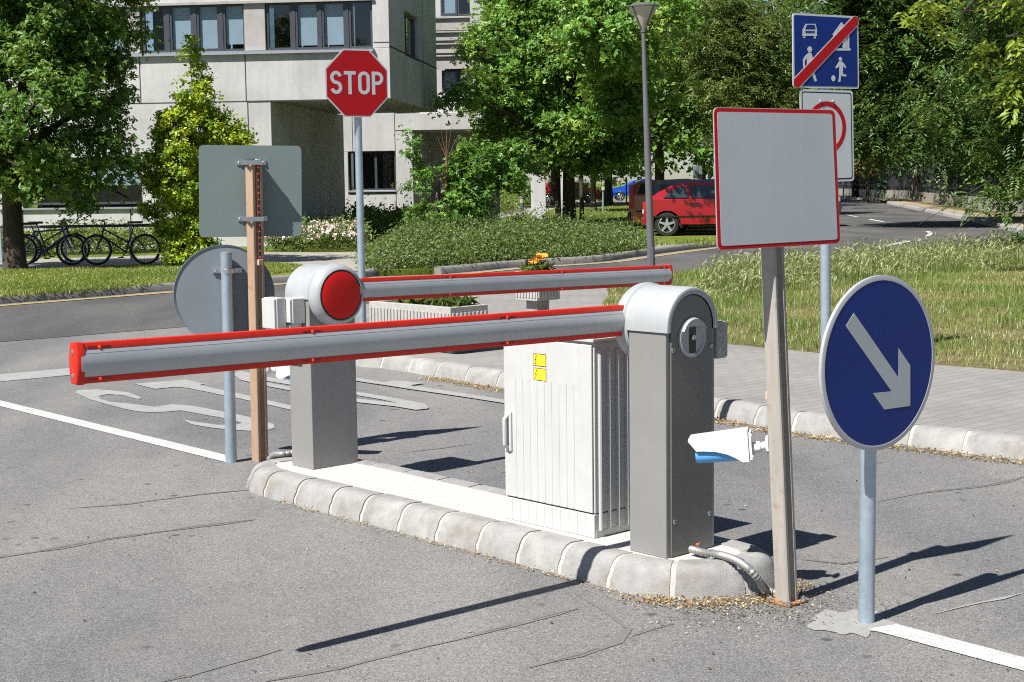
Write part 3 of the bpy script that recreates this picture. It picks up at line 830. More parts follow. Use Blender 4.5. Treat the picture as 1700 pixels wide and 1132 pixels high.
    # little lit lamps let into the strips
    for x in (0.62, 1.45, L - 0.06):
        for s in (1, -1):
            mb = MB()
            mb.b2((x - 0.035, -0.0197, s * 0.0435), (x + 0.035, 0.0197, s * 0.0500), 1)
            mb.lathe([(0.0045, 0), (0.0038, 0.0022), (0.0001, 0.003)], 10, 0, Matrix.Translation((x, -0.0197, s * 0.0467)) @ Matrix.Rotation(R(90), 4, 'X'))
            mb.lathe([(0.0045, 0), (0.0038, 0.0022), (0.0001, 0.003)], 10, 0, Matrix.Translation((x, 0.0197, s * 0.0467)) @ Matrix.Rotation(R(-90), 4, 'X'))
            mb.build('warning_lamp', [M_LED, M_REDDK], boom, bevel=0.0)
    return t
M_REDDK = paint('dark_red_lamp_lens', (0.36, 0.010, 0.006), 0.3, 0.15, 20)

RZN = R(-AU)      # local x = v, local y = u; the boom leaves along -x
near = make_barrier('parking_barrier', 'grey barrier with keyhole front, its boom reaching out over the near lane', uv(D2, W2, 0.108), RZN, 2.36, -0.030, R(-2.2), 'parking barriers')
far = make_barrier('parking_barrier', 'grey barrier with big red reflector disc, its boom crossing the far lane', uv(2.485 + D2, 0.108 + W2, 0.108), RZN + math.pi, 2.49, 0.045, R(-0.6), 'parking barriers')

# junction boxes screwed to the housings
def jbox(parent, lo, hi, mat, knock=0, lid=True, name='junction_box'):
    mb = MB(); mb.b2(lo, hi)
    o = mb.build(name, mat, parent, bevel=0.004)
    if lid:
        mb = MB(); x = lo[0] if abs(lo[0]) > abs(hi[0]) else hi[0]; s = -1 if x < 0 else 1
        mb.b2((x - 0.001 * s, lo[1] + .004, lo[2] + .004), (x + 0.014 * s, hi[1] - .004, hi[2] - .004))
        mb.build('lid', mat, o, bevel=0.004)
    if knock:
        mb = MB()
        for k in range(knock):
            z = lo[2] + (hi[2] - lo[2]) * (k + 0.6) / (knock + 0.2)
            mb.lathe([(0.0135, 0.0), (0.0135, 0.0012), (0.0118, 0.0012), (0.0118, 0.0)], 20, 0, Matrix.Translation(((lo[0] + hi[0]) / 2, lo[1], z)) @ Matrix.Rotation(R(90), 4, 'X'), cap=False)
        mb.build('knock_out', mat, o)
    return o
jbox(near, (W2, -D2 - 0.004, 0.745), (W2 + 0.056, -0.02, 0.890), M_GREYBOX, 3)
jbox(far, (W2, -0.06, 0.715), (W2 + 0.060, 0.04, 0.748), M_OFFWHITE, 0, True, 'socket_box')
jbox(far, (W2, -0.03, 0.750), (W2 + 0.075, 0.07, 0.876), M_OFFWHITE, 0, True, 'socket_box')
jbox(far, (W2 + 0.091, -0.085, 0.722), (W2 + 0.145, 0.035, 0.880), M_WHITE, 0, True, 'socket_box')

# ------------------------------------------------------------------ electricity cabinet
cab = thing('electrical_cabinet', 'white ribbed electrical cabinet with yellow hazard labels between the two barriers', 'cabinet', uv(0.972, 0.048, 0.108), RZN + math.pi)
# local: x = -v (door faces +x), y = -u
def cabinet(t):
    w, dp, h = 0.540, 0.30, 0.80
    mb = MB(); mb.b2((-dp, 0, 0), (0, w, 0.098)); mb.b2((-dp, 0, 0.1015), (-0.006, w, h))
    mb.build('cabinet_body', M_WHITE, t, bevel=0.004)
    mb = MB(); mb.b2((-dp - .012, -0.012, h), (0.012, w + 0.012, h + 0.014)); 
    mb.prism([(-dp - .008, h + .014), (0.008, h + .014), (-0.02, h + .032), (-dp + .02, h + .032)], -0.008, w + .008, 0, Matrix(((1, 0, 0, 0), (0, 0, 1, 0), (0, 1, 0, 0), (0, 0, 0, 1))))
    mb.build('roof', M_WHITE, t, bevel=0.003)
    mb = MB(); mb.b2((-0.004, 0.012, 0.104), (0.0045, w - 0.006, h - 0.012))
    d = mb.build('door', M_WHITE, t, bevel=0.003)
    rb = MB()
    for k in range(9):
        y = 0.075 + k * 0.0435
        rb.b2((0.0045, y, 0.108), (0.0062, y + 0.012, 0.620))
    rb.build('rib', M_WHITE, d, bevel=0.0012)
    rb = MB()
    for k in range(10):
        y = 0.04 + k * 0.049; rb.b2((-0.0005, y, 0.012), (0.0015, y + 0.012, 0.095))
    rb.build('plinth_rib', M_WHITE, t, bevel=0.001)
    sr = MB()
    for k in range(5):
        x = -0.035 - k * 0.052
        sr.prism([(x - 0.008, w), (x - 0.006, w + 0.008), (x, w + 0.011), (x + 0.006, w + 0.008), (x + 0.008, w)], 0.03, h - 0.035)
    sr.b2((-dp + .01, w - 0.001, 0.004), (-0.010, w + 0.0015, 0.03))
    sr.build('side_rib', M_WHITE, t)
    mb = MB(); mb.b2((0.0044, 0.020, 0.30), (0.014, 0.062, 0.47)); 
    hd = mb.build('handle', M_WHITE, t, bevel=0.006)
    mb = MB(); mb.tube([(0.014, 0.042, 0.315), (0.03, 0.042, 0.33), (0.032, 0.042, 0.44), (0.014, 0.042, 0.455)], 0.009, 10)
    mb.build('lever', M_WHITE, hd)
    M_Y = paint('hazard_yellow', (0.86, 0.62, 0.03), 0.4, 0.05)
    for z in (0.705, 0.645):
        yc = 0.236
        Mx = Matrix(((0, 0, 1, 0.0045), (1, 0, 0, yc), (0, 1, 0, z), (0, 0, 0, 1)))   # 2D (y,z) -> face, normal +x
        mb = MB(); mb.b2((-0.038, -0.026, 0), (0.038, 0.026, 0.0010), 1, Mx)
        mb.b2((-0.0355, -0.0235, 0.0010), (0.0355, 0.0235, 0.0016), 0, Mx)
        bolt = [(0.024, 0.018), (0.018, 0.0195), (0.0155, 0.002), (0.021, 0.003), (0.0175, -0.016), (0.0195, -0.0155), (0.0155, -0.021), (0.0135, -0.0145), (0.0155, -0.0150), (0.0165, -0.001), (0.0115, -0.002)]
        mb.prism([(x - 0.040, y) for x, y in bolt], 0.0016, 0.0022, 1, Mx)
        mb.build('hazard_label', [M_Y, M_BLACK], d, smooth=False)
cabinet(cab)

# ------------------------------------------------------------------ signs
class Face:
    """upright plane of a sign: survey points of the photo are read into (x across, z up) on it"""
    def __init__(s, base, az, fwd=0.0):
        s.r = azv(az); s.n = azv(az + 90); s.P = Vector(base) + s.n * fwd
        s.M = Matrix(((s.r.x, 0, s.n.x, s.P.x), (s.r.y, 0, s.n.y, s.P.y), (0, 1, 0, 0), (0, 0, 0, 1)))
    def __call__(s, x, y):
        p = on_plane(x, y, s.P, s.n); return ((p - s.P).dot(s.r), p.z)

def rrect(x0, z0, x1, z1, r, n=6):
    P = []
    for cx, cz, a0 in ((x1 - r, z1 - r, 0), (x0 + r, z1 - r, 90), (x0 + r, z0 + r, 180), (x1 - r, z0 + r, 270)):
        P += [(cx + r * math.cos(R(a0 + 90 * k / n)), cz + r * math.sin(R(a0 + 90 * k / n))) for k in range(n + 1)]
    return P
def shrink(poly, c, s): return [(c[0] + (x - c[0]) * s, c[1] + (z - c[1]) * s) for x, z in poly]
def circ(cx, cz, r, n=56, sz=1.0): return [(cx + r * math.cos(2 * math.pi * k / n), cz + r * sz * math.sin(2 * math.pi * k / n)) for k in range(n)]

def clamp(parent, F, z, w, zoff, mat=None, r=0.034, world=True):
    """pipe clamp: two ears and a band round the post"""
    mb = MB(F.M)
    mb.b2((-w / 2, z - 0.016, zoff - 0.002), (w / 2, z + 0.016, zoff + 0.010))
    mb.b2((-r - 0.006, z - 0.015, zoff - 0.05), (-r - 0.001, z + 0.015, zoff)); mb.b2((r + 0.001, z - 0.015, zoff - 0.05), (r + 0.006, z + 0.015, zoff))
    return mb.build('clamp', mat or M_STEEL, parent, world=True, bevel=0.002)

# round blue sign, near right
b = g(1438, 1033)
t = thing('direction_sign', 'round blue sign with white arrow pointing down right, on a short galvanised post', 'road sign', b)
F = Face(b, 52.5, 0.036)
mb = MB(); mb.tube([b, b + Vector((0, 0, 1.12))], 0.0285, 20)
mb.build('post', M_GALV, t, world=True)
cz = (F(1453, 457)[1] + F(1453, 747)[1]) / 2; cx = (F(1360, 602)[0] + F(1546, 602)[0]) / 2; rd = (F(1453, 457)[1] - F(1453, 747)[1]) / 2
mb = MB(F.M)
mb.lathe([(rd - 0.010, 0.0), (rd, 0.001), (rd, 0.012), (rd - 0.004, 0.0135), (rd - 0.0165, 0.0135), (rd - 0.018, 0.012)], 72, 0, Matrix.Translation((cx, cz, 0)))
mb.build('rim', M_RIM, t, world=True)
mb = MB(F.M); mb.prism(circ(cx, cz, rd - 0.0175, 72), 0.009, 0.0125); disc = mb.build('disc', M_SIGNB, t, world=True)
ar = [F(x, y) for x, y in ((1412.5, 519), (1399, 541), (1475, 649), (1444, 652), (1463, 679), (1506, 673), (1506, 606), (1487, 578), (1487, 627))]
mb = MB(F.M); mb.prism(ar, 0.0125, 0.0135); mb.build('arrow', M_ARROW, disc, world=True)
clamp(t, F, cz + 0.12, 0.16, -0.012); clamp(t, F, cz - 0.12, 0.16, -0.012)

# rusty steel post material
def rusty(name, c, c2):
    m, t, b = nodes(name)
    n = noise(t, 1.0, 8, 0.7, mapping(t, (24, 24, 2.2))); n2 = noise(t, 16, 6, 0.75)
    col = ramp(t, n, [(0.3, tuple(x * .82 for x in c)), (0.55, c), (0.75, tuple(min(1, x * 1.15) for x in c))])
    col = mix(t, col, c2, ramp(t, n2, [(0.56, 0.0), (0.70, 0.75)]))
    setc(t, b, col); b.inputs['Roughness'].default_value = 0.62; bump(t, b, n2, 0.2, 0.003)
    return m
M_RUSTP = rusty('faded_beige_post', (0.38, 0.345, 0.305), (0.27, 0.19, 0.13))
M_RUSTB = rusty('rust_brown_post', (0.40, 0.27, 0.18), (0.24, 0.13, 0.07))
M_RUST = paint('rust', (0.30, 0.14, 0.06), 0.8, 0.3, 40)

def channel_post(t, base, top, w, mat, yaw):
    """square steel post, a sunk channel with a rib down the face turned to the camera"""
    d = (Vector(top) - Vector(base)); L = d.length
    q = Vector((0, 0, 1)).rotation_difference(d)
    M = Matrix.Translation(base) @ q.to_matrix().to_4x4() @ Matrix.Rotation(yaw, 4, 'Z')
    h = w / 2; c = 0.13 * w
    # outline with small corner chamfers, the -y face grooved
    P = [(-h + .004, -h), (-h * .50, -h), (-h * .42, -h + c), (-h * .06, -h + c), (0, -h + c * .2), (h * .06, -h + c), (h * .42, -h + c), (h * .5, -h), (h - .004, -h), (h, -h + .004), (h, h - .004), (h - .004, h), (-h + .004, h), (-h, h - .004), (-h, -h + .004)]
    mb = MB(); mb.prism(P, 0, L, 0, M)
    mb.build('post', mat, t, world=True)
    return M

YAWP = R(90 - (AU + 90))     # local x -> v, local -y -> -u (towards camera right)
b = g(1306, 1000)
t = thing('blank_sign', 'blank white square sign with a thin red border on a leaning faded post', 'road sign', b)
F = Face(b + V3 * 0.0, 61.0, 0.0)
tp = on_plane(1277, 300, b, F.n)
M = channel_post(t, b + Vector((0, 0, 0.008)), tp, 0.062, M_RUSTP, YAWP)
off = (tp - b).dot(F.n) + 0.055
F = Face(b, 61.0, 0.052)
q = [F(1183, 178), F(1385, 182), F(1394, 404), (F(1190, 416))]
x0 = (q[0][0] + q[3][0]) / 2; x1 = (q[1][0] + q[2][0]) / 2; z1 = (q[0][1] + q[1][1]) / 2; z0 = (q[2][1] + q[3][1]) / 2
print('blank sign', x0, x1, z0, z1, q)
def quadr(q, r, n=6):
    """rounded corner quad from four surveyed corners TL TR BR BL"""
    P = []
    c = [Vector(p) for p in q]
    for i in range(4):
        a, b_, d = c[i - 1], c[i], c[(i + 1) % 4]
        e1 = (a - b_).normalized(); e2 = (d - b_).normalized()
        p0 = b_ + e1 * r; p1 = b_ + e2 * r
        for k in range(n + 1):
            s = k / n; P.append(tuple(p0 * (1 - s) ** 2 + b_ * 2 * s * (1 - s) + p1 * s * s))
    return P
def inset(q, d):
    c = [Vector(p) for p in q]; ctr = sum(c, Vector((0, 0))) / 4; out = []
    for p in c: out.append((p.x + (d if p.x < ctr.x else -d), p.y + (d if p.y < ctr.y else -d)))
    return out
mb = MB(F.M); mb.prism(quadr(q, 0.022), 0.0, 0.004, 0)
pn = mb.build('panel', M_RIM, t, world=True)
mb = MB(F.M); mb.prism(quadr(inset(q, 0.002), 0.022), 0.004, 0.0052); mb.build('red_border', M_SIGNR, pn, world=True)
mb = MB(F.M); mb.prism(quadr(inset(q, 0.015), 0.012), 0.0052, 0.0064); mb.build('white_face', M_BLANK, pn, world=True)
for z in (1.42, 1.68): mb = MB(F.M); mb.b2((-0.12, z - 0.015, -0.014), (0.12, z + 0.015, 0.0)); mb.build('bracket', M_STEEL, t, world=True, bevel=0.002)
mb = MB(); MP = Matrix.Translation(b) @ Matrix.Rotation(YAWP, 4, 'Z')
mb.b2((-0.055, -0.055, 0.001), (0.055, 0.055, 0.010), 0, MP)
bp = mb.build('base_plate', M_RUST, t, world=True, bevel=0.002)
for sx, sy in ((-1, -1), (1, -1), (1, 1), (-1, 1)):
    mb = MB(); T = MP @ Matrix.Translation((sx * 0.043, sy * 0.043, 0.010))
    mb.lathe([(0.013, 0), (0.013, 0.003)], 14, 0, T); mb.lathe([(0.009, 0.003), (0.009, 0.011), (0.004, 0.012), (0.004, 0.016)], 6, 0, T)
    mb.build('bolt', M_STEEL, bp, world=True)
# lamp strip on the far side of the post
d = (tp - b).normalized()
def lamp_strip(t, b, tp, side, z0, z1, nled, hw):
    """slim box with a row of little lamps along the post"""
    dv = (tp - b) / (tp - b).z
    mb = MB(); S = U3 * side
    def P(z, o, s): return b + dv * z + S * o + V3 * s
    vs = []
    for z in (z0, z1):
        for o, s in ((hw, -0.007), (hw + 0.007, -0.007), (hw + 0.007, 0.007), (hw, 0.007)): vs.append(P(z, o, s))
    mb.add(vs, [(0, 1, 2, 3), (7, 6, 5, 4), (0, 4, 5, 1), (1, 5, 6, 2), (2, 6, 7, 3), (3, 7, 4, 0)] )
    st = mb.build('light_strip', M_STRIP, t, world=True)
    for z in (z0 - 0.012, z1 + 0.012):
        mb = MB(); mb.box(P(z, hw + 0.008, 0), (0.03, 0.016, 0.032), YAWP); mb.build('end_bracket', M_STRIPB, t, world=True, bevel=0.003)
    q = (S).to_track_quat('Z', 'Y').to_matrix().to_4x4()
    for k in range(nled):
        z = z0 + (z1 - z0) * (k + 0.5) / nled
        mb = MB(); mb.lathe([(0.0036, 0), (0.0032, 0.002), (0.0001, 0.003)], 10, 0, Matrix.Translation(P(z, hw + 0.007, 0)) @ q); mb.build('red_lamp', M_LED, st, world=True)
M_STRIP = paint('brown_strip', (0.10, 0.055, 0.035), 0.5)
M_STRIPB = paint('pale_wood_bracket', (0.62, 0.47, 0.32), 0.6)
lamp_strip(t, b, tp, 1, 0.78, 1.30, 14, 0.031)

# rear square sign seen from the back, rust brown post
b = g(432, 765)
t = thing('blank_sign', 'back of a grey rectangular sign on a rust brown post with red lamps', 'road sign', b)
F0 = Face(b, 72.0)
tp = on_plane(421, 266, b, F0.n)
channel_post(t, b, tp, 0.070, M_RUSTB, YAWP)
mb = MB(); mb.b2((-0.036, -0.036, -0.001), (0.036, 0.036, 0.004), 0, Matrix.Translation(tp) @ Matrix.Rotation(YAWP, 4, 'Z')); mb.build('post_cap', M_BLACK, t, world=True, bevel=0.002)
F = Face(b, 72.0, -0.062)
q = [F(330, 240.5), F(500, 242), F(501, 391.5), F(331, 394)]
mb = MB(F.M); mb.prism(quadr(q, 0.030), 0.0, 0.004); mb.build('panel', M_ALUBACK, t, world=True)
mb = MB(F.M); mb.prism(quadr(q, 0.030), -0.0012, 0.0); mb.build('face_sheet', M_SIGNW, t, world=True)
for yy in (270, 363):
    xx = 417 + (yy - 270) * 0.02
    c = F(xx, yy)
    mb = MB(F.M @ Matrix.Translation((c[0], c[1], 0)))
    for sx in (-1, 1):
        mb.b2((sx * 0.045, -0.013, 0.004), (sx * 0.082, 0.013, 0.010)); mb.b2((sx * 0.042, -0.013, 0.004), (sx * 0.047, 0.013, 0.075))
        screw(mb, Matrix.Translation((sx * 0.068, 0, 0.010)), 0.008, 0.006)
    mb.b2((-0.047, -0.013, 0.110), (0.047, 0.013, 0.115)); mb.b2((-0.047, -0.013, 0.07), (-0.043, 0.013, 0.112)); mb.b2((0.043, -0.013, 0.07), (0.047, 0.013, 0.112))
    mb.build('clamp', M_STEEL, t, world=True, bevel=0.0015)
lamp_strip(t, b, tp, -1, 1.135, 1.665, 15, 0.036)

# rear round sign seen from the back
b = g(384, 767)
t = thing('direction_sign', 'grey back of a round sign on a short galvanised post at the far island end', 'road sign', b)
F = Face(b, 75.0, -0.052)
tp = on_plane(375.5, 421, b, F.n)
mb = MB(); mb.tube([b, tp], 0.0315, 20); mb.lathe([(0.0315, 0), (0.0325, 0.001), (0.0325, 0.008), (0.029, 0.010)], 20, 0, Matrix.Translation(tp))
mb.build('post', M_GALV, t, world=True)
cc = F(372.5, 489); rr_ = abs(F(457, 489)[0] - F(289, 489)[0]) / 2
mb = MB(F.M); mb.lathe([(rr_ - .012, 0.004), (rr_, 0.010), (rr_ + .001, -0.004), (rr_ - .012, -0.006)], 72, 0, Matrix.Translation((cc[0], cc[1], 0)), cap=False)
mb.prism(circ(cc[0], cc[1], rr_ - 0.001, 72), -0.003, 0.003)
mb.build('disc', M_ALUBACK2, t, world=True)
c = F(377, 449)
mb = MB(F.M @ Matrix.Translation((c[0], c[1], 0)))
for sx in (-1, 1):
    mb.b2((sx * 0.040, -0.013, 0.004), (sx * 0.082, 0.013, 0.016)); screw(mb, Matrix.Translation((sx * 0.066, 0, 0.016)), 0.008, 0.006); mb.b2((sx * 0.036, -0.013, 0.0), (sx * 0.041, 0.013, 0.05))
mb.lathe([(0.0325, -0.013), (0.036, -0.013), (0.036, 0.013), (0.0325, 0.013)], 24, 0, Matrix.Translation((0, 0, 0.052)) @ Matrix.Rotation(R(90), 4, 'X'), cap=False)
mb.build('clamp', M_STEEL, t, world=True, bevel=0.0015)

# STOP sign
b = g(603, 567, 0.11); 
t = thing('stop_sign', 'red octagonal stop sign on a tall grey pole in the pavement corner', 'road sign', b)
F = Face(b, 62.0, 0.045)
tp = on_plane(592, 100, b, F.n)
mb = MB(); mb.tube([b, tp], 0.034, 18); mb.build('pole', M_GALV, t, world=True)
cc = F(592.3, 138); 
Rr = 0.302 / math.cos(R(22.5))
octp = [(cc[0] + Rr * math.cos(R(22.5 + 45 * k)), cc[1] + Rr * math.sin(R(22.5 + 45 * k))) for k in range(8)]
mb = MB(F.M); mb.prism(octp, 0, 0.004); pn = mb.build('panel', M_SIGNW, t, world=True)
mb = MB(F.M); mb.prism(shrink(octp, cc, 0.955), 0.004, 0.0055); mb.build('red_face', M_SIGNR, pn, world=True)
def arcp(cx, cz, rx, rz, a0, a1, n=10): return [(cx + rx * math.cos(R(a0 + (a1 - a0) * k / n)), cz + rz * math.sin(R(a0 + (a1 - a0) * k / n))) for k in range(n + 1)]
def letter(mb, ch, x, z, w, h, s, z0, z1):
    a, c_ = w / 2 - s / 2, h / 2 - s / 2
    if ch == 'S':
        r = c_ / 2
        P = arcp(x, z + c_ - r, a, r, 15, 180, 10) + arcp(x, z + c_ - r, a, r, 190, 250, 3)[1:] 
        P += [(x, z)] + arcp(x, z - c_ + r, a, r, 70, 0, 4) + arcp(x, z - c_ + r, a, r, -10, -165, 10)
        mb.strip(P, s, z0, z1)
    elif ch == 'T':
        mb.b2((x - w / 2, z + h / 2 - s, z0), (x + w / 2, z + h / 2, z1)); mb.b2((x - s / 2, z - h / 2, z0), (x + s / 2, z + h / 2 - s, z1))
    elif ch == 'O':
        P = arcp(x, z + c_ - a, a, a, 0, 180, 10) + arcp(x, z - c_ + a, a, a, 180, 360, 10)
        mb.strip(P, s, z0, z1, closed=True)
    elif ch == 'P':
        mb.b2((x - w / 2, z - h / 2, z0), (x - w / 2 + s, z + h / 2, z1))
        r = h * 0.29 - s / 2; zc = z + c_ - r
        P = [(x - w / 2 + s, z + c_)] + arcp(x + w / 2 - s / 2 - r * 1.0, zc, r, r, 90, -90, 12) + [(x - w / 2 + s, zc - r)]
        mb.strip(P, s, z0, z1)
mb = MB(F.M)
for k, ch in enumerate('STOP'):
    letter(mb, ch, cc[0] + (-0.199, -0.068, 0.068, 0.201)[k], cc[1] + 0.003, 0.112, 0.205, 0.031, 0.0055, 0.0068)
mb.build('lettering', M_SIGNW, pn, world=True, smooth=False)
clamp(t, F, cc[1] + 0.15, 0.2, -0.012, M_GALV, 0.036); clamp(t, F, cc[1] - 0.15, 0.2, -0.012, M_GALV, 0.036)

# home zone end sign with the white plate under it
b = g(1371, 592, 0.11)
t = thing('home_zone_sign', 'blue home zone sign struck by a red bar, white plate with red ring beneath', 'road sign', b)
F = Face(b, 60.0, 0.045)
tp = on_plane(1369, 30, b, F.n)
mb = MB(); mb.tube([b, tp], 0.041, 18); mb.build('pole', M_GALV, t, world=True)
def Z(x, y): return F(1290 + x / 3.773, 10 + y / 3.773)     # survey on the enlarged view
q = [Z(93, 42), Z(505, 65), Z(511, 519), Z(97, 511)]
mb = MB(F.M); mb.prism(quadr(q, 0.03), 0, 0.006); pn = mb.build('panel', M_SIGNW, t, world=True)
mb = MB(F.M); mb.prism(quadr(inset(q, 0.016), 0.02), 0.006, 0.0075); mb.build('blue_face', M_SIGNB, pn, world=True)
mb = MB(F.M)
def pz(pts, lift=0.0, mi=0): mb.prism([Z(*p) for p in pts], 0.0075 + lift, 0.009 + lift, mi)
def picto(nm):
    global mb
    mb.build(nm, [M_SIGNW, M_SIGNB], pn, world=True, smooth=False); mb = MB(F.M)
pz([(175, 112), (236, 112), (246, 150), (244, 180), (156, 180), (156, 150)]); pz([(182, 118), (230, 118), (236, 145), (171, 145)], .0015, 1); pz([(172, 157), (230, 157), (230, 168), (172, 168)], .0015, 1)
pz([(153, 178), (246, 178), (246, 187), (153, 187)], 0.0012); pz([(159, 187), (173, 187), (173, 200), (159, 200)]); pz([(226, 187), (240, 187), (240, 203), (226, 203)])
picto('car_symbol'); pz([(400, 101), (450, 170), (432, 170), (432, 262), (407, 262), (407, 200), (380, 200), (380, 230), (347, 205), (347, 180), (343, 178)]); pz([(437, 180), (448, 180), (448, 265), (437, 265)]); pz([(350, 265), (456, 265), (456, 279), (350, 279)])
picto('house_symbol'); pz([(201 + 14 * math.cos(k * .35), 272 + 19 * math.sin(k * .35)) for k in range(18)])
pz([(195, 292), (210, 294), (219, 320), (216, 350), (222, 392), (246, 470), (233, 473), (212, 425), (200, 390), (176, 470), (163, 468), (182, 390), (184, 345), (180, 325), (169, 345), (170, 385), (160, 385), (158, 338), (172, 312)])
picto('walker_symbol'); pz([(393 + 10 * math.cos(k * .35), 332 + 13 * math.sin(k * .35)) for k in range(18)])
pz([(385, 347), (402, 347), (416, 362), (430, 386), (424, 390), (410, 375), (408, 412), (386, 412), (388, 375), (368, 391), (361, 385), (376, 362)])
pz([(386, 414), (407, 414), (412, 428), (430, 430), (430, 441), (406, 440), (398, 432), (392, 475), (380, 474), (386, 440)])
picto('child_symbol'); pz([(349 + 12 * math.cos(k * .35), 453 + 19 * math.sin(k * .35)) for k in range(18)])
picto('ball_symbol')
mb = MB(F.M); mb.prism([Z(*p) for p in ((100, 452), (466, 66), (480, 62), (501, 68), (506, 118), (140, 509), (112, 511), (97, 498))], 0.0102, 0.0115, 1)
mb.prism([Z(*p) for p in ((100, 460), (472, 68), (482, 64), (499, 70), (502, 115), (132, 508), (112, 510), (98, 497))], 0.0115, 0.0125, 0); mb.build('red_bar', [M_SIGNR, M_SIGNW], pn, world=True, smooth=False)
zt = [Z(140, 520), Z(472, 530), Z(480, 1095)]
q = [zt[0], zt[1], zt[2], (zt[0][0] + (zt[2][0] - zt[1][0]), zt[2][1] - 0.01)]
mb = MB(F.M); mb.prism(quadr(q, 0.03), 0, 0.006); pl = mb.build('plate', M_SIGNW, t, world=True)
mb = MB(F.M); mb.prism(quadr(inset(q, 0.017), 0.025), 0.006, 0.007, 1); mb.prism(quadr(inset(q, 0.027), 0.02), 0.007, 0.008, 0); mb.build('black_line', [M_SIGNW, M_BLACK], pl, world=True, smooth=False)
rc = Z(304, 762); rr2 = Z(304, 597)[1] - rc[1]
mb = MB(F.M); mb.lathe([(rr2 - 0.038, 0.008), (rr2 - 0.038, 0.0095), (rr2, 0.0095), (rr2, 0.008)], 56, 0, Matrix.Translation((rc[0], rc[1], 0)), cap=False); mb.build('red_ring', M_SIGNR, pl, world=True, smooth=False)
mb = MB(F.M)
for p in ((268, 598), (346, 597)): screw(mb, Matrix.Translation((*Z(*p), 0.008)), 0.012, 0.01)
mb.build('bolt', M_STEEL, pl, world=True)
for zz in (Z(300, 180)[1], Z(300, 400)[1], Z(300, 640)[1], Z(300, 1000)[1]): clamp(t, F, zz, 0.2, -0.012, M_GALV, 0.042)

# ------------------------------------------------------------------ cameras on the posts
def cctv(label, at, direction, drop):
    """bullet camera on a swivel arm; local x points along its view, origin at the post face"""
    t = thing('security_camera', label, 'camera', at, math.atan2(direction.y, direction.x), 'security cameras on the sign posts')
    mb = MB()
    mb.lathe([(0.036, 0.0), (0.036, 0.006), (0.030, 0.010)], 6, 0, Matrix.Rotation(R(90), 4, 'Y'))
    mb.tube([(0.008, 0, 0), (0.035, 0, -0.006)], [0.016, 0.014], 12); mb.tube([(0.03, 0.0, -0.004), (0.066, 0, -0.008)], 0.021, 14)
    for z in (0.018, -0.03): screw(mb, Matrix.Translation((0.05, -0.0215, -0.006)) @ Matrix.Rotation(R(90), 4, 'X'), 0.006, 0.003)
    mb.build('bracket', M_CAMW, t, bevel=0.0015)
    L = 0.262
    # sun shield: side profile extruded, chamfered nose and cut away flank
    prof = [(0.070, 0.062), (0.072, -0.052), (0.096, -0.052), (0.120, -0.036), (0.150, -0.020), (0.190, -0.008), (0.235, -0.003), (L, -0.002), (L + 0.028, 0.036), (L + 0.022, 0.046)]
    mb = MB(); hw = 0.042; n = len(prof)
    secs = [(-hw, 0.0), (-hw + 0.010, 0.006), (hw - 0.010, 0.006), (hw, 0.0)]
    vs = []; fs = []
    for (y, up) in secs: vs += [(x, y, z + (up if z > 0.01 else 0.0)) for x, z in prof]
    for i in range(3):
        for k in range(n): fs.append((i * n + k, i * n + (k + 1) % n, (i + 1) * n + (k + 1) % n, (i + 1) * n + k))
    fs += [tuple(range(n - 1, -1, -1)), tuple(3 * n + k for k in range(n))]
    mb.add(vs, [f[::-1] for f in fs]); mb.build('sun_shield', M_CAMW, t, bevel=0.002)
    mb = MB(); mb.b2((0.060, -0.036, -0.045), (0.070, 0.036, 0.056))
    for y, z in ((-0.03, 0.045), (-0.03, -0.034), (0.03, 0.045), (0.03, -0.034)): screw(mb, Matrix.Translation((0.060, y, z)) @ Matrix.Rotation(R(-90), 4, 'Y'), 0.006, 0.004)
    mb.build('back_plate', M_CAMW, t, bevel=0.003)
    mb = MB(); mb.lathe([(0.0001, 0.098), (0.026, 0.10), (0.030, 0.104), (0.030, 0.262), (0.028, 0.268), (0.024, 0.268), (0.022, 0.26), (0.0001, 0.259)], 28, 0, Matrix.Translation((0, 0, -0.022)) @ Matrix.Rotation(R(90), 4, 'Y'))
    mb.build('camera_body', M_CBLUE, t)
    mb = MB(); mb.lathe([(0.021, 0.2595), (0.018, 0.263), (0.0001, 0.265)], 20, 0, Matrix.Translation((0, 0, -0.026)) @ Matrix.Rotation(R(90), 4, 'Y')); mb.build('lens', M_BLACK, t)
    for o in [t]: o.rotation_euler = (0, drop, math.atan2(direction.y, direction.x))
    return t
M_CBLUE = paint('blue_camera_body', (0.10, 0.36, 0.72), 0.35, 0.05)
bq = g(1306, 1000); F = Face(bq, 61.0)
at = on_plane(1279, 738, bq, V3); at = at - V3 * 0.010
cctv('white security camera with blue body on the blank sign post beside the keyhole barrier', at, azv(282), R(5.0))
br_ = g(432, 765)
at = on_plane(437, 611, br_, V3) + V3 * 0.036
cctv('white and blue security camera on the rust brown post, mostly behind the far barrier', at, azv(102), R(5.0))

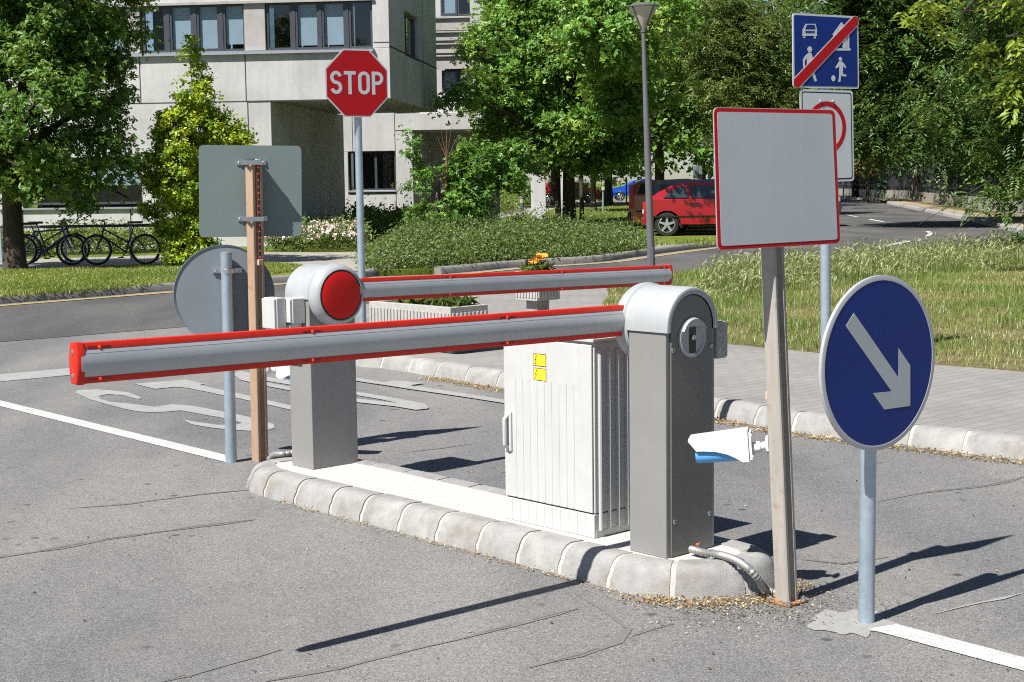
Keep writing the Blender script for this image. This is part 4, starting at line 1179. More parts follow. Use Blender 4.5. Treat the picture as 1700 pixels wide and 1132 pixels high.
# ------------------------------------------------------------------ conduits
M_FLEX = paint('flexible_steel_conduit', (0.34, 0.33, 0.31), 0.45, 0.1, 20, metal=0.5)
def conduit(label, pts, r, name='cable_conduit'):
    P3 = []
    pts = [Vector(p) for p in pts]; n = len(pts)
    for i in range(n - 1):
        a, b_, c, d = pts[max(i - 1, 0)], pts[i], pts[i + 1], pts[min(i + 2, n - 1)]
        for k in range(24):
            s = k / 24; P3.append(0.5 * ((2 * b_) + (c - a) * s + (2 * a - 5 * b_ + 4 * c - d) * s * s + (3 * b_ - a - 3 * c + d) * s ** 3))
    Q = [P3[0]]; acc = 0
    out = []; rad = []
    S = [0]
    for a, b_ in zip(P3, P3[1:]): S.append(S[-1] + (b_ - a).length)
    m = int(S[-1] / 0.0065)
    for k in range(m + 1):
        s = S[-1] * k / m; i = min(int(np.searchsorted(S, s)), len(P3) - 1); i = max(i, 1)
        f = (s - S[i - 1]) / max(1e-6, S[i] - S[i - 1]); out.append(P3[i - 1].lerp(P3[i], f)); rad.append(r * (1.0 if k % 2 else 0.72))
    mb = MB(); mb.tube(out, rad, 14)
    t = thing(name, label, 'conduit', pts[0])
    mb.build('hose', M_FLEX, t, world=True, angle=14)
    return t
z = 0.135
t = conduit('ribbed metal cable conduit running from the near barrier over the kerb', [g(1146, 911, .135), g(1165, 916, z), g(1195, 921, z), g(1222, 930, .137), g(1244, 945, .125), g(1259, 962, .085), g(1272, 978, .035), g(1288, 984, 0.02), g(1300, 985, 0.016)], 0.0155)
mb = MB(); c = g(1152, 907, .125); mb.box(c + Vector((0, 0, 0.012)), (0.05, 0.035, 0.010), R(-20)); mb.build('cover_plate', M_RUST, t, world=True, bevel=0.002)
for px in ((1181, 920), (1228, 933)):
    c = g(*px, .132); mb = MB(); mb.lathe([(0.0165, -0.007), (0.018, -0.007), (0.018, 0.007), (0.0165, 0.007)], 18, 0, Matrix.Translation(c) @ Matrix.Rotation(R(60), 4, 'Z') @ Matrix.Rotation(R(90), 4, 'Y'), cap=False); mb.box(c + Vector((-0.004, -0.018, -0.015)), (0.014, 0.012, 0.012)); mb.build('clip', M_GALV, t, world=True)
conduit('ribbed cable conduit emerging on the ground behind the far barrier', [g(447, 762, 0.02), g(455, 755, .06), g(466, 754, .11), g(480, 752, .12), g(500, 750, .12)], 0.016)

# ------------------------------------------------------------------ lamp post
b = g(1082, 462)
t = thing('street_lamp', 'tall tapering grey street lamp with a glass cone head', 'street lamp', b)
M_LAMP = paint('slate_lamp_paint', (0.125, 0.122, 0.135), 0.45, 0.06, 3)
tp = atY(1068, 50, b.y); 
mb = MB(); mb.tube([b, b.lerp(tp, 0.55), tp], [0.064, 0.049, 0.031], 20)
mb.tube([tp - Vector((0, 0, .03)), tp + Vector((0, 0, 0.11))], 0.042, 18); mb.build('pole', M_LAMP, t, world=True)
mb = MB(); c = b.lerp(tp, 0.06); mb.b2((-0.035, -0.068, -0.16), (0.035, -0.055, 0.16), 0, Matrix.Translation(b.lerp(tp, 0.085))); mb.build('service_door', M_LAMP, t, world=True, bevel=0.01)
hb = tp + Vector((0, 0, 0.03)); 
M_LGL = bpy.data.materials.new('frosted_lamp_glass'); M_LGL.use_nodes = True
_b = M_LGL.node_tree.nodes['Principled BSDF']; _b.inputs['Base Color'].default_value = (0.62, 0.58, 0.48, 1); _b.inputs['Roughness'].default_value = 0.15; _b.inputs['Transmission Weight'].default_value = 0.1
mb = MB(); mb.lathe([(0.04, 0.0), (0.22, 0.31), (0.225, 0.325)], 28, 0, Matrix.Translation(hb)); mb.build('glass_cone', M_LGL, t, world=True)
mb = MB()
for k in range(4):
    a = R(40 + 90 * k); mb.tube([hb + Vector((math.cos(a) * .06, math.sin(a) * .06, 0)), hb + Vector((math.cos(a) * .235, math.sin(a) * .235, 0.325))], 0.012, 6)
mb.build('rib', M_LAMP, t, world=True)
mb = MB(); mb.lathe([(0.20, 0.32), (0.255, 0.325), (0.255, 0.34), (0.15, 0.37), (0.12, 0.385), (0.0001, 0.39)], 28, 0, Matrix.Translation(hb)); mb.build('cap', M_LAMP, t, world=True)

# ------------------------------------------------------------------ planters
M_PLANT = concrete('white_washed_concrete', (0.40, 0.385, 0.36), 14, 0.4)
def planter(label, base, yaw, Lx, Ly, h, ped, group):
    t = thing('planter', label, 'planter', base, yaw, group)
    wl = 0.055; mb = MB()
    z0 = ped
    for lo, hi in (((0, 0, z0), (Lx, wl, h)), ((0, Ly - wl, z0), (Lx, Ly, h)), ((0, wl, z0), (wl, Ly - wl, h)), ((Lx - wl, wl, z0), (Lx, Ly - wl, h))): mb.b2(lo, hi)
    mb.b2((wl, wl, z0), (Lx - wl, Ly - wl, z0 + .03))
    n = int(Lx / 0.045)
    for k in range(n):
        x = 0.03 + (Lx - 0.06) * k / (n - 1); mb.b2((x - 0.011, -0.012, z0 + 0.03), (x + 0.011, 0.004, h - 0.05)); mb.b2((x - 0.011, Ly - 0.004, z0 + 0.03), (x + 0.011, Ly + 0.012, h - 0.05))
    n = int(Ly / 0.045)
    for k in range(n):
        y = 0.03 + (Ly - 0.06) * k / (n - 1); mb.b2((Lx - 0.004, y - 0.011, z0 + 0.03), (Lx + 0.012, y + 0.011, h - 0.05)); mb.b2((-0.012, y - 0.011, z0 + 0.03), (0.004, y + 0.011, h - 0.05))
    mb.build('trough', M_PLANT, t, bevel=0.004)
    mb = MB(); mb.b2((0.08, 0.08, 0), (Lx - 0.08, Ly - 0.08, z0)); mb.build('foot', M_KERB, t, bevel=0.01)
    mb = MB(); mb.b2((wl, wl, h - 0.08), (Lx - wl, Ly - wl, h - 0.05)); mb.build('soil', M_EARTH, t)
    return t
ca = g(746, 590, .11); 
pl1 = planter('white ribbed concrete planter with pink flowers, largely behind the near boom', ca + Vector((0.02, 0.0, 0)), R(90 - AU) , 1.12, 0.42, 0.40, 0.09, 'concrete planters')
# local x runs along u, local y along -v; shift so the near corner sits at the surveyed point
pl1.location = ca - azv(AU + 90) * -0.44 ; 
cb = g(893, 523, .11)
pl2 = planter('white ribbed concrete planter with orange flowers, seen past the far boom', cb, R(90 - AU), 0.34, 0.34, 0.48, 0.17, 'concrete planters')
pl2.location = cb + V3 * 0.17 - U3 * 0.17
# ------------------------------------------------------------------ the concrete building
M_CONC = concrete('fair_faced_concrete', (0.475, 0.472, 0.465), 0.6, 0.06, True, 0.15)
M_CONC2 = concrete('pinkish_concrete', (0.38, 0.36, 0.345), 1.6, 0.12, True, 0.15)
M_JOINT = paint('panel_joint', (0.055, 0.05, 0.045), 0.9)
M_FRAME = paint('dark_window_frame', (0.055, 0.060, 0.072), 0.4, 0.06)
M_SILL = paint('zinc_sill', (0.34, 0.37, 0.42), 0.4, 0.06, metal=0.3)
M_BLIND = paint('pale_window_blind', (0.28, 0.345, 0.39), 0.7, 0.05, 2)
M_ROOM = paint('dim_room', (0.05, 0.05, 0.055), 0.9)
def glass_mat(name, tint, refl=0.12):
    m = bpy.data.materials.new(name); m.use_nodes = True; t = m.node_tree; t.nodes.clear()
    o = t.nodes.new('ShaderNodeOutputMaterial'); tr = t.nodes.new('ShaderNodeBsdfTransparent'); tr.inputs[0].default_value = (*tint, 1)
    gl = t.nodes.new('ShaderNodeBsdfGlossy'); gl.inputs['Roughness'].default_value = 0.03
    lw = t.nodes.new('ShaderNodeLayerWeight'); lw.inputs[0].default_value = 0.5
    fr = math_(t, 'MULTIPLY', math_(t, 'POWER', lw.outputs['Facing'], 3.0), 0.6)
    mx = t.nodes.new('ShaderNodeMixShader')
    t.links.new(math_(t, 'ADD', fr, refl), mx.inputs[0]); t.links.new(tr.outputs[0], mx.inputs[1]); t.links.new(gl.outputs[0], mx.inputs[2]); t.links.new(mx.outputs[0], o.inputs[0])
    return m
M_PANE = glass_mat('window_glass', (0.86, 0.92, 0.96), 0.04)
M_PANED = glass_mat('dark_window_glass', (0.30, 0.36, 0.40), 0.10)
YF = 35.6
BA = 96.0                                     # across direction of the front (left to right)
corner = atY(648.5, 163, YF)
BX = azv(BA); BN = azv(BA - 90)               # across, and into the building
bt = thing('office_building', 'pale concrete office block with a jutting upper storey and ribbon windows', 'building', (corner.x, corner.y, 0))
BMx = Matrix(((BX.x, BN.x, 0, corner.x), (BX.y, BN.y, 0, corner.y), (0, 0, 1, 0), (0, 0, 0, 1)))   # local x across (neg = left), y into, z up
BI = BMx.inverted()
def bp(px, py, d=0.0):
    """survey on a wall d metres behind the front: (x, z)"""
    p = on_plane(px, py, Vector((corner.x, corner.y, 0)) + BN * d, BN); q = BI @ p; return q.x, q.z
BP = lambda mb, *a, **k: mb.build(*a, parent=bt, world=True, **k)
zb = bp(500, 166)[1]            # underside of the jutting storey
zsill = bp(440, 81)[1]; ztop = bp(430, 4)[1]
TOPZ = 6.5; DEP = 7.2; DB = 11.6
xr = bp(453, 300)[0]            # left edge of the passage
xgL = bp(232, 50)[0]; xgR = bp(405, 50)[0]; xhL = bp(440, 50)[0]; xhR = bp(618.5, 50)[0]
g2L, g2R = bp(100, 50)[0], bp(209, 50)[0]
def wallbox(mb, x0, x1, y0, y1, z0, z1, mi=0): mb.b2((x0, y0, z0), (x1, y1, z1), mi)
mb = MB(BMx)
XL = -19.0
wallbox(mb, XL, 0, 0, 0.3, zb, zsill - 0.04)                      # band under the windows
wallbox(mb, XL, 0, 0, 0.3, ztop, TOPZ)
for a, b_ in ((xhR, 0.0),): wallbox(mb, a, b_, 0, 0.3, zsill - 0.04, ztop)
wallbox(mb, -0.3, 0, 0.3, 2.1, zb, TOPZ); wallbox(mb, -0.3, 0, 4.2, DEP, zb, TOPZ); wallbox(mb, -0.3, 0, 2.1, 4.2, zb, zsill - 0.04); wallbox(mb, -0.3, 0, 2.1, 4.2, ztop, TOPZ)   # side wall with window gap
wallbox(mb, XL, -0.3, 0.3, DEP, zb, zb + 0.3)                      # floor slab
wallbox(mb, XL, 0, 0.0, DEP, TOPZ, TOPZ + 0.3)
wallbox(mb, XL, xr, 0.012, 0.3, bp(60, 343)[1] * 0 + 0.0, bp(100, 344)[1] - 0.03)     # low wall, ground floor
wallbox(mb, XL, xr, 0.012, 0.3, bp(100, 262)[1], zb - 0.002)
xa = bp(37, 320)[0]; xb_ = bp(236, 320)[0]
wallbox(mb, xb_, xr, 0.012, 0.3, bp(100, 344)[1] - 0.03, bp(100, 262)[1]); wallbox(mb, XL, xa, 0.012, 0.3, bp(100, 344)[1] - 0.03, bp(100, 262)[1])
wallbox(mb, xr - 0.3, xr, 0.3, 8.0, 0, zb - 0.002)                  # passage side wall
BP(mb, 'wall', M_CONC, smooth=False, bevel=0.012)
mb = MB(BMx)
for a, b_ in ((g2R, xgL), (xgR, xhL), (XL, g2L)): wallbox(mb, a, b_, 0.02, 0.3, zsill - 0.04, ztop)
BP(mb, 'pillar', M_CONC2, smooth=False, bevel=0.01)
# dark joints between the cast panels
mb = MB(BMx)
def joint(x0, z0, x1, z1, y=-0.003, w=0.026):
    if x0 == x1: mb.b2((x0 - w / 2, y, z0), (x0 + w / 2, y + 0.02, z1))
    else: mb.b2((x0, y, z0 - w / 2), (x1, y + 0.02, z0 + w / 2))
for px in (232, 407.5): x = bp(px, 120)[0]; joint(x, zb, x, zsill - 0.06)
joint(bp(407.5, 120)[0], bp(410, 169)[1] + 0.01, 0, 0, w=0.02); joint(xhR + 0.02, bp(640, 70)[1], 0, 0)
x = bp(217, 370)[0]; joint(x, 0, x, bp(100, 344)[1] - 0.05, 0.008); x = bp(38, 370)[0]; joint(x, 0, x, bp(100, 344)[1] - 0.05, 0.008)
x = bp(415, 300)[0]; joint(x, 0, x, zb, 0.008)
joint(XL, zb + 0.0, xr, 0, 0.004, 0.02)
mb.b2((-0.01, 0.0, zsill - 0.02), (0.003, DEP, zsill + 0.02)); mb.b2((-0.01, 4.9, zb), (0.003, 4.93, TOPZ))
BP(mb, 'panel_joint', M_JOINT, smooth=False)
# ledges
mb = MB(BMx)
mb.b2((XL, -0.10, zsill - 0.07), (xhR + 0.02, 0.30, zsill - 0.038)); mb.b2((XL, -0.10, zsill - 0.12), (xhR + 0.02, -0.085, zsill - 0.038))
mb.b2((xa - .6, -0.06, bp(100, 344)[1] - 0.05), (xb_ + .05, 0.3, bp(100, 344)[1] - 0.015))
BP(mb, 'sill', M_SILL, smooth=False)
mb = MB(BMx); mb.b2((XL, -0.06, ztop - 0.02), (xhR + 0.05, 0.0, ztop + 0.04)); BP(mb, 'fascia_ledge', M_CONC2, smooth=False)
def window(x0, x1, z0, z1, y=0.07, blind=None, mull=(), dark=False, plant=False, side=False, ft=0.055):
    """frame with its glass and, where drawn, a blind behind it; side=True faces the right flank"""
    mb = MB(BMx)
    for a, b_, c, d in ((x0, x1, z0, z0 + ft), (x0, x1, z1 - ft, z1), (x0, x0 + ft, z0 + ft, z1 - ft), (x1 - ft, x1, z0 + ft, z1 - ft)): mb.b2((a, y, c), (b_, y + 0.09, d))
    for m in mull: mb.b2((m - ft * .7, y + .002, z0 + ft), (m + ft * .7, y + 0.085, z1 - ft))
    f = mb.build('window', M_FRAME, bt, smooth=False, world=True)
    mb = MB(BMx); mb.add([(x0 + ft, y + .04, z0 + ft), (x1 - ft, y + .04, z0 + ft), (x1 - ft, y + .04, z1 - ft), (x0 + ft, y + .04, z1 - ft)], [(0, 1, 2, 3)]); mb.build('pane', M_PANED if dark else M_PANE, f, smooth=False, world=True)
    if blind is not None:
        mb = MB(BMx); mb.b2((x0 + ft, y + 0.075, z0 + ft + blind * (z1 - z0)), (x1 - ft, y + 0.082, z1)); mb.build('blind', M_BLIND, f, smooth=False, world=True)
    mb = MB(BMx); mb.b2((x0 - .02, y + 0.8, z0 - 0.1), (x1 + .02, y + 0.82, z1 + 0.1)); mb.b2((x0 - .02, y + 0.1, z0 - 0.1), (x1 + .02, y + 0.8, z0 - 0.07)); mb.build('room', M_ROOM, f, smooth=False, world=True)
zs0 = zsill - 0.03
def X(px): return bp(px, 45)[0]
for a, b_, bl in ((235, 274, None), (280, 319, 0.02), (325, 363, 0.02), (369, 406, 0.10)): window(X(a), X(b_), zs0, ztop, blind=bl)
for a, b_, bl, dk in ((441, 484, None, True), (489, 529, 0.04, False), (533, 573, 0.04, False), (578, 618, None, True)): window(X(a), X(b_), zs0, ztop, blind=bl, dark=dk)
for a, b_, bl in ((104, 150, 0.02), (156, 205, 0.03)): window(X(a), X(b_), zs0, ztop, blind=bl)
window(-0.30 + xa * 0 + xa + .3, xb_, bp(100, 340)[1], bp(100, 262)[1], y=0.10, blind=0.35, mull=(xa * .5 + xb_ * .5,))
for a, b_ in ((274, 280), (319, 325), (363, 369), (484, 489), (529, 533), (573, 578)): mb = MB(BMx); mb.b2((X(a), 0.055, zs0), (X(b_), 0.20, ztop)); BP(mb, 'mullion', M_FRAME, smooth=False)
# flank window of the jutting storey
mb = MB(BMx)
for a, b_, c, d in ((2.1, 4.2, zsill - .04, zsill + .03), (2.1, 4.2, ztop - .07, ztop), (2.1, 2.17, zsill, ztop), (4.13, 4.2, zsill, ztop), (2.85, 2.92, zsill, ztop)): mb.b2((-0.2, a, c), (-0.1, b_, d))
f = mb.build('window', M_FRAME, bt, smooth=False, world=True)
mb = MB(BMx); mb.b2((-0.156, 2.17, zsill), (-0.15, 4.13, ztop)); mb.build('pane', glass_mat('mirror_like_glass', (0.2, 0.25, 0.3), 0.55), f, smooth=False, world=True)
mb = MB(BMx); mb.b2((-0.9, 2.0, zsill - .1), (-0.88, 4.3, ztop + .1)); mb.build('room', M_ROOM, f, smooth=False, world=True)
# rear wing
def X2(px, py=200): return bp(px, py, DB)[0]
def Z2(py, px=620): return bp(px, py, DB)[1]
XWL = X2(535)
xw0, xw1, xp1, xq1 = X2(575), X2(655), X2(684), X2(731)
zw1, zw0 = Z2(251), Z2(316)
mb = MB(BMx); y0 = DB
wallbox(mb, XWL, xw1, y0, y0 + .3, zw1, 9.0); wallbox(mb, XWL, xw0 + 0.02, y0, y0 + .3, 0, zw1); wallbox(mb, xw0 + .02, xw1, y0, y0 + .3, 0, zw0)
wallbox(mb, xw1 + .0, xp1, y0 - 0.0, y0 + .3, 0, Z2(216, 700))                            # pier
zbm0, zbm1 = Z2(216, 700), Z2(188, 700)
wallbox(mb, xw1, X2(806), y0, y0 + 3.4, zbm0 + 0.0, zbm1)                                  # beam
wallbox(mb, xp1 - .3, xp1, y0 + .3, y0 + 3.4, 0, zbm0); wallbox(mb, xp1, X2(806), y0 + 3.4, y0 + 3.7, 0, 9.0)
wallbox(mb, X2(783), X2(806), y0, y0 + .3, zbm1, 9.0)                                      # white pilaster
wallbox(mb, X2(806) - .3, X2(806), y0 + .3, y0 + 3.4, zbm1, 9.0)
BP(mb, 'wall', M_CONC, smooth=False, bevel=0.012)
for xa_, xc_, yy in ((836, 865, 9.0), (880, 905, 12.0)): mb = MB(BMx); wallbox(mb, X2(xa_), X2(xc_), y0 + yy, y0 + yy + .3, 0, 4.2); BP(mb, 'end_wall', M_CONC, smooth=False)
mb = MB(BMx)
mb.b2((xw0, y0 - .05, zw0 - 0.05), (xw1, y0 + .3, zw0 - 0.01)); BP(mb, 'sill', M_SILL, smooth=False)
x7 = X2(727); x8 = X2(783)
mb = MB(BMx)
for a, b_ in ((24, 45), (48, 64), (68, 85), (88, 112)):
    z1_, z0_ = bp(750, a, DB)[1], bp(750, b_, DB)[1]; mb.b2((xw1 - .3, y0 + 0.5, z0_), (x8, y0 + 0.56, z1_ - 0.05)); mb.b2((xw1 - .3, y0 + 0.42, z1_ - 0.06), (x8, y0 + 0.58, z1_ - 0.02))
BP(mb, 'louvre', M_CONC2, smooth=False)
for za, zc in ((190, 153), (110, 22), (-60, -240)): mb = MB(BMx); wallbox(mb, xw1 - 0.3, x8, y0 + .8, y0 + 1.1, bp(750, za, DB)[1], bp(750, zc, DB)[1]); BP(mb, 'spandrel', M_CONC, smooth=False)
mb = MB(BMx); wallbox(mb, xw1 - .3, xw1 - 0.0, y0 + 0.3, y0 + .8, zbm1, 9); BP(mb, 'return_wall', M_CONC, smooth=False)
xm = (X2(728) + x8) / 2
window(X2(728), xm, bp(750, 152, DB)[1], bp(750, 113, DB)[1], y0 + 0.85, 0.02); window(xm + .02, x8, bp(750, 152, DB)[1], bp(750, 113, DB)[1], y0 + 0.85, 0.1)
window(X2(728), xm, bp(750, 21, DB)[1], bp(750, -55, DB)[1], y0 + 0.85, 0.02); window(xm + .02, x8, bp(750, 21, DB)[1], bp(750, -55, DB)[1], y0 + 0.85, None, dark=True)
mb = MB(BMx); 
joint_ = lambda x0, z0, x1, z1: mb.b2((x0, y0 - .003, z0), (x1, y0 + .01, z1))
joint_(xw1 - .012, 0, xw1 + .012, Z2(190)); joint_(xw1, zbm0 - .015, X2(684), zbm0 + .015); x = X2(584); joint_(x, zw1, x + .02, zbm1); x = X2(657); joint_(xw0, zw0 - .09, xw1, zw0 - .06)
for py in (24, 88): z = bp(795, py, DB)[1]; joint_(X2(783), z - .015, X2(806), z + .015)
BP(mb, 'panel_joint', M_JOINT, smooth=False)
xv = X2(620)
window(xw0 + .02, xw1, zw0, zw1, y0 + 0.12, None, (X2(621),), True)

# ------------------------------------------------------------------ foliage makers
def rnd_unit(n):
    v = rng.normal(size=(n, 3)); return v / np.linalg.norm(v, axis=1, keepdims=True)

def leaves(name, C, N, size, tint, mat, parent=None, aspect=0.55, kind=None, fold=0.25, T=None, lobed=False):
    """one folded leaf per centre; N normals, size lengths"""
    n = len(C); t = rnd_unit(n) if T is None else T + 0.25 * rng.normal(size=(n, 3))
    t -= (t * N).sum(1, keepdims=True) * N; t /= np.linalg.norm(t, axis=1, keepdims=True) + 1e-9
    b = np.cross(N, t); s = size[:, None]
    if lobed:      # three narrow lobes fanning from one stalk
        B0 = C - t * s * 0.5; Vs = []
        for an, ln in ((0.0, 1.0), (0.85, 0.72), (-0.85, 0.72)):
            d_ = t * math.cos(an) + b * math.sin(an) - N * (0.12 if an else 0.0); e_ = np.cross(N, d_); q = np.empty((n, 4, 3)); l_ = s * ln * rng.uniform(.75, 1.1, (n, 1))
            q[:, 0] = B0; q[:, 2] = B0 + d_ * l_ - N * l_ * .1; q[:, 1] = B0 + d_ * l_ * .6 + e_ * l_ * .22 + N * l_ * .06; q[:, 3] = B0 + d_ * l_ * .6 - e_ * l_ * .22 + N * l_ * .06
            Vs.append(q)
        V = np.concatenate(Vs, 0); base = np.arange(3 * n)[:, None] * 4
        F = np.concatenate([base + np.array([[0, 1, 2]]), base + np.array([[0, 2, 3]])], 0)
        if parent is not None and parent.name in WM:
            I = np.array(WM[parent.name].inverted()); V = V.reshape(-1, 3) @ I[:3, :3].T + I[:3, 3]
        return np_mesh(name, V.reshape(-1, 3), F, mat, parent, np.repeat(np.tile(np.clip(tint, 0, 1), 3), 4), 3)
    V = np.empty((n, 4, 3))
    V[:, 0] = C - t * s * 0.5; V[:, 2] = C + t * s * 0.5 - N * s * 0.08
    V[:, 1] = C + b * s * aspect * 0.5 + N * s * fold * 0.3; V[:, 3] = C - b * s * aspect * 0.5 + N * s * fold * 0.3
    base = np.arange(n)[:, None] * 4
    F = np.concatenate([base + np.array([[0, 1, 2]]), base + np.array([[0, 2, 3]])], 0)
    if parent is not None and parent.name in WM:
        I = np.array(WM[parent.name].inverted()); V = V.reshape(-1, 3) @ I[:3, :3].T + I[:3, 3]
    o = np_mesh(name, V.reshape(-1, 3), F, mat, parent, np.repeat(np.clip(tint, 0, 1), 4), 3)
    if kind: o['kind'] = kind
    return o

def crown_clumps(blobs, n, shell=0.5):
    bl = np.array(blobs, float); vol = bl[:, 3] * bl[:, 4] * bl[:, 5]
    k = rng.choice(len(bl), n, p=vol / vol.sum()); d = rnd_unit(n)
    r = shell + (1 - shell) * rng.random(n) ** 0.45
    wob = 1 + 0.13 * np.sin(d[:, 0] * 5 + bl[k, 0] * 3) + 0.12 * np.sin(d[:, 2] * 7 + d[:, 1] * 4 + bl[k, 2])
    P = bl[k, :3] + d * (r * wob)[:, None] * bl[k, 3:6]
    return P, d

def crown(name, blobs, n_clump, per, clump_r, leaf, mat, parent, shell=0.5, hang=0.0, aspect=0.6, zmin=None, hole=0.25, upb=0.6, tm=0.5, lobed=False):
    P, D = crown_clumps(blobs, n_clump, shell)
    # gaps: drop clumps where a slow pattern is low
    q = np.sin(P[:, 0] * 2.3 + P[:, 2] * 1.7) + np.sin(P[:, 1] * 2.1 - P[:, 2] * 2.9 + 1.3) + 0.9 * np.sin(P[:, 0] * 4.7 - P[:, 1] * 3.1)
    keep = q > np.quantile(q, hole * 0.6) - rng.random(len(P)) * 0.8
    P, D = P[keep], D[keep]
    if zmin is not None: ok = P[:, 2] > zmin; P, D = P[ok], D[ok]
    n = len(P); cr = clump_r * rng.uniform(0.6, 1.3, n); ct = rng.normal(tm, 0.17, n)
    k = np.repeat(np.arange(n), per); m = len(k)
    off = rng.normal(size=(m, 3)) * 0.5; off[:, 2] *= 0.7
    C = P[k] + off * cr[k][:, None]
    if hang: C[:, 2] -= hang * np.abs(off[:, 0] * off[:, 1])
    N = D[k] * 0.55 + np.array([0, 0, upb]) + rng.normal(size=(m, 3)) * 0.55; N /= np.linalg.norm(N, axis=1, keepdims=True)
    sz = leaf * rng.uniform(0.6, 1.3, m)
    return leaves(name, C, N, sz, ct[k] + rng.normal(0, 0.14, m), mat, parent, aspect, lobed=lobed), P

def limb_pts(a, b, sag=0.1, n=5):
    a, b = Vector(a), Vector(b); out = []
    side = Vector((random.uniform(-1, 1), random.uniform(-1, 1), 0)) * (b - a).length * 0.07
    for k in range(n + 1):
        s = k / n; out.append(a.lerp(b, s) + side * math.sin(s * 3.14) + Vector((0, 0, sag * (b - a).length * math.sin(s * 3.14))))
    return out

def bark(name, c):
    m, t, b = nodes(name)
    n = noise(t, 1.0, 8, 0.75, mapping(t, (16, 16, 3))); setc(t, b, ramp(t, n, [(0.35, tuple(x * .5 for x in c)), (0.6, c), (0.75, tuple(x * 1.4 for x in c))]))
    b.inputs['Roughness'].default_value = 0.95; bump(t, b, n, 0.8, 0.03); return m
M_BARK = bark('dark_bark', (0.075, 0.058, 0.043)); M_BARKL = bark('grey_brown_bark', (0.15, 0.12, 0.09))

def tree(name, label, base, h_trunk, r, blobs, n_clump, per, clump_r, leaf, mat, group=None, limbs=10, bmat=None, lean=(0, 0), **kw):
    base = Vector(base); t = thing(name, label, 'tree' if name.endswith('tree') else 'shrub', base, 0, group)
    cr, P = crown('crown', blobs, n_clump, per, clump_r, leaf, mat, t, **kw)
    mb = MB(); top = base + Vector((lean[0], lean[1], h_trunk))
    tp = [base + Vector((0, 0, -0.1)), base + Vector((0, 0, 0.12)), base.lerp(top, 0.4), base.lerp(top, 0.75), top]
    mb.tube(tp, [r * 1.45, r * 1.1, r * 0.92, r * 0.85, r * 0.75], 12)
    bl = sorted(blobs, key=lambda q: -q[3])
    hi = max(q[2] for q in blobs); apex = Vector((np.mean([q[0] for q in blobs]), np.mean([q[1] for q in blobs]), hi))
    mb.tube(limb_pts(top - Vector((0, 0, .05)), apex, 0.0), [r * .74, r * .6, r * .45, r * .3, r * .2, r * .08], 8)
    for q in bl[:limbs]:
        c = Vector(q[:3]); st = base.lerp(top, random.uniform(0.8, 1.0)) if c.z < top.z + 1.5 else top.lerp(apex, random.uniform(0.0, 0.5))
        mb.tube(limb_pts(st, c, 0.08), [r * .5, r * .4, r * .32, r * .24, r * .16, r * .08], 6)
    # twigs out to a sample of the leaf clumps
    for i in rng.choice(len(P), min(len(P), 5 * limbs), replace=False):
        p = Vector(P[i]); q = min(bl, key=lambda q: (Vector(q[:3]) - p).length); mb.tube(limb_pts(Vector(q[:3]), p, 0.05, 3), [r * .16, r * .11, r * .07, r * .03], 4)
    mb.build('trunk', bmat or M_BARK, t, world=True)
    return t

L_OAK = leaf_mat('oak_leaf', [(0.0, (0.024, 0.068, 0.009)), (0.45, (0.064, 0.158, 0.018)), (0.75, (0.115, 0.235, 0.030)), (1.0, (0.20, 0.28, 0.05))], 0.22)
L_MAPLE = leaf_mat('bright_leaf', [(0.0, (0.034, 0.095, 0.012)), (0.45, (0.085, 0.215, 0.028)), (0.75, (0.150, 0.315, 0.042)), (1.0, (0.30, 0.43, 0.07))], 0.25)
L_YEL = leaf_mat('yellow_green_leaf', [(0.0, (0.08, 0.16, 0.008)), (0.4, (0.215, 0.345, 0.018)), (0.75, (0.40, 0.51, 0.026)), (1.0, (0.60, 0.58, 0.03))], 0.28)
L_DARK = leaf_mat('dark_acacia_leaf', [(0.0, (0.014, 0.040, 0.008)), (0.5, (0.042, 0.110, 0.018)), (0.8, (0.09, 0.180, 0.030)), (1.0, (0.20, 0.27, 0.06))], 0.2)
L_ACAC = leaf_mat('acacia_leaf', [(0.0, (0.020, 0.060, 0.010)), (0.5, (0.055, 0.135, 0.022)), (0.8, (0.11, 0.20, 0.034)), (1.0, (0.22, 0.28, 0.05))], 0.22)
L_JUN = leaf_mat('low_shrub_leaf', [(0.0, (0.022, 0.048, 0.010)), (0.5, (0.070, 0.122, 0.022)), (0.8, (0.13, 0.175, 0.036)), (1.0, (0.16, 0.16, 0.05))], 0.2)
L_HEDGE = leaf_mat('hedge_leaf', [(0.0, (0.05, 0.09, 0.015)), (0.5, (0.10, 0.165, 0.025)), (1.0, (0.20, 0.25, 0.04))], 0.3)

def T(px, py, Y):   # crown lobe centres read off the photo at a known distance
    return atY(px, py, Y)
# --- left oak
b = g(25, 447, .1); Y = b.y; k = Y / FPX
def lobe(px, py, dY, rx, rz, ry=None): p = T(px, py, Y + dY); return (p.x, p.y, p.z, rx * k, (ry or rx) * k, rz * k)
tree('oak_tree', 'dark green oak beside the bicycles at the left edge', b, 2.0, 0.19,
     [lobe(-60, 100, 0, 130, 130), lobe(40, 40, .3, 130, 110), lobe(60, 170, -.8, 110, 90), lobe(140, 110, 0, 85, 90), lobe(190, 60, .3, 55, 60), lobe(110, 250, -.6, 95, 60), lobe(200, 160, .2, 50, 50), lobe(0, 260, -.9, 90, 55), lobe(160, 310, -.2, 60, 40), lobe(60, 300, .5, 90, 40), lobe(215, 330, 0, 28, 24), lobe(140, 350, -.2, 34, 18), lobe(160, -40, 0, 90, 50), lobe(-80, 240, 0, 90, 80), lobe(40, -60, 0, 140, 80)],
     1000, 66, 0.32, 0.125, L_OAK, lobed=True, limbs=20, shell=0.35, hole=0.8, tm=0.58, aspect=0.8)
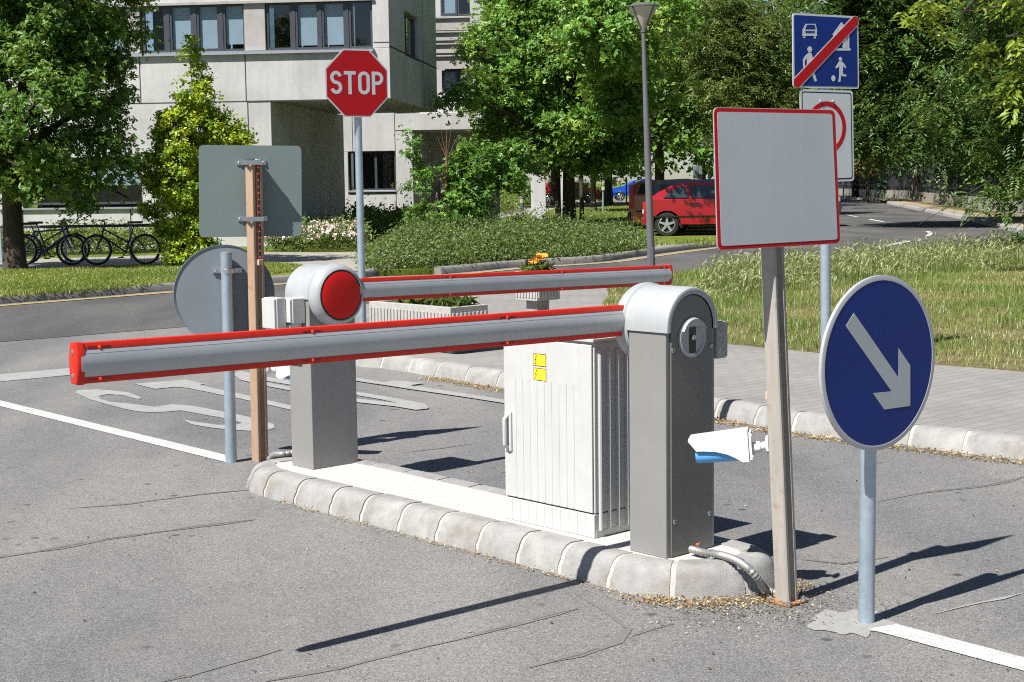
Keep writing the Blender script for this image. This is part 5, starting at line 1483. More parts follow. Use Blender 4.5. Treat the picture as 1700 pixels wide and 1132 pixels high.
# --- yellow green column
b = g(300, 441, .1); Y = b.y; k = Y / FPX
tree('column_shrub', 'yellow green columnar shrub with two pointed leads in front of the office block', b, 0.5, 0.045,
     [lobe(317, 110, 0, 20, 45), lobe(318, 165, 0, 40, 50), lobe(312, 220, 0, 58, 55), lobe(300, 290, 0, 58, 60), lobe(295, 350, 0, 50, 55), lobe(320, 400, -.3, 42, 35), lobe(300, 420, -.4, 38, 24), lobe(385, 205, .2, 16, 40), lobe(375, 250, .1, 36, 45), lobe(400, 225, .2, 14, 28), lobe(345, 320, .2, 45, 60), lobe(258, 270, 0, 22, 60)],
     1100, 40, 0.13, 0.085, L_YEL, limbs=12, bmat=M_BARKL, shell=0.6, hole=0.3, aspect=0.5, upb=0.5, tm=0.52)
# --- thin young tree by the juniper bed
b = g(728, 415, .1); Y = b.y; k = Y / FPX
yt = tree('young_tree', 'thin young tree with loose leaves and a dead brown tip', b, 1.3, 0.04,
     [lobe(685, 225, 0, 10, 22), lobe(692, 260, 0, 14, 24), lobe(705, 310, 0, 26, 26), lobe(715, 360, -.2, 36, 30), lobe(735, 395, -.2, 36, 22), lobe(700, 385, -.2, 22, 22), lobe(765, 300, .2, 26, 40), lobe(790, 330, .2, 34, 36), lobe(755, 345, 0, 28, 30), lobe(745, 270, .2, 14, 24), lobe(770, 250, .3, 14, 26), lobe(800, 265, .4, 34, 26), lobe(850, 258, .8, 44, 24), lobe(835, 300, .6, 40, 20), lobe(880, 275, 1.0, 30, 16)],
     340, 24, 0.20, 0.11, L_MAPLE, lobed=True, limbs=13, bmat=M_BARKL, shell=0.2, hole=0.5, aspect=0.6)
mb = MB(); a = T(735, 410, Y)
mb.tube([T(728, 412, Y), T(738, 340, Y), T(742, 285, Y), T(741, 245, Y), T(742, 215, Y)], [.035, .032, .026, .012, .004], 7)
for dx, dy in ((730, 205), (752, 200), (765, 240), (725, 225)): mb.tube([T(741, 262, Y), T(dx, dy, Y)], [.008, .003], 4)
mb.build('dead_leader', bark('dead_wood', (0.24, 0.13, 0.06)), yt, world=True)
# --- big tree in the middle and its companions
b = g(945, 381, .1); Y = b.y; k = Y / FPX
tree('maple_tree', 'big bright green tree with a stout dark trunk in the middle of the lawn', b, 2.2, 0.21,
     [lobe(900, 60, 0, 100, 90), lobe(960, 0, 0, 110, 90), lobe(870, 140, -.6, 90, 70), lobe(980, 130, -1.0, 100, 90), lobe(930, 200, -1.0, 90, 60), lobe(850, 215, -.4, 70, 50), lobe(1010, 220, -.8, 60, 55), lobe(830, 60, 0, 45, 60), lobe(1030, 70, .4, 60, 90), lobe(860, -30, 0, 80, 60), lobe(810, 180, 0, 40, 40), lobe(905, 255, -.4, 60, 26), lobe(820, 265, -.2, 50, 30), lobe(975, 270, -.6, 45, 20), lobe(1050, 180, 0, 35, 60), lobe(1040, 275, -.3, 25, 16), lobe(950, -80, 0, 120, 60), lobe(1025, 40, -6.5, 100, 70), lobe(1040, 130, -4.5, 70, 70), lobe(775, 165, -4, 36, 20), lobe(735, 162, -5, 30, 14), lobe(800, 150, -3, 34, 30), lobe(795, 80, -2, 26, 26), lobe(765, 78, -3, 24, 16)],  # the two forward lobes on the right are added to shade the red hatchback
     2000, 64, 0.42, 0.16, L_MAPLE, lobed=True, limbs=30, shell=0.3, hole=0.65, tm=0.60, aspect=0.75)
Y2 = Y
for (px, py, r, rz_, lb, w_) in ((927, 376, .10, 0, 'thin tree standing just left of the stout trunk', [(880, 235, 42, 40), (920, 215, 36, 40)]), (966, 366, .085, 0, 'thin dark tree just right of the stout trunk', [(985, 250, 36, 30), (1000, 230, 40, 40)]), (985, 351, .15, 0, 'tree with a sunlit pale trunk foot behind the stout trunk', [(1010, 240, 50, 40), (1030, 170, 60, 60)])):
    b = g(px, py, .1); Y = b.y; k = Y / FPX
    tree('young_maple_tree', lb, b, 2.3, r, [lobe(x, y, 0, a, c) for x, y, a, c in w_], 120, 60, 0.45, 0.16, L_MAPLE, 'thinner trees around the stout tree', lobed=True, limbs=3, bmat=M_BARKL if py == 351 else M_BARK, shell=0.2)
# shrub with brighter leaves hanging at the lamp
# --- feathery acacias
def fronds(name, starts, dirs, length, mat, parent, pairs=9, lw=0.05, droop=0.5):
    """pinnate leaves: leaflets in pairs along a drooping stalk"""
    n = len(starts); D = dirs / (np.linalg.norm(dirs, axis=1, keepdims=True) + 1e-9)
    L = length * rng.uniform(0.6, 1.25, n); tint = rng.normal(0.5, 0.18, n)
    side = np.cross(D, np.array([0, 0, 1.0])) + 1e-6; side /= np.linalg.norm(side, axis=1, keepdims=True)
    Cs, Ns, Ts, Ss, Ti = [], [], [], [], []
    for i in range(pairs):
        s = (i + 0.8) / pairs
        p = starts + D * (L * s)[:, None]; p[:, 2] -= droop * L * s * s
        for sg in (-1, 1):
            lt = lw * (1.15 - 0.6 * abs(s - 0.45)) * rng.uniform(.8, 1.2, n)
            tdir = side * sg * 0.9 + D * 0.45; tdir[:, 2] -= 0.25
            Cs.append(p + tdir * (lt * 0.5)[:, None]); Ts.append(tdir)
            N = np.cross(tdir, D) * sg; N /= np.linalg.norm(N, axis=1, keepdims=True) + 1e-9; N = N + 0.35 * rng.normal(size=N.shape); N /= np.linalg.norm(N, axis=1, keepdims=True)
            Ns.append(N); Ss.append(lt); Ti.append(tint + rng.normal(0, .08, n))
    return leaves(name, np.concatenate(Cs), np.concatenate(Ns), np.concatenate(Ss), np.concatenate(Ti), mat, parent, 0.36, T=np.concatenate(Ts))

def acacia(label, base, h, r, blobs, nf, flen, mat, group, limbs=10, lw=0.06, pairs=8, shell=0.3, per=9, lean=(0, 0), name='acacia_tree', thin=False):
    base = Vector(base); t = thing(name, label, 'tree', base, 0, group)
    P, D = crown_clumps(blobs, nf // per, shell)
    kk = np.repeat(np.arange(len(P)), per); m = len(kk)
    S = P[kk] + rng.normal(size=(m, 3)) * flen * 0.45
    d = D[kk] * 0.6 + rng.normal(size=(m, 3)) * 0.7; d[:, 2] = d[:, 2] * 0.5 - 0.15
    fronds('crown', S, d, flen, mat, t, pairs, lw)
    mb = MB(); top = base + Vector((lean[0], lean[1], h))
    mb.tube([base - Vector((0, 0, .1)), base.lerp(top, .1), base.lerp(top, .5), top], [r * 1.4, r * 1.1, r * .95, r * .8], 12)
    for q in sorted(blobs, key=lambda q: -q[3])[:limbs]:
        c = Vector(q[:3]); mb.tube(limb_pts(base.lerp(top, random.uniform(.7, 1)), c, 0.1, 6), [r * q_ * (.35 if thin and q[3] < 1.2 else 1) for q_ in (.5, .4, .33, .26, .18, .12, .05)], 7)
    for i in rng.choice(len(P), min(len(P), 8 * limbs), replace=False):
        p = Vector(P[i]); q = min(blobs, key=lambda q: (Vector(q[:3]) - p).length); mb.tube(limb_pts(Vector(q[:3]), p, 0.05, 3), [r * .12, r * .08, r * .05, r * .02], 4)
    mb.build('trunk', M_BARK, t, world=True)
    return t
# near acacia on the right, trunk outside the picture, boughs hanging in
Y = 26.5; k = Y / FPX; b = Vector((13.6, 27.5, 0.1))
def lobe(px, py, dY, rx, rz, ry=None): p = T(px, py, Y + dY); return (p.x, p.y, p.z, rx * k, (ry or rx * .8) * k, rz * k)
acacia('acacia at the right edge whose boughs hang low over the verge', b, 3.2, 0.24,
       [lobe(1525, 373, -.5, 34, 10), lobe(1580, 385, -.4, 24, 12), lobe(1600, 345, -.3, 36, 12), lobe(1640, 315, 0, 44, 20), lobe(1680, 385, 0, 18, 22), lobe(1670, 250, 0, 70, 34), lobe(1700, 320, .2, 30, 30), lobe(1800, 250, 0, 120, 90), lobe(1780, 120, 0, 150, 90), lobe(1560, 180, .4, 50, 30), lobe(1640, 130, .3, 80, 50), lobe(1900, 100, 1, 160, 120), lobe(1800, -40, 0, 200, 90)],
       7500, 0.36, L_ACAC, None, 20, 0.095, 8, 0.15, thin=True)
Y = 21.0; k = Y / FPX; b2_ = Vector((11.6, 21.5, 0.1))
acacia('maple like tree at the upper right corner with lit yellow green leaves', b2_, 3.6, 0.16,
       [lobe(1600, 20, 0, 90, 20), lobe(1520, 15, 0, 50, 14), lobe(1670, 60, 0, 70, 34), lobe(1620, 120, 0, 40, 26), lobe(1690, 150, 0, 30, 40), lobe(1590, 200, 0, 36, 16), lobe(1690, 330, 0, 22, 26), lobe(1800, 100, 0, 120, 90), lobe(1760, 220, 0, 60, 60), lobe(1800, -40, 0, 160, 60), lobe(1640, 60, .3, 30, 16)],
       700, 0.24, L_YELA if 'L_YELA' in globals() else leaf_mat('lit_yellow_leaf', [(0.0, (0.06, 0.12, 0.012)), (0.5, (0.16, 0.25, 0.022)), (1.0, (0.36, 0.42, 0.05))], 0.3), None, 4, 0.15, 4, 0.1, name='box_elder_tree')
# deep dark trees behind, on the right
Y = 46.0; k = Y / FPX
def lobe(px, py, dY, rx, rz, ry=None): p = T(px, py, Y + dY); return (p.x, p.y, p.z, rx * k, (ry or rx * .8) * k, rz * k)
acacia('tall dark acacia behind the home zone sign', Vector((14.5, 44, .1)) + Vector((2.2, 4, 0)), 4.0, 0.28,
       [lobe(1480, 60, 0, 110, 90), lobe(1560, 160, -1, 100, 90), lobe(1450, 190, 0, 80, 70), lobe(1600, 40, 0, 120, 100), lobe(1540, 235, -1, 90, 30), lobe(1650, 200, 0, 90, 90), lobe(1430, 120, 0, 60, 60), lobe(1470, 235, 0, 50, 24), lobe(1400, 20, 0, 70, 50), lobe(1720, 120, 0, 120, 130), lobe(1500, -60, 0, 150, 60), lobe(1640, 270, 0, 50, 26)],
       9500, 0.6, L_DARK, 'tall acacias along the right kerb', 13, 0.19, 6, 0.1)
Y = 62.0; k = Y / FPX
acacia('feathery yellowish acacia between the lamp and the home zone sign', Vector((10.6, 66, .1)), 3.5, 0.2,
       [lobe(1180, 90, 0, 70, 40), lobe(1230, 60, 0, 70, 50), lobe(1150, 60, -1, 50, 24), lobe(1200, 150, -1, 60, 30), lobe(1260, 130, 0, 60, 60), lobe(1110, 75, 0, 34, 18), lobe(1280, 60, 0, 50, 50), lobe(1170, 10, 0, 60, 26), lobe(1240, 200, 0, 60, 40), lobe(1300, 200, 0, 50, 70)],
       3600, 0.62, leaf_mat('feathery_yellowish_leaf', [(0.0, (0.04, 0.085, 0.014)), (0.5, (0.09, 0.155, 0.03)), (1.0, (0.20, 0.24, 0.06))], 0.3), 'tall acacias along the right kerb', 10, 0.17, 7, 0.1)
# row of trees closing the view
def far_tree(label, px, Y, w, h, mat, py0=None, low=2.0, n=420, leaf=0.30, rx=0.5):
    X0 = atY(px, 300, Y).x; b = Vector((X0, Y, 0.1)); bl = []
    rr = random.Random(int(px))
    for i in range(9):
        f = i / 8; z = low + (h - low) * (0.12 + 0.8 * f); wid = w * (0.55 + 0.5 * math.sin(math.pi * (0.25 + 0.65 * f))) * 0.55
        bl.append((X0 + rr.uniform(-.4, .4) * w, Y + rr.uniform(-.3, .3) * w, z, wid, wid, (h - low) * 0.16))
    tree('background_tree', label, b, low + 1, 0.25, bl, n, 48, 1.0, leaf, mat, 'trees closing the view', 6, shell=0.25, hole=0.35, aspect=0.7)
for px, Y_, w_, h_, mat, lb, low in ((1095, 70, 7, 11, L_OAK, 'dark tree directly behind the lamp post', 2.2), (1165, 84, 8, 9.5, L_MAPLE, 'green tree behind the parked cars', 1.9), (1235, 96, 9, 10, L_OAK, 'tree behind the blank white sign', 2), (1320, 105, 11, 17, L_DARK, 'dark tree behind the home zone sign', 2.5), (1420, 110, 11, 19, L_DARK, 'dark tree over the left end of the iron fence', 2.6), (1010, 88, 9, 14, L_OAK, 'dark tree seen right of the big tree', 3.0), (920, 92, 10, 15, L_OAK, 'dark tree filling the gap behind the big tree', 3.2), (845, 84, 7, 13, L_OAK, 'dark tree at the end of the rear wing', 3.0), (1530, 90, 10, 16, L_DARK, 'dark tree over the middle of the iron fence', 2.4), (1640, 72, 9, 14, L_DARK, 'dark tree over the right part of the iron fence', 2.2), (1740, 64, 9, 14, L_DARK, 'dark tree at the right edge behind the fence', 2.0)):
    far_tree(lb, px, Y_, w_, h_, mat, None, low)
# sunlit low bushes inside the fence, rusty tinged
Y = 88.0; k = Y / FPX
b = Vector((atY(1440, 290, Y).x, Y, 0.1))
tree('garden_shrub', 'orange tinged bush showing above the left end of the iron fence', b, 1.0, 0.08, [lobe(1425, 265, 0, 34, 30), lobe(1450, 235, 0, 26, 34), lobe(1405, 250, 0, 20, 20)], 90, 36, 0.6, 0.24, leaf_mat('rusty_leaf', [(0.0, (0.07, 0.07, 0.02)), (0.5, (0.15, 0.12, 0.03)), (1.0, (0.30, 0.15, 0.05))], 0.3), limbs=3)

# ------------------------------------------------------------------ hedges, beds and grass
def hedge(name, label, poly_pts, h, n, leaf, mat, z0=0.1, cat='hedge', kind=None, bumpy=0.25, per=10, spread=0.16):
    P2 = [Vector((p[0], p[1])) for p in poly_pts]
    S = sample_poly(P2, n); hz = h * (0.75 + bumpy * np.sin(S[:, 0] * 3.1 + S[:, 1] * 1.7) * np.sin(S[:, 1] * 2.3 + 1) + 0.25 * rng.random(n) + (0.8 * (rng.random(n) < .05) if kind else 0))
    if kind:
        A = np.array([(p.x, p.y) for p in P2]); B = np.roll(A, -1, 0); AB = B - A
        tt = np.clip(((S[:, None] - A) * AB).sum(2) / ((AB ** 2).sum(1) + 1e-9), 0, 1); ds = np.linalg.norm(S[:, None] - (A + tt[..., None] * AB), axis=2).min(1)
        hz *= np.clip(.22 + ds / 1.1, .22, 1)
    z = z0 + hz * (0.15 + 0.85 * rng.random(n) ** 0.5)
    C0 = np.column_stack([S, z]); k = np.repeat(np.arange(n), per); m = len(k)
    C = C0[k] + rng.normal(size=(m, 3)) * spread * np.array([1, 1, .7]); C[:, 2] = np.maximum(C[:, 2], z0 + .02)
    N = rng.normal(size=(m, 3)) * .6 + np.array([-.25, -.35, .8]); N /= np.linalg.norm(N, axis=1, keepdims=True)
    ct = rng.normal(.5, .16, n)
    c = S.mean(0); t = thing(name, label, cat, (c[0], c[1], z0)) if kind is None else None
    o = leaves('foliage' if t else name, C, N, leaf * rng.uniform(.6, 1.3, m), ct[k] + rng.normal(0, .12, m), mat, t, 0.55)
    if kind: o['kind'] = kind; o['label'] = label; o['category'] = cat
    return t or o

def sample_poly(P, n):
    P = np.array([(p[0], p[1]) for p in P]); lo, hi = P.min(0), P.max(0); out = []; cnt = 0
    while cnt < n:
        q = lo + (hi - lo) * rng.random((n * 2, 2)); inside = np.zeros(len(q), bool); j = len(P) - 1
        for i in range(len(P)):
            c = ((P[i, 1] > q[:, 1]) != (P[j, 1] > q[:, 1])) & (q[:, 0] < (P[j, 0] - P[i, 0]) * (q[:, 1] - P[i, 1]) / (P[j, 1] - P[i, 1] + 1e-12) + P[i, 0]); inside ^= c; j = i
        out.append(q[inside]); cnt += inside.sum()
    return np.concatenate(out)[:n]
gz = lambda *pts: [g(x, y, .1) for x, y in pts]
jb = gz((612, 450), (672, 446)) + [p for p in KIN if p.x < 2.7] + gz((1082, 404), (950, 400), (760, 400), (640, 408), (610, 425))
hedge('juniper_bed', 'low spreading green shrubs filling the bed along the far kerb', jb, 0.46, 9000, 0.055, L_JUN, kind='stuff', cat='ground cover', per=14, spread=0.11, bumpy=.45)
t = hedge('rose_hedge', 'low rose hedge with pale pink blossoms beside the path', gz((440, 419), (600, 418), (604, 400), (440, 402)), 0.55, 950, 0.08, L_JUN, per=10, spread=.12)
S = sample_poly(gz((440, 419), (598, 418), (598, 402), (440, 404)), 260); m = len(S)
C = np.column_stack([S, 0.1 + 0.50 * (0.55 + .55 * rng.random(m))]); C[:, 1] -= 0.15
k_ = np.repeat(np.arange(m), 4); C = C[k_] + rng.normal(size=(len(k_), 3)) * .03
N = rng.normal(size=C.shape) * .5 + np.array([-.3, -.6, .6]); N /= np.linalg.norm(N, axis=1, keepdims=True)
o = leaves('blossom', C, N, np.full(len(C), .085), rng.random(len(C)), leaf_mat('pale_pink_petal', [(0, (.62, .40, .40)), (1, (.78, .70, .66))], .2), t, .9); o['kind'] = 'stuff'
hedge('box_hedge', 'thin low hedge behind the bicycle stand', gz((-30, 428), (290, 419), (290, 414), (-30, 422)), 0.55, 900, 0.09, L_HEDGE, per=9, spread=.13)
hedge('shade_shrub', 'dark shrubs under the passage of the office block', gz((585, 402), (690, 400), (690, 392), (585, 394)), 0.75, 700, 0.1, L_OAK, per=9, cat='shrub', spread=.16)
hedge('box_hedge', 'clipped bright hedge beside the curving path', gz((770, 365), (862, 352), (858, 342), (775, 352)), 0.85, 800, 0.13, L_HEDGE, per=10, spread=.2)
hedge('box_hedge', 'clipped dark topped hedge farther along the path', gz((850, 341), (912, 336), (905, 328), (850, 332)), 1.0, 700, 0.16, L_OAK, per=10, spread=.25)
hedge('box_hedge', 'small square clipped hedge under the white notice', gz((990, 337), (1010, 336.5), (1009, 333), (990, 333.5)), 0.85, 260, 0.13, L_HEDGE, per=10, spread=.16)
hedge('flower_shrub', 'pale flowering shrub behind the tree trunks', gz((950, 340), (975, 339.5), (974, 336), (951, 336)), 1.3, 200, 0.15, leaf_mat('pale_bloom_leaf', [(0, (.10, .14, .03)), (.6, (.2, .22, .06)), (.75, (.5, .42, .36)), (1, (.6, .5, .45))], .3), per=9, cat='shrub', spread=.2)

def blades(name, S, z0, h, w, lean, mat, tint, kind='stuff', label=None):
    n = len(S); a = rng.random(n) * 2 * math.pi; d = np.column_stack([np.cos(a), np.sin(a)]); px = np.column_stack([-d[:, 1], d[:, 0]])
    l = lean * rng.uniform(.2, 1.4, n)[:, None] * h[:, None]; b = np.column_stack([S, np.full(n, z0)]); V = np.empty((n, 5, 3)); ww = w[:, None] / 2
    V[:, 0] = b; V[:, 0, :2] -= px * ww; V[:, 1] = b; V[:, 1, :2] += px * ww
    m_ = b.copy(); m_[:, :2] += d * l * .35; m_[:, 2] += h * .6
    V[:, 2] = m_; V[:, 2, :2] += px * ww * .8; V[:, 3] = m_; V[:, 3, :2] -= px * ww * .8
    V[:, 4] = b; V[:, 4, :2] += d * l; V[:, 4, 2] += h
    base = np.arange(n)[:, None] * 5
    F = np.concatenate([base + np.array([[0, 1, 2]]), base + np.array([[0, 2, 3]]), base + np.array([[3, 2, 4]])], 0)
    o = np_mesh(name, V.reshape(-1, 3), F, mat, None, np.repeat(np.clip(tint, 0, 1), 5), 3); o['kind'] = kind
    if label: o['label'] = label; o['category'] = 'grass'
    return o
L_GRASS = leaf_mat('verge_grass_blade', [(0.0, (0.10, 0.20, 0.025)), (0.4, (0.21, 0.29, 0.06)), (0.7, (0.36, 0.34, 0.13)), (1.0, (0.56, 0.46, 0.25))], 0.3)
L_BARLEY = leaf_mat('wild_barley', [(0.0, (0.09, 0.15, 0.035)), (0.5, (0.20, 0.26, 0.08)), (1.0, (0.46, 0.47, 0.23))], 0.35)
L_TURF = leaf_mat('mown_turf', [(0.0, (0.09, 0.16, 0.018)), (0.5, (0.19, 0.25, 0.035)), (1.0, (0.36, 0.34, 0.10))], 0.3)
vp = [p for p in verge_poly]
S = sample_poly(vp, 210000); S = S[(S[:, 1] < 30) & (S[:, 0] < S[:, 1] * .36 + .5)]
def patch(S, f=1.0): return 0.5 + 0.22 * np.sin(S[:, 0] * 1.9 * f + 1.1 * np.sin(S[:, 1] * 1.3 * f)) + 0.18 * np.sin(S[:, 1] * 2.7 * f + S[:, 0] * .7) + .1 * np.sin(S[:, 0] * 6.1 - S[:, 1] * 4.3)
pt = patch(S); n = len(S)
blades('verge_grass', S, .10, rng.uniform(.03, .085, n) * (1.5 - 1.0 * pt) * (1 + .9 * (rng.random(n) < .04)), rng.uniform(.003, .007, n), .9, L_GRASS, pt * .76 - .03 + rng.normal(0.0, .18, n), label='short dry grass on the verge behind the paving')
# tall wild barley along the street side of the verge
dist_edge = offset_line([p for p in STREET_R if -1 < p[0] < 13.5], -1.0)
E0 = [Vector((p.x, p.y)) for p in offset_line([p for p in STREET_R if -1 < p[0] < 13], -0.25)]; E1 = offset_line([p for p in STREET_R if -1 < p[0] < 13], -3.4)
strip = [p for p in E0 if p.x > .8] + [p for p in E1 if p.x > 2.0][::-1]
S = sample_poly(strip, 26000); S = S[(S[:, 0] < S[:, 1] * .37) & (S[:, 0] > 1.5)]
n = len(S); hh = rng.uniform(.14, .38, n) * (.7 + .45 * np.sin(S[:, 0] * 1.7 + S[:, 1] * 2.1)) * np.clip((S[:, 0] - 0.6) / 2.0, .45, 1)
blades('wild_barley', S, .10, hh, rng.uniform(.004, .008, n), .35, L_BARLEY, rng.normal(.38, .18, n), label='tall pale wild barley along the street edge of the verge')
# the bearded ears
ear = rng.random(n) < .40; Se = S[ear]; he = hh[ear]; m = len(Se); a = rng.normal(0.4, .9, m); d = np.column_stack([np.cos(a), np.sin(a), rng.uniform(.5, 1.6, m)]); d /= np.linalg.norm(d, axis=1, keepdims=True)
C = np.column_stack([Se, .10 + he * .97]); Nn = rnd_unit(m)
o = leaves('barley_ears', C, Nn, rng.uniform(.07, .12, m), rng.normal(.85, .15, m), L_BARLEY, None, .2, 'stuff', T=d); o['label'] = 'pale bearded ears of the wild barley'; o['category'] = 'grass'
# mown turf on the far lawns
def turf(name, poly, n, label, z=.10, h=(.03, .075), wd=(.008, .016)):
    S = sample_poly(poly, n); pt = patch(S, .7); m = len(S)
    blades(name, S, z, rng.uniform(*h, m), rng.uniform(*wd, m), .8, L_TURF, pt * .6 + rng.normal(.15, .16, m), label=label)
turf('lawn_grass', gz((-40, 500), (0, 494), (150, 483), (290, 471), (430, 457), (490, 451), (515, 445), (490, 441), (440, 438.5), (290, 441.5), (0, 451.5), (-40, 453)), 60000, 'mown grass between the street kerb and the path')
turf('lawn_grass', gz((1075, 409), (1092, 410), (1200, 406.5), (1290, 400), (1290, 372), (1000, 372), (760, 372), (905, 353), (1050, 340), (1290, 345), (1320, 380)), 60000, 'mown grass under the trees and the parked cars', h=(.04, .10), wd=(.012, .025))
# weeds and strays along the kerb joints
def litter(name, line, n, spread, sz, label, cols, seed=0, z=0.006, bias=0.0, cat='leaf litter'):
    P = resample([Vector((p[0], p[1], 0)) for p in line], .05); k = rng.integers(0, len(P), n)
    C = np.array([(P[i].x, P[i].y, z) for i in k]) + np.column_stack([rng.normal(0, spread, n), rng.normal(0, spread, n), np.abs(rng.normal(0, .006, n))])
    N = rng.normal(size=(n, 3)) * .45 + np.array([0, 0, 1]); N /= np.linalg.norm(N, axis=1, keepdims=True)
    o = leaves(name, C, N, rng.uniform(sz * .5, sz * 1.5, n), rng.random(n), cols, None, .45, 'stuff'); o['label'] = label; o['category'] = cat
    return o
L_DRY = leaf_mat('dry_leaf', [(0, (.16, .09, .04)), (.4, (.34, .21, .09)), (.8, (.50, .38, .20)), (1, (.60, .50, .32))], .15)
L_POD = leaf_mat('grit', [(0, (.05, .04, .03)), (.5, (.20, .16, .10)), (1, (.45, .40, .32))], .0)
litter('dry_leaves', [p + Vector((-.02, -.06)) for p in offset_line(KRs, -.05) if 7.0 < p.y < 12.0], 4600, .045, .018, 'dry yellow leaves and husks along the foot of the pavement kerb', L_DRY)
litter('dry_leaves', [p for p in [uv(2.4, -.17), uv(1.7, -.19), uv(1.0, -.195), uv(.4, -.2), uv(0, -.21)]], 420, .02, .013, 'dry husks along the front foot of the island kerb', L_DRY)
litter('dry_leaves', [uv(-.05, -.22), uv(-.25, -.10), uv(-.36, .05), uv(-.40, .2), uv(-.36, .36)], 1300, .04, .013, 'dry husks and straw heaped at the near end of the island', L_DRY)
litter('grit', [uv(-.3, -.25), uv(-.5, .0), uv(-.55, .2), uv(-.4, .3)], 900, .10, .011, 'grit and crumbs strewn round the near end of the island', L_POD)
S = np.column_stack([rng.uniform(-2.2, 3.2, 520), rng.uniform(3.6, 9.5, 520)])
C = np.column_stack([S, np.full(len(S), .006)]); N = rng.normal(size=C.shape) * .3 + np.array([0, 0, 1.]); N /= np.linalg.norm(N, axis=1, keepdims=True)
o = leaves('grit', C, N, rng.uniform(.005, .016, len(C)), rng.random(len(C)), leaf_mat('scattered_crumbs', [(0, (.02, .02, .02)), (.45, (.08, .05, .03)), (.6, (.25, .10, .05)), (.8, (.42, .38, .16)), (1, (.5, .48, .42))], 0), None, .7, 'stuff'); o['label'] = 'small crumbs and seeds scattered over the asphalt'; o['category'] = 'grit'
# plants in the planters
def tuft(label, c, rx, ry, z, n, mat_fl, nf, yaw, fl_sz=.05, hh=(.08, .20)):
    t = thing('flowering_plant', label, 'plant', (c.x, c.y, z), 0)
    a = rng.uniform(-1, 1, (n, 2)); ca, sa = math.cos(yaw), math.sin(yaw)
    S = np.column_stack([c.x + a[:, 0] * rx * ca - a[:, 1] * ry * sa, c.y + a[:, 0] * rx * sa + a[:, 1] * ry * ca])
    h = rng.uniform(*hh, n); C = np.column_stack([S, z + h * .5]); d = rng.normal(size=(n, 3)) * .5 + np.array([0, 0, 1.0])
    leaves('foliage', C, rnd_unit(n), h * 1.1, rng.normal(.5, .2, n), L_JUN, t, .16, T=d)
    for k in range(nf):
        x, y = rng.uniform(-.9, .9, 2); p = Vector((c.x + x * rx * ca - y * ry * sa, c.y + x * rx * sa + y * ry * ca, z + rng.uniform(.10, hh[1] * 1.1)))
        mb = MB(Matrix.Translation(p) @ Matrix.Rotation(rng.uniform(-.9, .9), 4, 'X'))
        for q in range(9):
            w_ = 2 * math.pi * q / 9; c1, s1 = math.cos(w_), math.sin(w_)
            mb.add([(0, 0, 0), (c1 * .5 * fl_sz - s1 * .2 * fl_sz, s1 * .5 * fl_sz + c1 * .2 * fl_sz, .008), (c1 * fl_sz * .8, s1 * fl_sz * .8, .004), (c1 * .5 * fl_sz + s1 * .2 * fl_sz, s1 * .5 * fl_sz - c1 * .2 * fl_sz, .008)], [(0, 1, 2, 3)])
        mb.build('flower', mat_fl, t, world=True, smooth=False)
    return t
yu = R(90 - AU)
c1 = pl1.location + U3 * .56 - V3 * .21; c2 = pl2.location + U3 * .17 - V3 * .17
tuft('green strap leaved plants with pink blooms in the long planter', c1 - U3 * .10, .40, .12, c1.z + .35, 420, paint('pink_petal', (.75, .10, .28), .6), 6, yu, .045)
tuft('orange gazanias in the small planter', c2, .13, .13, c2.z + .44, 260, paint('orange_petal', (.85, .33, .02), .6), 11, yu, .055, (.08, .19))
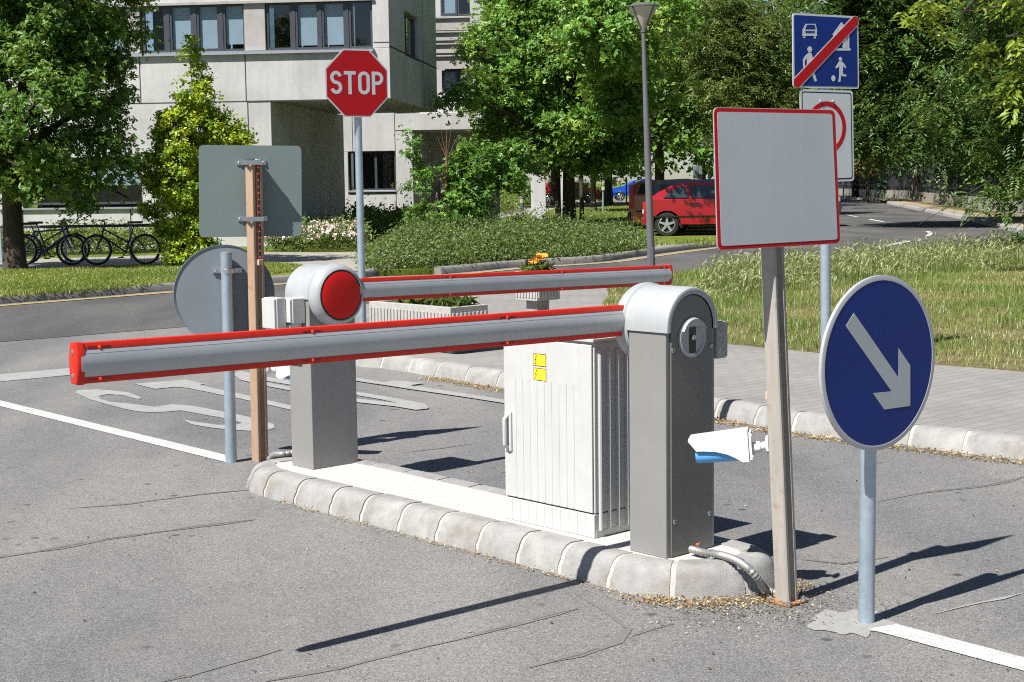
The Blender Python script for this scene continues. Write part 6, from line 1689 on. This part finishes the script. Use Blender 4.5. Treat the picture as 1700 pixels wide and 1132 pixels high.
# ------------------------------------------------------------------ bicycles and their stand
M_TYRE = paint('black_rubber', (0.018, 0.018, 0.018), 0.8)
M_SPOKE = paint('steel_spoke', (0.35, 0.35, 0.36), 0.35, metal=0.8)
def torus(mb, R0, r, M, n=40, m=8, mi=0):
    vs = []; fs = []
    for i in range(n):
        a = 2 * math.pi * i / n
        for j in range(m):
            b_ = 2 * math.pi * j / m; vs.append(((R0 + r * math.cos(b_)) * math.cos(a), (R0 + r * math.cos(b_)) * math.sin(a), r * math.sin(b_)))
    for i in range(n):
        for j in range(m): fs.append((i * m + j, ((i + 1) % n) * m + j, ((i + 1) % n) * m + (j + 1) % m, i * m + (j + 1) % m))
    mb.add(vs, fs, mi, M)
def bicycle(label, loc, rz, col, step=False, sc=0.86):
    """x forward, wheels on z=0; the frame is a diamond, or a low step-through"""
    t = thing('bicycle', label, 'bicycle', loc, rz, 'bicycles at the stand')
    r = 0.335 * sc; wb = 1.06 * sc; s = sc
    m = paint('bicycle_paint', col, 0.35)
    for x in (-wb / 2, wb / 2):
        T_ = Matrix.Translation((x, 0, r)) @ Matrix.Rotation(R(90), 4, 'X')
        mb = MB(); torus(mb, r - .022, .022, T_, 44, 8); wh = mb.build('wheel', M_TYRE, t)
        mb = MB(); torus(mb, r - .048, .010, T_, 44, 6); wr = mb.build('rim', M_SPOKE, wh)
        mb = MB()
        for k in range(18):
            a = 2 * math.pi * k / 18; mb.tube([(x, 0, r), (x + math.cos(a) * (r - .048), (.02 if k % 2 else -.02) * .5, r + math.sin(a) * (r - .048))], .0022, 4, False)
        mb.tube([(x, -.035, r), (x, .035, r)], .022, 10); mb.build('spokes', M_SPOKE, wh)
    rear = Vector((-wb / 2, 0, r)); front = Vector((wb / 2, 0, r)); bb = Vector((-0.10 * s, 0, 0.28 * s)); st = Vector((-0.26 * s, 0, 0.74 * s)); hd = Vector((0.36 * s, 0, 0.78 * s)); hl = Vector((0.40 * s, 0, 0.64 * s))
    mb = MB()
    mb.tube([bb, st], .016, 8); mb.tube([bb, hl], .019, 8)
    mb.tube([st if not step else bb.lerp(st, .45), hd], .016, 8); mb.tube([hd + Vector((-.01, 0, .04)), hl], .019, 8)
    for y in (-.05, .05):
        q = Vector((0, y, 0)); mb.tube([rear + q, bb + q * .5], .009, 6); mb.tube([rear + q, st + q * .3 - Vector((0, 0, .04))], .008, 6)
        mb.tube([hl + q * .9, front + q], [.014, .010], 6)
    mb.build('frame', m, t)
    mb = MB(); mb.tube([st, st + Vector((-.05, 0, .14)) * s], .012, 6)
    sp = st + Vector((-.055, 0, .15)) * s
    mb.prism([(-.14, 0.075), (-.05, .07), (.06, .022), (.13, .016), (.13, -.016), (.06, -.022), (-.05, -.07), (-.14, -.075)], 0, .045, 0, Matrix.Translation(sp))
    mb.build('saddle', M_BLACK, t, bevel=.01)
    mb = MB(); top = hd + Vector((-.03, 0, .16)) * s
    mb.tube([hd, top], .012, 6); mb.tube([top, top + Vector((.07, 0, .02))], .012, 6)
    c = top + Vector((.07, 0, .02)); mb.tube([c + Vector((-.05, -.30, .01)), c + Vector((0, -.12, .01)), c, c + Vector((0, .12, .01)), c + Vector((-.05, .30, .01))], .012, 6)
    for y in (-.24, .24): mb.tube([c + Vector((-.03, y, .01)), c + Vector((.07, y * .9, -.05))], .006, 4); mb.tube([c + Vector((.05, y, -.02)), c + Vector((.14, y * .5, .03)), c + Vector((.08, 0, -.12)), hl + Vector((.02, 0, .02))], .004, 4, False)
    mb.build('handlebar', M_BLACK, t)
    mb = MB(); T_ = Matrix.Translation(bb + Vector((0, -.055, 0))) @ Matrix.Rotation(R(90), 4, 'X'); torus(mb, .085 * s, .006, T_, 24, 4)
    for sg in (-1, 1):
        e = bb + Vector((.12 * sg, -.07 * sg, -.12 * sg)) * s; mb.tube([bb + Vector((0, -.07 * sg, 0)), e], .010, 6); mb.b2(tuple(e + Vector((-.045, -.05, -.01))), tuple(e + Vector((.045, .05, .01))))
    mb.tube([bb + Vector((0, -.05, .085 * s)), rear + Vector((0, -.05, .035))], .004, 4, False); mb.tube([bb + Vector((0, -.05, -.085 * s)), rear + Vector((0, -.05, -.035))], .004, 4, False)
    mb.build('crank', M_BLACK, t)
    return t
def bpos(px, py): return g(px, py, .104)
def bike_at(label, pxl, pxr, py, rev, col, step, dy=0.0, sc=.86):
    a = bpos(pxl, py); c = bpos(pxr, py); Y_ = (a.y + c.y) / 2 + dy
    m = Vector(((a.x + c.x) / 2, Y_, .104)); bicycle(label, m, math.pi if rev else 0.03, col, step, sc)
bike_at('blue bicycle facing right, its rear wheel behind the oak trunk', 40, 118, 441, False, (0.03, 0.05, 0.22), False, 0.0)
bike_at('black bicycle facing right, parked tight behind the blue one', 30, 125, 439, False, (0.02, 0.02, 0.022), True, 0.35)
bike_at('black step through bicycle facing left, front wheel touching its neighbour', 162, 240, 440, True, (0.025, 0.025, 0.025), True, 0.05)
M_RACK = paint('dark_rack_steel', (0.045, 0.045, 0.05), 0.5)
ra = bpos(-20, 436); rb_ = bpos(262, 432); t = thing('bicycle_stand', 'dark steel rail on square posts that the bicycles lean on', 'bicycle stand', ra)
mb = MB(); hz = 0.69; a = ra + Vector((0, 0, hz)); c = rb_ + Vector((0, 0, hz)); dv = (c - a).normalized(); 
mb.tube([a, c], .040, 4); mb.build('rail', M_RACK, t, world=True, smooth=False)
for px, py in ((2, 436), (110, 434.5), (219, 433)): p = bpos(px, py); mb = MB(); mb.tube([p, p + Vector((0, 0, hz))], .035, 4); mb.build('post', M_GALV, t, world=True, smooth=False)

# ------------------------------------------------------------------ cars
M_CGLASS = paint('car_window', (0.03, 0.045, 0.05), 0.06, 0.1, 3, spec=0.9)
M_ALLOY = paint('alloy_rim', (0.60, 0.61, 0.63), 0.3, metal=0.7)
M_TAIL = paint('red_tail_lens', (0.55, 0.02, 0.015), 0.2); M_AMBER = paint('amber_lens', (0.75, 0.22, 0.02), 0.2)
def carpaint(name, c):
    m, t, b = nodes(name); setc(t, b, c); b.inputs['Roughness'].default_value = 0.28; b.inputs['Coat Weight'].default_value = 0.8; b.inputs['Coat Roughness'].default_value = 0.05; return m
def car(label, loc, rz, paintm, L=4.15, H=1.42, W=1.70, wagon=False, group='cars parked beyond the lawn'):
    """x forward, z up. hatchback or estate outline, flanks inset above the waist"""
    t = thing('parked_car', label, 'car', loc, rz, group)
    k = L / 4.15; h = H / 1.42; hw = W / 2; rw = 0.31; wx = (-1.28 * k, 1.30 * k)
    rear = [(-1.77, .99), (-1.52, 1.17), (-1.16, 1.345)] if not wagon else [(-2.00, .98), (-1.93, 1.30), (-1.75, 1.40)]
    low = [(-2.00, .30), (-2.06, .42), (-2.08, .58), (-2.05, .76), (-1.99, .92)] if wagon else [(-1.82, .30), (-1.88, .42), (-1.90, .58), (-1.88, .76), (-1.83, .92)]
    rx = 0.0 if wagon else 0.18
    nose = [(1.10, .96), (1.55, .905), (1.85, .82), (2.02, .68), (2.08, .50), (2.03, .28)]
    roof = rear + [(-.85, 1.425), (-.45, 1.44), (.0, 1.425), (.30, 1.37), (.62, 1.245), (.90, 1.08)]
    def arc(x): return [(x + (rw + .05) * math.cos(R(a)), .30 + (rw + .05) * math.sin(R(a))) for a in range(0, 181, 15)]
    bot = [(1.98 * k, .20)] + [(p[0], p[1] - .0) for p in arc(wx[1])] + [p for p in arc(wx[0])] + [((rx - 1.98) * k, .22)]
    bot = [(x, max(z, .20)) for x, z in bot]
    side = [(x * k, z * h) for x, z in low] + [((rx - 1.92) * k, .97 * h)] + [(1.10 * k, .97 * h)] + [(x * k, z * h) for x, z in nose[1:]] + bot
    def yw(x, z): 
        y = hw * (1 - 0.05 * max(0, abs(x) / (L / 2) - .72) / .28 * 2)
        return y - max(0, z - .97 * h) * .42 - max(0, .45 - z) * .10
    mb = MB(); n = len(side)
    for sg in (-1, 1):
        vs = [(x, sg * yw(x, z), z) for x, z in side]; mb.add(vs, [tuple(range(n)) if sg > 0 else tuple(range(n - 1, -1, -1))])
    vs = [(x, -yw(x, z), z) for x, z in side] + [(x, yw(x, z), z) for x, z in side]; mb.add(vs, [(i, (i + 1) % n, n + (i + 1) % n, n + i) for i in range(n)])
    top = [((rx - 1.94) * k, .96 * h)] + [(x * k, z * h) for x, z in roof] + [(1.12 * k, .96 * h)]
    n = len(top)
    for sg in (-1, 1): mb.add([(x, sg * yw(x, z), z) for x, z in top], [tuple(range(n)) if sg < 0 else tuple(range(n - 1, -1, -1))])
    mb.add([(x, -yw(x, z), z) for x, z in top] + [(x, yw(x, z), z) for x, z in top], [(i, (i + 1) % n, n + (i + 1) % n, n + i) for i in range(n - 1)])
    mb.build('body', paintm, t, angle=28, bevel=0.045, seg=3)
    r0 = rear[1][0] if not wagon else -1.78
    sw = [[(r0 + .14, 1.04), (r0 + .46, 1.26), (-.78, 1.335), (-.70, 1.02)], [(-.62, 1.02), (-.66, 1.34), (.10, 1.33), (.34, 1.02)], [(.42, 1.02), (.22, 1.30), (.36, 1.25), (.82, 1.02)]]
    if wagon: sw[0] = [(-1.82, 1.03), (-1.72, 1.30), (-.78, 1.33), (-.70, 1.02)]
    for sg in (-1, 1):
        for q in sw[:3]:
            P = [(x * k, sg * (yw(x * k, z * h) + .006), z * h) for x, z in q]; mb = MB(); mb.add(P, [(0, 1, 2, 3)])
            mb.add([(x, y - sg * .012, z) for x, y, z in P], [(0, 1, 2, 3)]); mb.build('side_window', M_CGLASS, t, smooth=False)
        mb = MB(); mb.b2(((rx - 1.87) * k, sg * (hw - .012), .50 * h), (1.85 * k, sg * (hw + .010), .545 * h)); mb.build('rub_strip', M_BLACK, t, smooth=False)
        for x in (-.58, .42 - .75 * 0): mb = MB(); mb.b2(((x - .02) * k, sg * (hw - .01), .84 * h), ((x + .16) * k, sg * (hw + .018), .875 * h)); mb.build('door_handle', M_BLACK, t, smooth=False)
        mb = MB()
        if wagon: mb.b2((-2.06 * k, sg * (hw - .20), .62 * h), (-1.93 * k, sg * (hw - .02), 1.28 * h))
        else: mb.b2((-1.89 * k, sg * (hw - .28), .66 * h), (-1.79 * k, sg * (hw - .03), .90 * h))
        mb.build('tail_light', M_TAIL, t, bevel=.01)
        mb = MB(); mb.b2((1.86 * k, sg * (hw - .42), .62 * h), (2.03 * k, sg * (hw - .06), .74 * h)); mb.build('headlight', M_ALLOY, t, bevel=.02)
        for x in wx:
            T_ = Matrix.Translation((x, sg * (hw - .10), .30)) @ Matrix.Rotation(R(90 * sg) * -1, 4, 'X')
            mb = MB(); mb.lathe([(.18, -.09), (rw - .02, -.09), (rw, -.06), (rw, .06), (rw - .02, .085), (.215, .09), (.21, .05), (.0001, .04)], 30, 0, T_); wo = mb.build('wheel', M_TYRE, t)
            mb = MB(); mb.lathe([(.214, .086), (.20, .095), (.192, .07)], 30, 0, T_, cap=False)
            for q in range(5):
                a = 2 * math.pi * q / 5 + .3; c1, s1 = math.cos(a), math.sin(a)
                mb.prism([(c1 * .03 - s1 * .035, s1 * .03 + c1 * .035), (c1 * .198 - s1 * .024, s1 * .198 + c1 * .024), (c1 * .198 + s1 * .024, s1 * .198 - c1 * .024), (c1 * .03 + s1 * .035, s1 * .03 - c1 * .035)], .06, .085, 0, T_)
            mb.lathe([(.05, .06), (.05, .09), (.0001, .095)], 14, 0, T_); mb.build('rim', M_ALLOY, wo)
    mb = MB(); 
    q = [(rear[0][0], rear[0][1]), (rear[1][0], rear[1][1])]
    P = []
    for f, y in ((.08, -1), (.92, -1), (.92, 1), (.08, 1)):
        x = q[0][0] + (q[1][0] - q[0][0]) * f; z = q[0][1] + (q[1][1] - q[0][1]) * f; P.append(((x - .012) * k, y * (yw(x, z * h) - .07), z * h + .004))
    mb.add(P, [(0, 1, 2, 3)]); mb.build('rear_window', M_CGLASS, t, smooth=False)
    P = []
    for f, y in ((.06, -1), (.90, -1), (.90, 1), (.06, 1)):
        x = 1.10 + (.45 - 1.10) * f; z = .96 + (1.35 - .96) * f; P.append(((x + .012) * k, y * (yw(x, z * h) - .06), z * h + .006))
    mb = MB(); mb.add(P, [(0, 1, 2, 3)]); mb.build('windscreen', M_CGLASS, t, smooth=False)
    mb = MB(); mb.b2(((rx - 2.11) * k, -hw + .06, .30 * h), ((rx - 2.0) * k, hw - .06, .50 * h)); mb.build('bumper', M_BLACK if wagon else paintm, t, bevel=.03)
    mb = MB(); mb.b2(((rx - 2.095) * k, -.26, .60 * h), ((rx - 2.06) * k, .26, .70 * h)); mb.build('number_plate', M_OFFWHITE, t, smooth=False)
    return t
c = g(1108, 392, .1); LEN = 4.15
rz = R(-4)
car('red hatchback parked side on behind the street lamp', Vector((c.x + 1.28 * math.cos(rz), c.y + .75, .1)), rz, carpaint('red_car_paint', (0.33, 0.006, 0.012)), L=4.0, H=1.36, W=1.66)
car('dark blue estate parked behind the red hatchback', Vector((c.x + 1.95, c.y + 3.3, .1)), rz, carpaint('dark_blue_car_paint', (0.10, 0.14, 0.19)), 4.35, 1.43, 1.70, True)
car('reddish brown estate car with tall red tail lights just left of the lamp post', Vector((c.x + 1.62, c.y + 6.2, .1)), R(-6), carpaint('brown_car_paint', (0.42, 0.12, 0.07)), 4.2, 1.45, 1.74, True)
car('black saloon whose roof shows over the red hatchback', Vector((c.x + 4.2, c.y + 9.6, .1)), rz, carpaint('black_car_paint', (0.02, 0.022, 0.028)), 4.5, 1.58, 1.76)
Yb = 108.0; x0 = atY(1046, 318, Yb).x
car('bright blue car far off between the tree trunks', Vector((x0 + 0.6, Yb, .1)), math.pi, carpaint('bright_blue_car_paint', (0.01, 0.09, 0.55)), 4.3, 1.5)
x0 = atY(936, 318, 100).x
car('red car far off behind the stout tree', Vector((x0 + .3, 100, .1)), 0.0, carpaint('far_red_car_paint', (0.45, 0.02, 0.02)), 4.3, 1.5)

# ------------------------------------------------------------------ bollard lights, hydrant, far signs
M_BOLL = paint('dark_bollard_paint', (0.022, 0.022, 0.025), 0.4); M_BOLLG = paint('slate_bollard_paint', (0.09, 0.10, 0.12), 0.4)
M_BGL = paint('bollard_lens', (0.42, 0.36, 0.24), 0.3)
def bollard(px, py, top, w, mat, label):
    b = g(px, py, .1); hh = b.y / FPX; h = (py - top) * hh * 1.0
    t = thing('bollard_light', label, 'bollard', b, 0, 'bollard lights along the path'); r = w * hh / 2
    mb = MB(); mb.lathe([(r * 1.15, 0), (r * 1.15, .02), (r, .025), (r, h * .72)], 18); mb.build('post', mat, t)
    mb = MB(); mb.lathe([(r * .96, h * .72), (r * .96, h * .90)], 18); mb.build('lens', M_BGL, t)
    mb = MB(); mb.lathe([(r, h * .90), (r, h * .95), (r * .6, h), (.0001, h)], 18); mb.build('cap', mat, t)
bollard(819, 387, 341, 8, M_BOLL, 'black bollard light nearest the young tree, in shade')
bollard(867, 362, 327, 6.5, M_BOLLG, 'slate grey bollard light standing in the sun by the path')
bollard(900, 351, 321, 5.5, M_BOLL, 'farther black bollard light left of the thin trunks')
b = g(859, 392, .1); t = thing('fire_hydrant', 'shiny black hydrant standing in the juniper bed', 'hydrant', b); s_ = b.y / FPX
mb = MB(); mb.lathe([(.10, 0), (.10, .05), (.07, .07), (.07, .30), (.10, .31), (.10, .34), (.065, .36), (.065, .42), (.095, .44), (.10, .49), (.07, .54), (.03, .56), (.03, .59), (.0001, .60)], 20); mb.build('barrel', paint('black_gloss', (.012, .012, .014), .15), t)
mb = MB()
for sg in (-1, 1): mb.lathe([(.04, .05), (.04, .13), (.03, .14), (.0001, .14)], 12, 0, Matrix.Translation((0, 0, .47)) @ Matrix.Rotation(R(90 * sg), 4, 'Y'))
mb.build('outlet', M_STEEL, t)
def far_sign(label, px, ybase, Y, shape, ytop, w, cat='road sign'):
    p = atY(px, 300, Y); b = Vector((p.x, Y, .1)); s = Y / FPX; t = thing('far_sign', label, cat, b); zt = atY(px, ytop, Y).z
    mb = MB(); mb.tube([b, Vector((b.x, b.y, zt))], .04, 8); mb.build('post', M_GALV, t, world=True)
    F = Face(b, 92, .06); x = 0; r = w * s / 2
    mb = MB(F.M)
    if shape == 'disc':
        mb.prism(circ(x, zt - r, r, 28), 0, .01, 0); mb.prism(circ(x, zt - r, r * .74, 28), .01, .016, 1)
        for a in (45, 135): mb.strip([(x - r * .75 * math.cos(R(a)), zt - r - r * .75 * math.sin(R(a))), (x + r * .75 * math.cos(R(a)), zt - r + r * .75 * math.sin(R(a)))], r * .22, .017 + a * .00003, .02 + a * .00003, 0)
        mb.build('disc', [M_SIGNR, M_SIGNB], t, world=True, smooth=False)
        mb = MB(F.M); mb.b2((-r * .7, zt - 2.0 * r - .35, 0), (r * .7, zt - 2.0 * r - .03, .01)); mb.build('plate', M_SIGNW, t, world=True)
    elif shape == 'boards':
        mb.b2((-w * s * .52, zt - 20 * s, 0), (-.05, zt, .02)); mb.b2((.05, zt - 20 * s, 0), (w * s * .52, zt, .02)); mb.build('board', M_ALUBACK, t, world=True)
    elif shape == 'tri':
        mb.prism([(-r, zt - 2 * r), (r, zt - 2 * r), (0, zt)], 0, .015, 0); mb.build('triangle_back', M_ALUBACK, t, world=True)
    elif shape == 'notice':
        mb.b2((-r, zt - 2.3 * r, 0), (r, zt, .03)); mb.build('board', M_WHITE, t, world=True, bevel=.01)
    return t
far_sign('two small grey sign boards side by side near the parked cars', 1158, 302, 78, 'boards', 275, 15)
far_sign('triangular sign seen from behind above the parked cars', 1157, 302, 92, 'tri', 258, 9)
far_sign('round blue and red no stopping sign with a white plate', 1178, 302, 84, 'disc', 290, 7)
far_sign('white notice board on a post by the small square hedge', 1001, 337, 68, 'notice', 310, 5, 'notice')
p = atY(1186, 300, 80); 
t = thing('lamp_pole', 'thin grey pole just left of the blank white sign', 'pole', (p.x, 80, .1)); mb = MB(); mb.tube([(0, 0, 0), (0, 0, 4.2)], [.06, .045], 8); mb.build('pole', M_GALV, t)
mb = MB(); mb.b2((-.8, -.03, 3.2), (0.0, .03, 3.9)); mb.build('board', M_ALUBACK, t)
b = g(1400, 331); t = thing('marker_post', 'thin white post standing before the left end of the iron fence', 'post', b); mb = MB(); mb.tube([(0, 0, 0), (0, 0, 1.9)], .055, 8); mb.build('pole', M_WHITE, t)
b = g(1611, 357, .1); t = thing('marker_post', 'short grey post on the grass strip under the acacia', 'post', b); mb = MB(); mb.tube([(0, 0, 0), (0, 0, .62)], .085, 10); mb.lathe([(.085, .62), (.06, .66), (.0001, .67)], 10); mb.build('pole', M_KERB_OLD, t)
# thin fence posts left of the vans
for px in (1016, 1040):
    b = g(px, 341, .1); t = thing('fence_post', 'thin black post right of the small square hedge' if px == 1016 else 'thin black post close to the brownish car', 'post', b, 0, 'thin black posts on the lawn'); mb = MB(); mb.tube([(0, 0, 0), (0, 0, 1.55)], .04, 6); mb.lathe([(.04, 1.55), (.055, 1.56), (.055, 1.6), (.0001, 1.63)], 8); mb.build('pole', M_BOLL, t)

# ------------------------------------------------------------------ iron fence on its wall along the outer kerb
kr = [p for p in STREET_R if p[1] >= 33.5]
kerb('outer_kerb', [(p[0], p[1]) for p in catmull(kr, 4)][::1], 0.14, 0.25, M_KERB, 1.0, -1, gapmat=M_KERB)
strip_in = offset_line(kr, -0.2); strip_out = offset_line(kr, -14)
sheet('roadside_strip', strip_in + strip_out[::-1], 0.11, M_VERGE, thick=.14)
dsh = offset_line(kr, -0.15); dsh2 = offset_line(kr, -1.2); sheet('dry_leaf_margin', dsh + dsh2[::-1], .116, concrete('leaf_strewn_margin', (.34, .27, .19), 6, .5))
fl = [Vector((p[0], p[1])) for p in offset_line(kr, -2.2)]
fl = [p for p in fl if p.y > 40] 
t = thing('iron_fence', 'tall dark iron railing on a low concrete wall along the far kerb', 'fence', (fl[0].x, fl[0].y, .1))
M_IRON = paint('dark_iron', (0.035, 0.037, 0.042), 0.55); M_WALLF = concrete('fence_wall_concrete', (0.34, 0.32, 0.285), 6, .3, True)
fr_ = resample(fl, 0.9)
mw = MB(); mr = MB(); mbb = MB()
for a, c_ in zip(fl, fl[1:]):
    d = (c_ - a); L_ = d.length; ang = math.atan2(d.y, d.x); m_ = (a + c_) / 2
    mw.box((m_.x, m_.y, .32), (L_ + .1, .30, .62), ang)
    for z in (.95, 1.75, 2.75): mr.box((m_.x, m_.y, z), (L_, .05, .07), ang)
mw.build('base_wall', M_WALLF, t, world=True, smooth=False); mr.build('rails', M_IRON, t, world=True, smooth=False)
for i, p in enumerate(resample(fl, .32)): mbb.tube([(p.x, p.y, .6), (p.x, p.y, 2.95)], .022 if i % 8 else .06, 4)
mbb.build('bars', M_IRON, t, world=True, smooth=False)
ms = MB()
for a, c_ in zip(fl, fl[1:]):
    d = (c_ - a); L_ = d.length; ang = math.atan2(d.y, d.x); m_ = (a + c_) / 2; n_ = Vector((d.y, -d.x)).normalized() * .12
    ms.box((m_.x + n_.x, m_.y + n_.y, 1.62), (L_, .03, 2.0), ang)
ms.build('privacy_sheet', paint('dark_privacy_mesh', (.05, .052, .058), .8, .3, 2), t, world=True, smooth=False)
M_PIL = concrete('fence_pillar_concrete', (.27, .26, .24), 6, .3, True)
for px, Y_ in ((1521, 74), (1571, 62)):
    j = min(range(len(fr_)), key=lambda i: abs(850 + 2500 * fr_[i].x / fr_[i].y - px)); p = fr_[j]
    mb = MB(); mb.box((p.x - .05, p.y - .05, 1.5), (.5, .5, 2.9), R(15)); mb.box((p.x - .05, p.y - .05, 3.0), (.62, .62, .12), R(15)); mb.build('pillar', M_PIL, t, world=True, smooth=False, bevel=.02)
